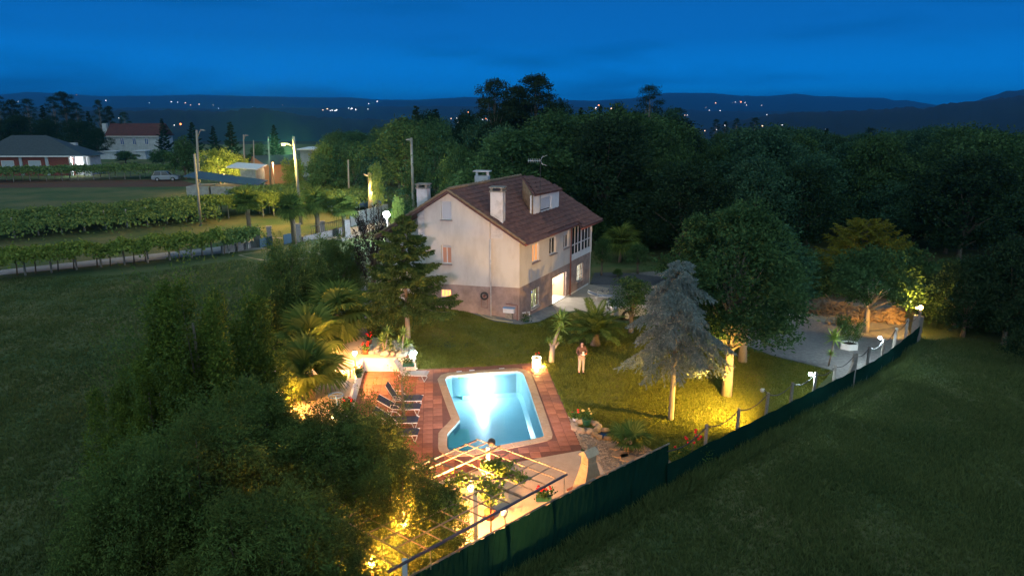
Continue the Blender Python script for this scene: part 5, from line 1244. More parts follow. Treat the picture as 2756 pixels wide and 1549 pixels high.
# --- glowing planter
gp = P(1444, 989, 0); o = thing('glowing_planter', 'glowing white barrel planter on the deck corner by the lawn', 'planter', gp)
MB().lathe(gp, [(.22, .02), (.23, .3), (.21, .5), (.24, .52), (.24, .58), (.20, .58), (.19, .54), (.001, .54)], 20).build('tub', MBULBWW, o)
rim = MB().lathe(gp, [(.19, .545), (.17, .555), (.001, .55)], 16).build('soil', mat('planter_soil', (.14, .06, .04), .9), o)
for k, (dx, dz) in enumerate(((-.04, .78), (.1, .84), (.14, .8))): MB().rock(gp+Vector((dx, 0, dz)), (.04, .03, .04), k).build('flower', MRED, o); 
MB().tube([gp+Vector((0, 0, .54)), gp+Vector((.1, 0, .84))], .008, 4).tube([gp+Vector((0, 0, .54)), gp+Vector((-.04, 0, .78))], .008, 4).build('stem', BARK, o)
light('POINT', 'planter_light', gp+Vector((0, -.36, .12)), 170, (1, .52, .14), o, .05); light('POINT', 'planter_light', gp+Vector((.34, .2, .14)), 130, (1, .52, .12), o, .05)
# --- loungers
MSLING = mat('dark_sling', (.030, .032, .045), .7, (.05, .05, .07), 30); MFRW = mat('cream_tube', (.62, .56, .48), .5)
def lounger(foot, dirv, back, label, sling, name='sun_lounger', group=None, lie=0):
    o = thing(name, label, 'lounger', foot, 0, group); d = Vector(dirv).normalized(); s_ = Vector((-d.y, d.x, 0)); hs = .36
    q_ = lambda a, b, z: foot+d*a+s_*b+Vector((0, 0, z))
    bx, bz = math.cos(back)*.78, math.sin(back)*.78
    top = MB()
    path = [q_(.02, 0, hs-.03), q_(.15, 0, hs+.02), q_(.6, 0, hs), q_(1.2, 0, hs)]
    vs = []; 
    for p in path: vs += [p-s_*.29, p+s_*.29]
    top.add(vs+[v-Vector((0, 0, .04)) for v in vs], [(2*k, 2*k+1, 2*k+3, 2*k+2) for k in range(3)]+[(8+2*k, 10+2*k, 11+2*k, 9+2*k) for k in range(3)]+[(2*k, 2*k+2, 10+2*k, 8+2*k) for k in range(3)]+[(2*k+1, 9+2*k, 11+2*k, 2*k+3) for k in range(3)]+[(0, 8, 9, 1), (6, 7, 15, 14)])
    top.build('seat', sling, o)
    a, b = q_(1.22, 0, hs), q_(1.22+bx, 0, hs+bz); nn = (b-a).cross(s_).normalized()
    MB().slab([a-s_*.29, a+s_*.29, b+s_*.29, b-s_*.29], .035, nn).build('backrest', sling, o)
    f = MB()
    for sd in (-1, 1):
        f.tube([q_(.0, .31*sd, hs-.02), q_(.6, .31*sd, hs-.04), q_(1.25, .31*sd, hs-.02)], .018, 6); f.tube([q_(1.22, .31*sd, hs), q_(1.22+bx, .31*sd, hs+bz)], .018, 6)
    f.build('frame', MFRW, o)
    for a_ in (.12, 1.3): 
        MB().tube([q_(a_+.12, -.31, hs-.04), q_(a_, -.31, .02), q_(a_, .31, .02), q_(a_+.12, .31, hs-.04)], .017, 6).build('leg', MFRW, o)
    for sd in (-1, 1): MB().tube([q_(.8, .31*sd, hs-.02), q_(1.0, .33*sd, hs+.17), q_(1.25, .33*sd, hs+.2), q_(1.32, .31*sd, hs+.02)], .015, 6).build('armrest', MFRW, o)
    return o
for (x, y, bk_, lb) in ((1138, 1089, 1.05, 'dark sun lounger at the top of the row with its back raised steeply'), (1133, 1112, .55, 'second dark sun lounger from the top with its back half raised'), (1127, 1148, .6, 'third dark sun lounger down the row, its back behind the leafy stems'), (1128, 1182, .5, 'lowest dark sun lounger of the row, half hidden by leaves')):
    lounger(P(x, y, .03), (-1, .02, 0), bk_, lb, MSLING, group='dark sun loungers in a row on the deck')
lounger(P(1152, 1022, .03), (-1, .12, 0), 1.0, 'pale sun lounger alone below the white retaining wall', mat('pale_sling', (.42, .36, .30), .8))
gl_ = P(1668, 830); lounger(P(1655, 809), (-.97, .15, 0), .3, 'white lounger frame heaped with things by the open garage', mat('worn_sling', (.20, .21, .24), .8))
jn = MB(); 
for k in range(12): a = P(1630+R.uniform(-14, 18), 800); jn.bar(a+Vector((0, 0, .42)), a+Vector((R.uniform(-.4, .4), R.uniform(-.2, .2), .55+R.random()*.25)), .04)
tag(jn.build('garden_tools', mat('tools', (.12, .12, .14), .5)), 'tangle of dark tools lying on the white lounger frame', 'tools')
# --- gravel bed: stone-ringed pot, pond rocks, stepping stones, barbecue
pc_ = P(1578, 1152, 0); go = geranium(pc_+Vector((0, 0, .18)), 'big green pot of yellow flowers inside a ring of stones', MPGREEN, .2, .28, .26, 8, fm=mat('yellow_petals', (.60, .42, .12), .7), seed=12)
for k in range(9):
    a = k*2*pi/9; c = pc_+Vector((math.cos(a)*.52, math.sin(a)*.46, .09)); q_ = MB().rock((0, 0, 0), (.25, .18, .13), k+70, a+pi/2).build('border_stone', mat('sandstone', (.30, .215, .135), .85, (.38, .28, .19), 3) if k == 0 else bpy.data.materials['sandstone']); q_.location = c
    tag(q_, 'rounded tan stone of the ring round the green flower pot', 'stone', 'stones ringing the green pot')
geranium(P(1548, 1132, .05), 'small red geranium just left of the stone ring', MWHITE, .12, .15, .2, 4, seed=13)
pn = P(1632, 1173, 0); pd = thing('rock_pond', 'small dark rock basin on the gravel bed', 'pond', pn)
for k in range(8):
    a = k*2*pi/8; MB().rock(pn+Vector((math.cos(a)*.5, math.sin(a)*.36, .08)), (.22, .16, .15), k+90, a+1.5).build('edge_stone', mat('pond_rock', (.16, .12, .07), .9, (.28, .2, .12), 5) if k == 0 else bpy.data.materials['pond_rock'], pd)
MB().prism([(pn.x+math.cos(a)*.45, pn.y+math.sin(a)*.32) for a in [k*pi/5 for k in range(10)]], .03, .08).build('water', mat('dark_water', (.02, .02, .02), .08, spec=.7), pd)
for k, (x, y) in enumerate(((1680, 1190), (1655, 1205), (1690, 1235), (1668, 1225), (1700, 1205))):
    p = P(x, y, 0); q_ = MB().prism([(math.cos(a)*(.34+.07*math.sin(a*3+k)), math.sin(a)*(.28+.05*math.cos(a*2+k))) for a in [j*pi/4 for j in range(8)]], 0, .06).build('stepping_stone', bpy.data.materials['sandstone']); q_.location = (p.x, p.y, .03)
    tag(q_, 'flat irregular stepping stone set in the gravel bed', 'stone', 'stepping stones in the gravel bed')
bq = P(1596, 1350, 0); bo = thing('barbecue', 'tan stone barbecue with a tapering chimney hood by the fence', 'barbecue', bq)
MBRK = mat('barbecue_stone', (.50, .38, .25), .85, (.42, .30, .19), 6, .3, 40); bd = (fpt(1700)-fpt(1500)).normalized(); bn = Vector((-bd.y, bd.x, 0)); an = math.atan2(bd.y, bd.x)
def fr_(z, w_, dp, cx=0): return [bq+bd*(sx*w_/2)+bn*(sy*dp/2+.25)+Vector((0, 0, z)) for sx, sy in ((-1, -1), (1, -1), (1, 1), (-1, 1))]
MB().box(bq+bn*.25+Vector((0, 0, .2)), (1.15, .6, .4), an).build('base', MBRK, bo); MB().box(bq+bn*.28+bd*0+Vector((0, 0, .43)), (1.3, .72, .06), an).build('worktop', MTERRA, bo)
zs = [.46, .7, .95, 1.2, 1.42]; ws = [1.0, .88, .70, .52, .44]; ds_ = [.55, .5, .42, .36, .32]
for k in range(4):
    a, b = fr_(zs[k]+.004, ws[k], ds_[k]), fr_(zs[k+1]-.004, ws[k+1], ds_[k+1]); MB().add(a+b, [(3, 2, 1, 0), (4, 5, 6, 7), (0, 1, 5, 4), (1, 2, 6, 5), (2, 3, 7, 6), (3, 0, 4, 7)]).build('hood_course', MBRK, bo)
a = fr_(1.42, .44, .32); MB().box(bq+bn*.25+Vector((0, 0, 1.58)), (.42, .3, .3), an).build('flue', MBRK, bo)
r0, r1 = fr_(1.735, .62, .46), None; m = MB(); rid = [bq+bn*.25+bd*s*.28+Vector((0, 0, 1.92)) for s in (-1, 1)]
m.add(r0+rid, [(3, 2, 1, 0), (0, 1, 5, 4), (2, 3, 4, 5), (1, 2, 5), (3, 0, 4)]).build('cap', MBRK, bo)
# bougainvillea spray by the fence
bg = P(1850, 1262, 0); bo = thing('red_flower_bush', 'thin bush with bright red flowers against the fence post', 'bush', bg); g_ = np.random.default_rng(3)
qobj('foliage', diamonds(np.array(bg)+np.array([0, 0, .5])+g_.normal(size=(700, 3))*np.array([.45, .2, .28]), .08, .05, g_), MLEAF['shrub'], bo)
for k, (x, y) in enumerate(((1849, 1180), (1852, 1190), (1872, 1162), (1875, 1172), (1880, 1180), (1886, 1174), (1868, 1190), (1817, 1202), (1873, 1156), (1845, 1176))):
    MB().rock(PD(x, y, bg.y-.1+.02*k), (.06, .05, .06), k).build('flower', MRED, bo)
MB().tube([bg, bg+Vector((.1, 0, .6)), PD(1873, 1160, bg.y)], .015, 4).build('stem', BARK, bo)
geranium(P(1463, 1345, .6), 'row of red geraniums along the kerb wall below the pergola', MPGREEN, .14, .16, .16, 9, True, seed=22)
bp_ = P(1318, 1395, 0); bo = thing('bamboo_pot', 'tall grassy bamboo in a pot under the pergola', 'potted plant', bp_)
MB().lathe(bp_, [(.001, 0), (.15, 0), (.19, .32), (.16, .32), (.001, .3)], 12).build('pot', MTERRA, bo); MB_ = qmesh('foliage', rosette(50, 1.0, .02, 9, .7, 1.5, .3), MLEAF['yucca']); link('foliage', MB_, bo, (0, 0, .38))
hy = P(1415, 866); go = geranium(hy, 'white flowering plant at the foot of the house corner', MPGREEN, .16, .05, .35, 9, fm=MWHITE, seed=30, h=.5, name='hydrangea')
# white small tub near planter edge, stake
tag(MB().bar(P(1697, 897), P(1697, 897)+Vector((.0, 0, 1.1)), .06).build('stake', BARK), 'brown wooden stake standing beside the olive tree trunk', 'stake')
# --- wood piles
MLOG = mat('split_firewood', (.42, .28, .14), .9, (.30, .19, .10), 7, .5, 30); MTWIG = mat('dead_branches', (.16, .11, .07), .95, (.24, .17, .11), 8)
def pile(px, py, rx, ry, hh, n, ln, rad, label, m, seed):
    c = P(px, py); o = thing('wood_pile', label, 'wood pile', c); r_ = random.Random(seed); mesh = []
    for k in range(5):
        mm = MB().tube([(-ln/2, 0, 0), (0, .02*k*ln, .01), (ln/2, 0, 0)], [rad*(.8+.1*k), rad, rad*(.7)], 5); me_ = mm.build('log', m, None, True); mesh.append(me_.data); bpy.data.objects.remove(me_)
    for i in range(n):
        a = r_.random()*6.28; q_ = math.sqrt(r_.random()); z = hh*(1-q_)*r_.random()**.4
        link('log', mesh[i % 5], o, (math.cos(a)*rx*q_, math.sin(a)*ry*q_, z+rad*.6), (r_.gauss(0, .3), r_.gauss(0, .35), r_.random()*6.28), .7+.6*r_.random())
pile(2399, 858, 1.4, 1.1, .95, 240, .5, .085, 'tall heap of split firewood lit orange near the corner lamp', MLOG, 1)
pile(2330, 852, 1.5, .9, .6, 130, .5, .08, 'darker spread of firewood left of the tall lit heap', MTWIG, 2)
pile(2228, 838, 1.9, 1.1, .9, 280, 1.3, .03, 'brown heap of dead branches farthest left on the sand', MTWIG, 3)
pile(2295, 868, 1.9, .5, .25, 70, .5, .06, 'low scattered logs on the sand in front of the heaps', MLOG, 4)
drape('sand_patch', PG([(2120, 830), (2230, 815), (2450, 840), (2462, 870), (2350, 890), (2200, 865)]), MSAND, .04, None, 1.5)
# --- fence lamps and lawn flood
for (x, yb, xl, yl, pw, lb, col) in ((2183, 1080, 2178, 1011, 260, 'cool white lamp on a fence post beside the dark lawn', (.75, .95, 1)), (2367, 985, 2361, 912, 380, 'cool white lamp on a fence post beside the gravel drive', (.78, .95, 1))):
    p = fpt(x); hd = Vector((p.x-.12, p.y+.22, HT(p, yl))); o = thing('fence_lamp', lb, 'lamp', Vector((p.x, p.y, 0)))
    MB().bar(Vector((p.x, p.y+.06, hd.z-.05)), hd, .03).build('bracket', MDARKM, o); glob(hd, .08, MBULBC, o); light('POINT', 'lamp_light', hd, pw, col, o, .09)
p = fpt(2464); hd = Vector((p.x+.12, p.y+.25, 1.8)); hd.z = HT(hd, 827); o = thing('corner_lamp', 'warm yellow lamp on the pillar at the far fence corner', 'lamp', Vector((hd.x, hd.y, 0)))
MB().tube([(hd.x, hd.y, 1.6), hd], .03, 6).build('stem', MDARKM, o); glob(hd, .12, MBULBW, o); light('SPOT', 'lamp_light', hd+Vector((-.14, .0, .02)), 2600, (1, .52, .10), o, .1, P(2390, 850)+Vector((0, 2, 1.6)), 150, .6)
p = fpt(2054); hd = Vector((p.x-.15, p.y+.15, HT(p, 1056)+.05)); o = thing('lawn_floodlight', 'small floodlight on a fence post throwing yellow light over the lawn', 'floodlight', Vector((p.x, p.y, 0)))
dr_ = (P(1935, 1105, 0)-hd).normalized(); MB().tube([hd-dr_*.08, hd+dr_*.06], [.05, .1], 8).build('housing', MWHITE, o); MB().tube([hd+dr_*.061, hd+dr_*.066], .09, 8).build('lens', emat('lawn_lens', (1, .7, .3), 10), o); MB().tube([(p.x, p.y, hd.z-.1), hd-dr_*.08], .02, 5).build('bracket', MDARKM, o)
light('SPOT', 'lawn_flood', hd+dr_*.2, 9000, (1, .56, .09), o, .08, P(1800, 1068, 0)+Vector((0, 0, .4)), 128, 1)
# ================================================================== LEFT SIDE: NEIGHBOURS, VINES, ROAD
MWOODP = mat('pole_concrete', (.22, .22, .21), .9, (.28, .27, .25), 4); 
def pole(px0, y0, px1, y1, name, label, r=.14, D=None, head=None, headm=None):
    b = P(px1, y1, 0) if D is None else Vector((ray(px1, 400).x/ray(px1, 400).y*D, D, 0)); 
    if D: b.x = (px1-1378)/F*(D*cP-(0-H)*sP)*1.0
    zt = HT(b, y0); tp = PD(px0, y0, b.y); o = thing(name, label, 'pole', b)
    MB().tube([b+Vector((0, 0, -.3)), tp], [r, r*.7], 8).build('pole', MWOODP, o)
    if head:
        h_ = PD(head[0], head[1], b.y-.4); hh = PD(head[0]+(px0-head[0])*.3, head[1]-4, b.y-.3)
        MB().tube([b.lerp(tp, .88), hh, h_+Vector((0, 0, .12))], .05, 6).build('arm', MWOODP, o)
        dd = 1 if head[0] < px0 else -1
        MB().lathe(h_+Vector((0, 0, .05)), [(.001, .16), (.16, .12), (.3, 0), (.26, -.02)], 12, 1.5, 1).build('lamp_head', MWOODP, o)
        if headm: MB().ball(h_+Vector((0, 0, -.02)), .2, 10, .7).build('bulb', headm, o)
    return o
o = pole(790, 368, 811, 604, 'street_lamp', 'lit yellow street lamp on an arm of the tall pole beside the palms', .2, None, (763, 388), emat('sodium_bulb', (1, .68, .25), 40))
hq = PD(763, 390, P(811, 604, 0).y-.4); light('POINT', 'street_light', hq-Vector((0, 0, .1)), 10000, (1, .62, .15), o, .3)
pole(523, 415, 541, 608, 'utility_pole', 'grey utility pole rising from the near vine rows', .17)
pole(529, 350, 537, 470, 'utility_pole', 'orange lit pole with a lamp arm right of the white house', .22, 105, (545, 352))
pole(655, 362, 660, 470, 'utility_pole', 'thin pole with a pale lamp head beside the golden conifer', .14, 120, (663, 366))
pole(682, 377, 685, 470, 'utility_pole', 'bare thin pole just left of the orange barn', .12, 120)
pole(722, 368, 729, 468, 'utility_pole', 'orange lit pole standing in front of the barn', .17, 110)
pole(937, 430, 940, 530, 'utility_pole', 'dim bluish pole among the vines right of the street lamp', .14, 95)
pole(1107, 371, 1114, 550, 'utility_pole', 'tall dark pole with an unlit lamp head behind the house', .2, 82, (1101, 378))
pole(497, 368, 501, 405, 'utility_pole', 'short thin pole near the right end of the white house', .12, 170)
# hidden yard lamps that light the golden trees
for (x, y, D, z, pw, lb) in ((598, 430, 108, 3.0, 3800, 'yard lamp hidden low among the golden lit bushes'), (1000, 505, 84, 3.4, 1600, 'low yellow lamp by the cut tree trunk beyond the drive'), (735, 450, 112, 4.5, 2500, 'yard lamp on the orange lit barn wall')):
    b = PD(x, y, D); b.z = z; o = thing('yard_lamp', lb, 'lamp', (b.x, b.y, 0)); MB().tube([(b.x, b.y, 0), (b.x, b.y, z-.15)], .05, 6).build('post', MWOODP, o); glob(b, .13, emat('yard_bulb', (1, .6, .2), 8) if pw == 3800 else bpy.data.materials['yard_bulb'], o); light('POINT', 'yard_light', b, pw, (1, .66, .22) if pw != 2500 else (1, .55, .25), o, .16)
# bright white lamp beside the house
b = P(1045, 660, 0); hd = PD(1040, 577, b.y); o = thing('white_floodlight', 'dazzling white lamp on a post left of the house', 'floodlight', b); MB().tube([b, hd-Vector((0, 0, .2))], .06, 6).build('post', MWHITE, o); glob(hd, .34, emat('led_head', (.88, .97, 1), 30), o, 'lamp_head'); light('POINT', 'led_light', hd, 4200, (.78, .93, 1), o, .4)
# ---- houses
MSLATE = mat('slate_roof', (.022, .036, .046), .7, (.036, .054, .066), 3, .2, 20); MBRICK = mat('red_brick', (.24, .075, .055), .9, (.17, .055, .045), 3, .3, 20)
MWIN = mat('pale_blind', (.36, .42, .46), .5); MPLAS = mat('white_plaster', (.50, .52, .54), .9, (.30, .33, .36), 1.2, .2, 8, lo=.4, hi=.75); MRTIL = mat('red_roof_tiles', (.085, .026, .024), .9, (.05, .020, .022), 1.5, .3, 12)
D = 138; at = lambda x, y, dd=D: PD(x, y, dd)
lh = thing('bungalow', 'long brick bungalow with a slate hipped roof and a lit white porch', 'house', Vector((at(110, 450).x, D, 0)))
x0, x1 = at(-60, 440).x, at(232, 440).x; ze = at(100, 420).z; zr = at(60, 364, D+2.6).z; dp = 5.2
MB().box(((x0+at(190, 440).x)/2, D+dp/2, ze/2), (at(190, 440).x-x0, dp, ze)).build('wall', MBRICK, lh)
MB().box(((at(190, 440).x+x1)/2, D+dp/2+.5, ze/2), (x1-at(190, 440).x, dp-1.2, ze-.02)).build('porch_wall', MPLAS, lh)
e_ = .7; v = [(x0-e_, D-e_, ze), (x1+e_, D-e_, ze), (x1+e_, D+dp+e_, ze), (x0-e_, D+dp+e_, ze), (x0+6, D+2.6, zr), (at(124, 364, D+2.6).x, D+2.6, zr)]
m = MB().add(v, [(3, 2, 1, 0), (0, 1, 5, 4), (1, 2, 5), (2, 3, 4, 5), (3, 0, 4)]); rf_ = m.build('roof', MSLATE, lh)
MB().bar((x0-e_, D-e_-.05, ze-.02), (x1+e_, D-e_-.05, ze-.02), .16, .22).build('gutter', MWHITE, rf_)
c_ = at(200, 395, D+4); MB().box((c_.x, c_.y, c_.z-.3), (1.2, .8, 2.2)).build('chimney', MPLAS, rf_)
for (a, b) in ((3, 41), (76, 113)):
    pa, pb = at(a, 432), at(b, 453); w_ = MB().box(((pa.x+pb.x)/2, D-.05, (pa.z+pb.z)/2), (pb.x-pa.x, .12, pa.z-pb.z)).build('window', MWHITE, lh)
    MB().box(((pa.x+pb.x)/2, D-.12, (pa.z+pb.z)/2), (pb.x-pa.x-.25, .05, pa.z-pb.z-.2)).build('pane', MWIN, w_)
for a in (58, 128): p_ = at(a, 440); MB().box((p_.x, D-.1, ze/2), (.55, .25, ze-.1)).build('pilaster', MWIN, lh)
MLITW = emat('lit_window', (.95, .95, 1.0), 3.2)
pa, pb = at(198, 419), at(226, 446); MB().box(((pa.x+pb.x)/2, D+.42, (pa.z+pb.z)/2), (pb.x-pa.x, .1, pa.z-pb.z)).build('lit_window', MLITW, lh)
pa, pb = at(229, 419), at(236, 451); MB().box(((pa.x+pb.x)/2, D+.42, (pa.z+pb.z)/2), (pb.x-pa.x, .1, pa.z-pb.z)).build('lit_window', emat('lit_window_dim', (.85, .9, 1), .8), lh)
for a in (190, 228, 240): p_ = at(a, 440, D-.3); MB().box((p_.x, D-.2, ze/2-.1), (.4, .4, ze-.2)).build('porch_post', MWHITE, lh)
light('POINT', 'porch_light', at(212, 428)+Vector((0, -.3, .2)), 900, (.9, .95, 1), lh, .3)
D = 200
wh = thing('farmhouse', 'old white two storey farmhouse with a red tiled roof and three blue windows', 'house', Vector((at(360, 400, D).x, D, 0)))
xa, xb = at(290, 400, D).x, at(432, 400, D).x; ze = at(350, 366, D).z; zb_ = -1; zr = at(350, 332, D+4).z
MB().box(((xa+xb)/2, D+4, ze/2-.3), (xb-xa, 8, ze+.6)).build('wall', MPLAS, wh)
m = MB(); ov = .4; m.add([(xa-ov, D-ov, ze-.1), (xb+ov, D-ov, ze-.1), (xb+ov, D+8+ov, ze-.1), (xa-ov, D+8+ov, ze-.1), (xa-ov, D+4, zr), (xb+ov, D+4, zr)], [(3, 2, 1, 0), (0, 1, 5, 4), (1, 2, 5), (2, 3, 4, 5), (3, 0, 4)]); rf_ = m.build('roof', MRTIL, wh)
MB().bar((xa-ov, D-ov-.05, ze-.1), (xb+ov, D-ov-.05, ze-.1), .12, .2).build('gutter', MWHITE, rf_)
c_ = at(283, 340, D+3); MB().box((c_.x, D+3, c_.z-.6), (1.2, 1, 2.8)).build('chimney', MPLAS, rf_)
MBLUEW = mat('blue_shutter', (.05, .10, .28), .5)
for (a, b) in ((323, 336), (356, 368), (389, 401)):
    pa, pb = at(a, 371, D), at(b, 390, D); w_ = MB().box(((pa.x+pb.x)/2, D-.05, (pa.z+pb.z)/2), (pb.x-pa.x, .16, pa.z-pb.z)).build('window', MWHITE, wh); wd_ = (pb.x-pa.x)
    for s in (-.24, .24): MB().box(((pa.x+pb.x)/2+s*wd_, D-.15, (pa.z+pb.z)/2), (wd_*.3, .06, pa.z-pb.z-.4)).build('pane', MBLUEW, w_)
p_ = at(278, 400, D+1); MB().box((p_.x, D+4, ze/2-.8), (2.6, 7, ze-1)).build('side_wing', MPLAS, wh)
for k, (x, y, w_, h_) in enumerate(((300, 420, 4.5, 2.4), (388, 422, 2.5, 3))): p_ = at(x, y, 185); tag(MB().box((p_.x, 185, p_.z), (w_, 3, h_)).box((p_.x, 184.9, p_.z+h_/2+.12), (w_+.6, 3.6, .2)).build('outbuilding', MPLAS), ['bluish outbuilding below the left end of the farmhouse', 'small pale outbuilding below the right end of the farmhouse'][k], 'outbuilding')
# sheds
MTIN = mat('blue_grey_tin', (.035, .065, .085), .5, (.06, .10, .12), 4); MSHEDW = mat('pale_block_wall', (.28, .34, .38), .9, (.18, .22, .25), 2)
def flat_shed(name, label, D, roof, wallr, wm_, rm_=MTIN, dp=4, cat='shed'):
    (xl, yl), (xr, yr) = roof; a, b = at(xl, yl, D-.6), at(xr, yr, D-.6); o = thing(name, label, cat, Vector(((a.x+b.x)/2, D+dp/2, 0)))
    bk = Vector((0, dp+.5, .35)); th_ = Vector((0, 0, .14)); m = MB().add([a, b, b+bk, a+bk, a-th_, b-th_, b+bk-th_, a+bk-th_], [(0, 1, 2, 3), (7, 6, 5, 4), (0, 4, 5, 1), (1, 5, 6, 2), (2, 6, 7, 3), (3, 7, 4, 0)]); m.build('roof', rm_, o)
    for (x0_, x1_) in wallr:
        p0, p1 = at(x0_, 500, D), at(x1_, 500, D); za = min(a.z, b.z)-.16; MB().box(((p0.x+p1.x)/2, D+dp/2, za/2), (p1.x-p0.x, dp, za)).build('wall', wm_, o)
    return o
flat_shed('shed', 'low shed with a sagging blue grey tin roof behind the vines', 97, ((492, 474), (692, 500)), ((500, 560), (566, 684)), MSHEDW)
flat_shed('shelter', 'small white roofed shelter in front of the orange barn', 106, ((608, 449), (692, 455)), ((650, 690),), MSHEDW, MWHITE, 4)
bn_ = thing('barn', 'small orange lit barn with a dark pitched roof', 'barn', Vector((at(720, 440, 122).x, 125, 0)))
D = 122; xa, xb = at(672, 440, D).x, at(780, 440, D).x; xm = at(700, 440, D).x; ze = at(700, 440, D).z; zr = at(700, 419, D).z
m = MB(); m.add([(xa, D, 0), (xm+1.5, D-2, 0), (xm+1.5, D-2, ze), (at(684, 420, D).x, D-1, zr), (xa, D, ze), (xb, D+1, 0), (xb, D+1, ze), (xb, D+6, ze), (xa+2, D+7, ze), (xb, D+4, zr)], [(0, 1, 2, 3, 4), (1, 5, 6, 2), (5, 7, 6), (0, 4, 8)]); m.build('wall', mat('ochre_plaster', (.36, .20, .11), .9), bn_)
m = MB(); m.add([(xm+1.8, D-2.4, ze-.1), (xb+.5, D+.6, ze-.1), (xb+.5, D+4, zr), (at(684, 419, D).x, D-1.3, zr+.1), (xa-.4, D, ze-.1), (xa+2, D+7, ze)], [(0, 1, 2, 3), (3, 2, 5, 4)]); m.build('roof', MSLATE, bn_)
D = 135; xa, xb = at(808, 410, D).x, at(900, 410, D).x; o = thing('flat_house', 'white flat roofed house peeping over the trees right of the street lamp', 'house', Vector(((xa+xb)/2, D+3, 0))); zt = at(850, 403, D).z
MB().box(((xa+xb)/2, D+3, zt/2), (xb-xa, 6, zt)).build('wall', MPLAS, o); MB().box(((xa+xb)/2+.6, D+2.6, zt+.12), (xb-xa+1.6, 8, .24)).build('roof', MWHITE, o)
MB().box((at(885, 412, D).x, D-.05, at(885, 410, D).z), (1.2, .1, 1)).build('window', MWIN, o)
# ---- vines
rng = np.random.default_rng(8)
def vinerow(label, a, b, wd_, zc, n, L, W, posts, m=MLEAF['vine'], thick=.45, wavy=.35, pm=MWOODP, trunks=()):
    """a, b: pixels of the row's ground line"""
    p, q_ = P(*a, 0), P(*b, 0); d = (q_-p); ln = d.length; d = d/ln; s_ = Vector((-d.y, d.x, 0)); 
    o = thing('vine_row', label, 'vine row', (p+q_)/2)
    t_ = rng.random(n)*ln; u = rng.normal(size=n)*wd_*.33; w0 = np.array([mnoise.noise(Vector((x_/1.3, 1.7*zc, wd_))) for x_ in t_]); w1 = np.array([mnoise.noise(Vector((x_*.25, 7, y_*.6))) for x_, y_ in zip(t_, u)])
    z = zc+w0*wavy+w1*wavy+rng.normal(size=n)*thick*.4-np.abs(u)*.12
    pts = np.array(p)+t_[:, None]*np.array(d)+u[:, None]*np.array(s_); pts[:, 2] = z
    keep_ = w0+w1 > -.75
    qobj('foliage', diamonds(pts[keep_], L, W, rng), m, o)
    for k in range(posts):
        for sgn in ((-1, 1) if wd_ > 3 else (0,)):
            c = p+d*(ln*(k+.5)/posts)+s_*(sgn*wd_*.33+.1*math.sin(k*5)); MB().bar(c+Vector((0, 0, -.1)), c+Vector((.05*math.sin(k*3.3), 0, zc)), .11).build('post', pm, o)
    for k in range(trunks if isinstance(trunks, int) else 0):
        c = p+d*(ln*(k+.5+.2*math.sin(k*3))/trunks)+s_*.2; MB().tube([c, c+Vector((.08, 0, .8)), c+Vector((-.05, 0, zc))], [.06, .045, .03], 5).build('trunk', BARK, o)
    m_ = MB(); m_.tube([p+Vector((0, 0, zc-.05)), q_+Vector((0, 0, zc-.05))], .02, 4).build('wire', MDARKM, o)
    return o
vinerow('nearest vine row with bright leaves on leaning posts by the meadow', (-40, 752), (600, 685), 2.6, 1.85, 24000, .26, .2, 10, trunks=13)
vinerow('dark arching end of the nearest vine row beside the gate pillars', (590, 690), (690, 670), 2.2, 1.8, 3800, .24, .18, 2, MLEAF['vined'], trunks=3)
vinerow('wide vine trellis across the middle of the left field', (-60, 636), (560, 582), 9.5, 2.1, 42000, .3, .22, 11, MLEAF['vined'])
vinerow('right part of the wide trellis, lit yellow by the street lamp', (560, 588), (690, 566), 6.5, 2.2, 9000, .28, .2, 3)
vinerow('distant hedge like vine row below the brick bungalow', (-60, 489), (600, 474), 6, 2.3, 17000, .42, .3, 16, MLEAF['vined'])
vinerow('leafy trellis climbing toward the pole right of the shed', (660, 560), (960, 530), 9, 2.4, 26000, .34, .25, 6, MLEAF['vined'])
vinerow('yellow lit trellis behind the row of palms', (690, 580), (800, 572), 4, 2.3, 7000, .28, .2, 4)
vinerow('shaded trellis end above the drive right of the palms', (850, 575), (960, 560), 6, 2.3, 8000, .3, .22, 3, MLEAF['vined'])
# fan palms in a row along the drive
for k, (x, yb, yt) in enumerate(((673, 640, 545), (793, 665, 560), (857, 640, 548), (928, 640, 560))):
    b = P(x, yb, 0); h_ = HT(b, yt); fan_palm(b, h_, 1.9, 30, ['fan palm nearest the vine rows, crown lit yellow from behind', 'fan palm just right of the street lamp pole', 'fan palm between the street lamp pole and the railing', 'fan palm at the dark gatepost left of the panel wall'][k], seed=20+k, tr=.22)
# gate, pillars and walls
MPIL = mat('granite_pillar', (.24, .23, .24), .9, (.16, .15, .16), 7, .4, 20)
def pillar(x0_, x1_, yt, yb, lb):
    b = P((x0_+x1_)/2, yb, 0); w_ = (x1_-x0_)*(b.y*cP+H*sP)/F; zt = HT(b, yt); o = thing('gate_pillar', lb, 'pillar', b); MB().box(b+Vector((0, 0, zt/2-.1)), (w_, w_, zt), .3).build('shaft', MPIL, o); MB().box(b+Vector((0, 0, zt-.06)), (w_+.12, w_+.12, .1), .3).build('capstone', MPIL, o); return b
pa_ = pillar(686, 704, 613, 668, 'thick granite gate pillar nearest the vine rows'); pb_ = pillar(720, 732, 608, 641, 'thinner granite pillar behind the thick one'); pc2 = pillar(797, 812, 601, 656, 'granite gate pillar at the foot of the street lamp pole'); pd2 = pillar(863, 875, 594, 632, 'granite pillar beside the iron railing')
pillar(930, 944, 590, 640, 'dark ivy covered pillar at the left end of the panel wall')
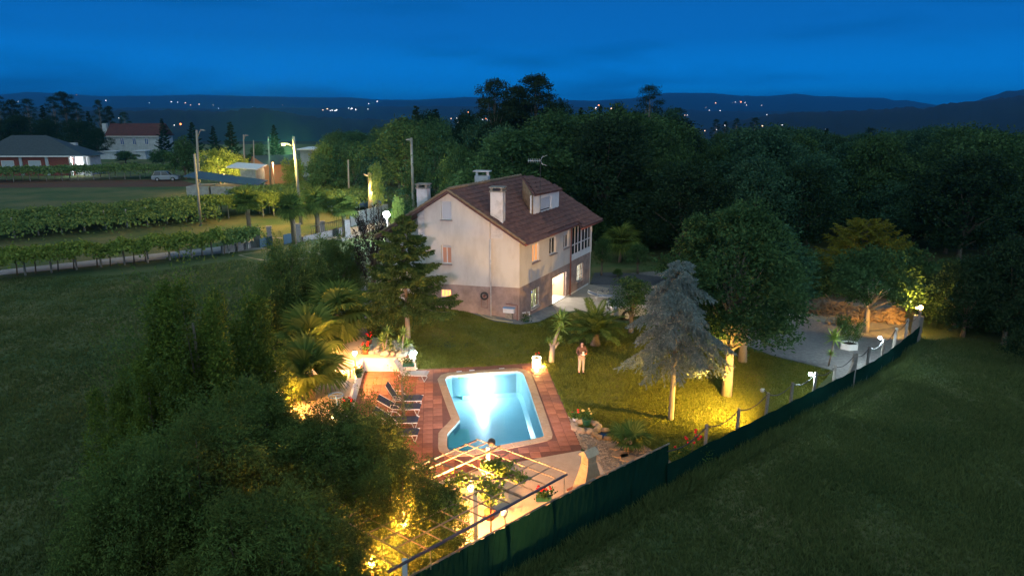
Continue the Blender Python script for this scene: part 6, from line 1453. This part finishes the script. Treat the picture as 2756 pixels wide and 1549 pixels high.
def lowwall(name, lb, a, b, h_, m, th_=.2, cat='wall'):
    p, q_ = P(*a, 0), P(*b, 0); d = q_-p; o = MB().box((p+q_)/2+Vector((0, 0, h_/2)), (d.length, th_, h_), math.atan2(d.y, d.x)).build(name, m); return tag(o, lb, cat)
lowwall('stone_wall', 'low grey stone wall left of the thick gate pillar', (598, 684), (690, 670), .8, MPIL, .3); lowwall('gate', 'dark blue sheet gate between the two nearest pillars', (700, 672), (735, 664), 1.1, mat('blue_gate', (.03, .07, .12), .5), .06, 'gate')
lowwall('gate', 'dark blue sheet gate beside the street lamp pole', (765, 664), (797, 656), 1.2, bpy.data.materials['blue_gate'], .06, 'gate'); lowwall('stone_wall', 'pale low wall from the railing to the ivy pillar', (815, 655), (925, 628), .7, MPIL, .25)
rl = thing('railing', 'black iron railing on the low wall between palms', 'railing', P(880, 640, 0)); p, q_ = P(840, 650, 0), P(927, 628, 0)
MB().bar(p+Vector((0, 0, 1.55)), q_+Vector((0, 0, 1.55)), .06).build('rail', MDARKM, rl); MB().bar(p+Vector((0, 0, .75)), q_+Vector((0, 0, .75)), .05).build('rail', MDARKM, rl)
for k in range(18): c = p.lerp(q_, k/17); MB().bar(c+Vector((0, 0, .7)), c+Vector((0, 0, 1.55)), .025).build('baluster', MDARKM, rl)
pw_ = thing('panel_wall', 'pale concrete panel wall with dark posts rising toward the white lamp', 'wall', P(985, 600, 0)); ends = [(943, 610), (964, 603), (986, 597), (1006, 591), (1026, 585), (1046, 580)]
for k, (a, b) in enumerate(zip(ends, ends[1:])):
    p, q_ = P(*a, 0), P(*b, 0); d = q_-p; MB().box((p+q_)/2+Vector((0, 0, .75)), (d.length*.9, .08, 1.5), math.atan2(d.y, d.x)).build('panel', mat('pale_panel', (.46, .46, .47), .85) if k == 0 else bpy.data.materials['pale_panel'], pw_); MB().box(p+Vector((0, 0, .85)), (.16, .16, 1.7)).build('post', MDARKM, pw_)
# board on a leaning post and a goal frame in the yard
b = P(925, 738, 0); o = thing('board_on_post', 'blue grey board on a dark leaning post left of the fir', 'board', b); t_ = PD(938, 706, b.y); MB().bar(b, t_, .1).build('post', MDARKM, o); MB().box(PD(934, 700, b.y), (2.0, 1.1, .05), 0, Matrix.Rotation(.25, 3, 'Y')).build('board', mat('blue_board', (.05, .10, .18), .5), o)
b = P(975, 800, 0); o = thing('goal_frame', 'thin pale goal frame on the yard left of the fir', 'frame', b); p, q_ = PD(938, 745, b.y), PD(1016, 745, b.y); MB().tube([p, q_], .03, 6).build('crossbar', MFRW, o)
MB().tube([p, (p.x-.0, p.y, 0)], .02, 5).build('leg', MFRW, o); MB().tube([q_, (q_.x+.2, q_.y, 0)], .02, 5).build('leg', MFRW, o); MB().tube([p.lerp(q_, .6), (p.x+.9, p.y+.9, 0)], .015, 5).build('leg', MFRW, o)
# ---- trees of the left side
GB = broadleaf(60, 6, 2.6, MLEAF['forest'], nb=12, nsub=40, nleaf=12, L=.3, W=.17, sig=.26, h0=1.2); YB = broadleaf(61, 6, 2.6, MLEAF['vine'], nb=12, nsub=40, nleaf=12, L=.28, W=.16, sig=.26, h0=1.2)  # YB is GB with yellower leaves, the lamp light put into their colour
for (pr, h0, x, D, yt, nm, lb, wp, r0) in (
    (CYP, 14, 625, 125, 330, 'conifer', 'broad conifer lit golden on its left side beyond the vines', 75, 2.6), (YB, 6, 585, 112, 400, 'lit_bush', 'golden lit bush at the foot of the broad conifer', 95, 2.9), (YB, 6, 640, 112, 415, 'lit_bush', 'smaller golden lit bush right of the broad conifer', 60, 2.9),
    (GB, 6, 490, 130, 376, 'bush_tree', 'dark round tree right of the farmhouse', 85, 2.9), (CYP, 14, 440, 195, 320, 'conifer', 'dark pointed tree touching the farmhouse roof', 45, 2.6), (CYP, 14, 520, 170, 330, 'conifer', 'dark conifer behind the orange lit pole', 60, 2.6), (CYP, 14, 575, 175, 340, 'conifer', 'dark conifer behind the golden conifer, left', 45, 2.6),
    (CYP, 14, 740, 150, 337, 'conifer', 'dark conifer above the barn', 55, 2.6), (GB, 6, 690, 130, 392, 'bush_tree', 'green tree left of the barn roof', 55, 2.9), (YB, 6, 790, 100, 428, 'lit_bush', 'yellow green bush under the street lamp', 75, 2.9), (YB, 6, 870, 112, 387, 'lit_tree', 'tall yellow green tree in front of the flat house', 90, 2.9), (GB, 6, 870, 98, 425, 'bush_tree', 'dark round tree below the yellow green one', 130, 2.9),
    (GB, 6, 950, 100, 400, 'bush_tree', 'dark tree left of the yellow lit small tree', 90, 2.9), (FO[3], 10, 940, 140, 368, 'broadleaf_tree', 'large dark tree on the far side of the drive', 80, 4.4), (YB, 6, 1012, 83, 440, 'lit_tree', 'small tree lit bright yellow beside a pale trunk', 38, 2.9), (GB, 6, 330, 170, 408, 'bush_tree', 'dark bush in front of the farmhouse', 70, 2.9), (GB, 6, 430, 160, 405, 'bush_tree', 'dark shrubbery between farmhouse and pole', 90, 2.9),
    (GB, 6, 1080, 75, 540, 'bush_tree', 'grey green bush behind the dazzling white lamp', 90, 2.9), (YB, 6, 1065, 72, 530, 'lit_bush', 'drooping bush lit bright green by the dazzling lamp', 36, 2.9), (GB, 6, 1130, 84, 470, 'bush_tree', 'dark tree behind the left chimney of the house', 110, 2.9), (YB, 6, 1230, 82, 425, 'lit_tree', 'olive green tree behind the gable roof', 110, 2.9), (GB, 6, 1180, 86, 440, 'bush_tree', 'dark tree between the left chimney and the roof ridge', 110, 2.9)):
    far(pr, h0, x, D, yt, nm, lb, wp, r0, x)
for k, (x, yt, wp) in enumerate(((5, 255, 60), (45, 274, 55), (85, 268, 70), (125, 285, 50), (155, 262, 55), (185, 253, 62), (215, 278, 50), (245, 300, 40), (275, 271, 42), (300, 290, 36), (340, 303, 40), (60, 310, 90), (130, 320, 90), (210, 325, 90), (20, 320, 80), (260, 345, 60))):
    far([EUC, PINE[0], EUC, CYP][k % 4] if k < 11 else FO[3], [19, 17, 19, 14][k % 4] if k < 11 else 10, x, 205 if k < 11 else 185, yt, 'dark_tree', 'dark tree number of the shelter belt'.replace('number of', ['with a cropped crown at the left edge of', 'with a low top, second from the left in', 'broad and rounded near the left of', 'short and pointed in', 'tall and narrow in', 'tallest and bushiest in', 'sloping to the right in', 'small and thin at the right part of', 'standing alone above the farmhouse, beyond', 'slim, right of the lone one beyond', 'low, behind the farmhouse roof near', 'filling the left front of', 'filling the middle front of', 'filling the right front of', 'at the very left front of', 'beside the farmhouse gable in'][k]), wp*1.15, [4.2, 4.6, 4.2, 2.6][k % 4] if k < 11 else 4.4, k, None)
# trunk of the cut tree
b = Vector(PD(993, 505, 85)); b.z = 0; o = thing('cut_tree', 'pale cut off tree trunk beyond the drive', 'tree', b); MB().tube([b, PD(995, 465, 85)], [.28, .22], 8).build('trunk', BARKL, o); MB().tube([PD(995, 475, 85), PD(978, 468, 85)], [.12, .08], 6).build('branch', BARKL, o)
# ---- lights of the far villages
vl = [(49, 274), (206, 256), (285, 271), (402, 277), (461, 274), (478, 275), (499, 277), (513, 283), (536, 281), (574, 283), (588, 292), (680, 287), (761, 283), (869, 296), (881, 293), (889, 298), (894, 297), (902, 298), (906, 296), (938, 291), (944, 294), (947, 292), (957, 295), (990, 294), (992, 279), (1015, 273), (1025, 371), (1093, 334), (898, 386), (1186, 323), (1190, 332), (1214, 319), (1229, 318), (1232, 330), (1260, 302), (1285, 325), (1299, 322), (1304, 333), (1307, 320), (1312, 322), (1603, 294), (1604, 290), (1612, 284), (1645, 292), (1650, 291), (1655, 312), (1639, 329), (1649, 327), (1743, 329), (1789, 314), (1843, 310), (1850, 310), (1899, 290), (1909, 297), (1926, 277), (1938, 298), (1970, 275), (1979, 275), (1994, 275), (2005, 276), (2009, 283), (2050, 283), (2064, 309), (2052, 339), (2064, 344), (2105, 336), (1928, 349), (1934, 347), (1951, 338), (1926, 359), (1897, 352), (1886, 351), (2222, 348), (486, 334), (469, 337), (320, 318)]
MV = [emat('village_white', (.95, .97, 1), 5), emat('village_warm', (1, .62, .38), 5), emat('village_orange', (1, .30, .08), 6)]
vm = [MB().ball((0, 0, 0), 1, 6).build('v', MV[k], None, True) for k in range(3)]; vmd = [o.data for o in vm]
for o in vm: bpy.data.objects.remove(o)
rr = random.Random(9)
for k, (x, y) in enumerate(vl):
    D = 420.0
    while D < 9000:
        p = PD(x, y, D)
        if p.z < terr(p.x, p.y)+1: break
        D *= 1.01
    p = PD(x, y, D*.99); big = (x, y) in ((1994, 275), (486, 334), (1307, 320), (1612, 284)); kk = 2 if big or (x, y) in ((206, 256), (1260, 302)) else rr.choice((0, 0, 1))
    o = link('village_light', vmd[kk], None, p, (0, 0, 0), D*.00072*(rr.uniform(.55, 1.15) if not big else 1.7)); o['kind'] = 'thing'
    tag(o, 'tiny light of the far villages seen across the valley' if not big and kk != 2 else 'orange light of the far villages brighter than the rest', 'light', 'lights of the far villages' if not big and kk != 2 else 'brighter orange lights of the far villages')
# ================================================================== CARS AND PERSON
MTYRE = mat('tyre', (.02, .02, .02), .9); MRIM = mat('alloy_rim', (.4, .4, .42), .35, metal=.7); MLAMPG = mat('headlight_glass', (.75, .72, .68), .12, spec=.9)
def car(loc, rz, label, col, L_=4.6, Wd_=1.8, Hh=1.75, pick=False, cat='car', metal=.5):
    o = thing('parked_car', label, cat, loc, rz); body = mat('car_paint', col, .3, metal=metal, spec=.6, coat=.5)
    h = L_/2; wb = L_*.29; wr = .36
    # side profile (x forward), with wheel arches
    lo = [(-h, .45), (-h+.03, .35)]
    def arch(cx): return [(cx+math.cos(a)*(wr+.07), .30+math.sin(a)*(wr+.07)) for a in [pi-k*pi/8 for k in range(9)]]
    lo += arch(-wb)+arch(wb)+[(h-.12, .32), (h, .48), (h+.02, .72), (h-.10, .92)]
    up = [(h*.52, 1.06), (.45*h, 1.08), (-h+.12, 1.02), (-h, .9)]
    prof = lo+up; n_ = len(prof); bm = bmesh.new(); rings = []
    for y, k in ((-Wd_/2, .0), (-Wd_/2+.06, .0), (Wd_/2-.06, 0), (Wd_/2, 0)):
        ins = .05 if abs(y) == Wd_/2 else 0
        rings.append([bm.verts.new((x*(1-(ins*.3 if z > .9 else 0)), y*(1-(.05 if z > .95 else 0)), z-(ins*.6 if z > .85 else 0))) for x, z in prof])
    for a, b in zip(rings, rings[1:]):
        for i in range(n_): bm.faces.new((a[i], a[(i+1) % n_], b[(i+1) % n_], b[i]))
    for r_, rev in ((rings[0], False), (rings[-1], True)):
        es = tessellate_polygon([[Vector((v.co.x, v.co.z, 0)) for v in r_]])
        for t_ in es: bm.faces.new([r_[i] for i in (t_ if not rev else t_[::-1])])
    bmesh.ops.recalc_face_normals(bm, faces=bm.faces); me_ = bpy.data.meshes.new('body'); bm.to_mesh(me_); bm.free(); me_.materials.append(body); bo_ = link('body', me_, o)
    # cabin
    cb = [(h*.42, 1.05), (h*.12, Hh-.03), (-h*.15 if pick else -h*.72, Hh), (-h*.3 if pick else -h*.9, 1.02)]
    m = MB(); vs = []; 
    for s in (-1, 1):
        for (x, z) in cb: vs.append((x, s*(Wd_/2-.06 if z < 1.2 else Wd_/2-.24), z))
    m.add(vs, [(0, 1, 2, 3), (7, 6, 5, 4), (1, 5, 6, 2)]); m.add([vs[0], vs[1], vs[5], vs[4]], [(0, 1, 2, 3)]); m.add([vs[2], vs[3], vs[7], vs[6]], [(0, 1, 2, 3)]); m.build('window_glass', MGLASS, o, True)
    MB().box((sum(c[0] for c in cb[1:3])/2, 0, Hh+.015), (cb[1][0]-cb[2][0]+.06, Wd_-.46, .05)).build('roof', body, o, True)
    for s in (-1, 1):
        for a, b in ((0, 1), (3, 2)): MB().bar(vs[a+(4 if s > 0 else 0)], vs[b+(4 if s > 0 else 0)], .07).build('pillar', body, o, True)
        xm_ = (cb[1][0]+cb[2][0])/2+.1; MB().bar((xm_, s*(Wd_/2-.05), 1.05), (xm_, s*(Wd_/2-.23), Hh), .07).build('pillar', body, o, True)
        MB().box((h*.40, s*(Wd_/2+.08), 1.12), (.12, .2, .14)).build('mirror', body, o, True)
        MB().ball((h-.14, s*(Wd_/2-.26), .80), .15, 10, .8).build('headlight', MLAMPG, o, True)
        MB().ball((h-.02, s*(Wd_/2-.3), .52), .08, 8).build('fog_lamp', MLAMPG, o, True)
        for x_ in (-wb, wb):
            w_ = MB().tube([(x_, s*(Wd_/2-.24), .34), (x_, s*(Wd_/2-.20), .34), (x_, s*(Wd_/2-.03), .34), (x_, s*(Wd_/2), .34)], [wr-.04, wr, wr, wr-.04], 20).build('wheel', MTYRE, o, True)
            MB().tube([(x_, s*(Wd_/2-.02), .34), (x_, s*(Wd_/2+.012), .34)], [wr*.62, wr*.58], 14).build('rim', MRIM, w_, True)
    MB().box((h+.0, 0, .62), (.06, Wd_*.5, .16)).build('grille', MDARKM, o, True); MB().box((h+.0, 0, .4), (.1, Wd_*.86, .14)).build('bumper', body, o, True)
    return o
c_ = P(1720, 848); car(P(1733, 849), pi+.12, 'silver grey pickup parked behind the olive tree and cedar', (.35, .36, .40), 4.9, 1.9, 1.75, True, 'pickup')
def farcar(x, y, D, rz, lb, col, metal=.2): 
    p = PD(x, y, D); p.z = 0; p.x = (x-1378)/F*(D*cP+H*sP); car(p, rz, lb, col, metal=metal)
farcar(448, 490, 128, .2, 'white car parked beyond the distant vine row', (.22, .27, .33)); farcar(712, 478, 105, .1, 'dark car beside the orange lit barn', (.02, .025, .03)); farcar(985, 510, 92, .3, 'blue car parked beyond the drive near the yellow lit tree', (.02, .08, .28))
# ---- person holding a controller
def skin(name, joints, edges, m, parent, root=0, sub=2):
    me_ = bpy.data.meshes.new(name); me_.from_pydata([j[0] for j in joints], edges, []); o = bpy.data.objects.new(name, me_); C.objects.link(o); o.parent = parent
    md = o.modifiers.new('skin', 'SKIN'); 
    for k, j in enumerate(joints):
        r_ = j[1]; me_.skin_vertices[0].data[k].radius = (r_, r_) if not hasattr(r_, '__len__') else r_
    me_.skin_vertices[0].data[root].use_root = True
    sb_ = o.modifiers.new('sub', 'SUBSURF'); sb_.levels = sub; sb_.render_levels = sub; me_.materials.append(m)
    dg = bpy.context.evaluated_depsgraph_get(); ev = o.evaluated_get(dg); nm = bpy.data.meshes.new_from_object(ev); o.modifiers.clear(); o.data = nm; nm.materials.clear(); nm.materials.append(m)
    nm.polygons.foreach_set('use_smooth', [True]*len(nm.polygons)); return o
pf = P(1564, 1004, 0.012); pr = thing('person', 'person in a brown jacket and pale trousers holding a remote controller on the lawn', 'person', pf, pi+.12)
MSKIN = mat('skin', (.48, .28, .20), .6); MJACK = mat('brown_jacket', (.12, .055, .035), .85, (.17, .08, .05), 20); MTRO = mat('beige_trousers', (.42, .33, .25), .85); MHAIR = mat('brown_hair', (.09, .04, .02), .7); MSHOE = mat('dark_shoes', (.03, .025, .02), .7)
# local frame: +y faces forward (rotated to face the camera), person 1.70 m tall
J = [((0, 0, .95), (.15, .11)), ((0, 0, 1.12), (.13, .10)), ((0, -.01, 1.30), (.15, .10)), ((0, -.01, 1.42), (.08, .07)), ((0, .01, 1.49), .052), ((0, .03, 1.545), .06), ((0, .035, 1.60), (.078, .092)), ((0, .03, 1.66), (.062, .075))]
E_ = [(i, i+1) for i in range(7)]
def addch(start, pts):
    k = start
    for p_ in pts: J.append(p_); E_.append((k, len(J)-1)); k = len(J)-1
    return k
for s in (-1, 1):
    hnd = addch(2, [((.17*s, -.01, 1.39), .055), ((.235*s, .02, 1.17), .045), ((.20*s, .17, 1.08), .036), ((.10*s, .27, 1.13), .026), ((.07*s, .30, 1.15), (.034, .018))])
    for f in range(4): addch(hnd, [((.055*s-.012*s*f*0, .325, 1.165-.02*f), .009), ((.03*s, .34-.003*f, 1.165-.02*f), .008), ((.012*s, .328, 1.163-.02*f), .007)])
    addch(hnd, [((.07*s, .31, 1.185), .010), ((.045*s, .315, 1.20), .009)])
    addch(0, [((.095*s, 0, .86), .088), ((.10*s, .015*s, .50), .058), ((.105*s, -.01, .10), .040), ((.11*s, .10, .04), .035)])
body = skin('body', J, E_, MSKIN, pr)
JJ = [((0, 0, .90), (.165, .125)), ((0, 0, 1.12), (.155, .12)), ((0, -.01, 1.30), (.17, .12)), ((0, -.015, 1.43), (.10, .08))]; JE = [(0, 1), (1, 2), (2, 3)]
for s in (-1, 1):
    b_ = len(JJ); JJ += [((.17*s, -.01, 1.39), .07), ((.245*s, .015, 1.17), .062), ((.21*s, .165, 1.08), .05), ((.12*s, .25, 1.12), .04)]; JE += [(2, b_), (b_, b_+1), (b_+1, b_+2), (b_+2, b_+3)]
skin('jacket', JJ, JE, MJACK, pr)
TJ = [((0, 0, .93), (.155, .115))]; TE = []
for s in (-1, 1):
    b_ = len(TJ); TJ += [((.09*s, 0, .84), .098), ((.10*s, .015*s, .50), .074), ((.105*s, -.01, .12), .062)]; TE += [(0, b_), (b_, b_+1), (b_+1, b_+2)]
skin('trousers', TJ, TE, MTRO, pr)
for s in (-1, 1): skin('shoe', [((.105*s, -.05, .045), .045), ((.108*s, .05, .045), .045), ((.112*s, .16, .035), .035)], [(0, 1), (1, 2)], MSHOE, pr)
skin('hair', [((0, -.02, 1.67), (.092, .09)), ((0, -.055, 1.58), (.095, .07)), ((0, -.06, 1.46), (.11, .05)), ((0, -.07, 1.36), (.09, .035))], [(0, 1), (1, 2), (2, 3)], MHAIR, pr)
for s in (-1, 1): skin('hair', [((.055*s, .0, 1.67), .035), ((.09*s, .01, 1.58), .028), ((.095*s, .02, 1.47), .028), ((.09*s, .04, 1.38), .018)], [(0, 1), (1, 2), (2, 3)], MHAIR, pr)
fc = MB(); 
for s in (-1, 1): fc.ball((.03*s, .115, 1.605), .012, 6)
fc.build('eyes', MSHOE, pr, True); MB().add([(-.012, .118, 1.58), (.012, .118, 1.58), (0, .14, 1.572), (0, .115, 1.62)], [(0, 1, 2), (0, 2, 3), (1, 3, 2)]).build('nose', MSKIN, pr, True); MB().box((0, .108, 1.553), (.045, .012, .01)).build('mouth', mat('lips', (.3, .1, .08), .6), pr, True)
cc = thing('remote_controller', 'white and orange remote controller held in the hands of the person', 'controller', pf, pr.rotation_euler.z)
MB().box((0, .32, 1.13), (.17, .10, .05)).build('housing', mat('white_casing', (.7, .68, .65), .4), cc, True); MB().box((.0, .35, 1.23), (.09, .015, .15), 0, Matrix.Rotation(-.3, 3, 'X')).build('screen', mat('phone_case', (.75, .70, .68), .3), cc, True); MB().box((-.13, .30, 1.17), (.12, .05, .05), .2).build('strap', mat('orange_strap', (.75, .18, .03), .6), cc, True)
for s in (-1, 1): MB().tube([(.06*s, .34, 1.16), (.075*s, .36, 1.28)], .007, 5).build('antenna', MDARKM, cc, True)
# ---- evening air
hz = MB().box((0, 4900, 12), (20000, 10600, 320)).build('haze'); hz['kind'] = 'stuff'
hm = bpy.data.materials.new('haze'); hm.use_nodes = True; t = hm.node_tree; t.nodes.clear(); o_ = N(t, 'ShaderNodeOutputMaterial'); v_ = N(t, 'ShaderNodeVolumePrincipled')
v_.inputs['Color'].default_value = (.12, .76, 1, 1); v_.inputs['Density'].default_value = 2.2e-4; v_.inputs['Anisotropy'].default_value = .8; t.links.new(v_.outputs[0], o_.inputs['Volume']); hz.data.materials.append(hm)
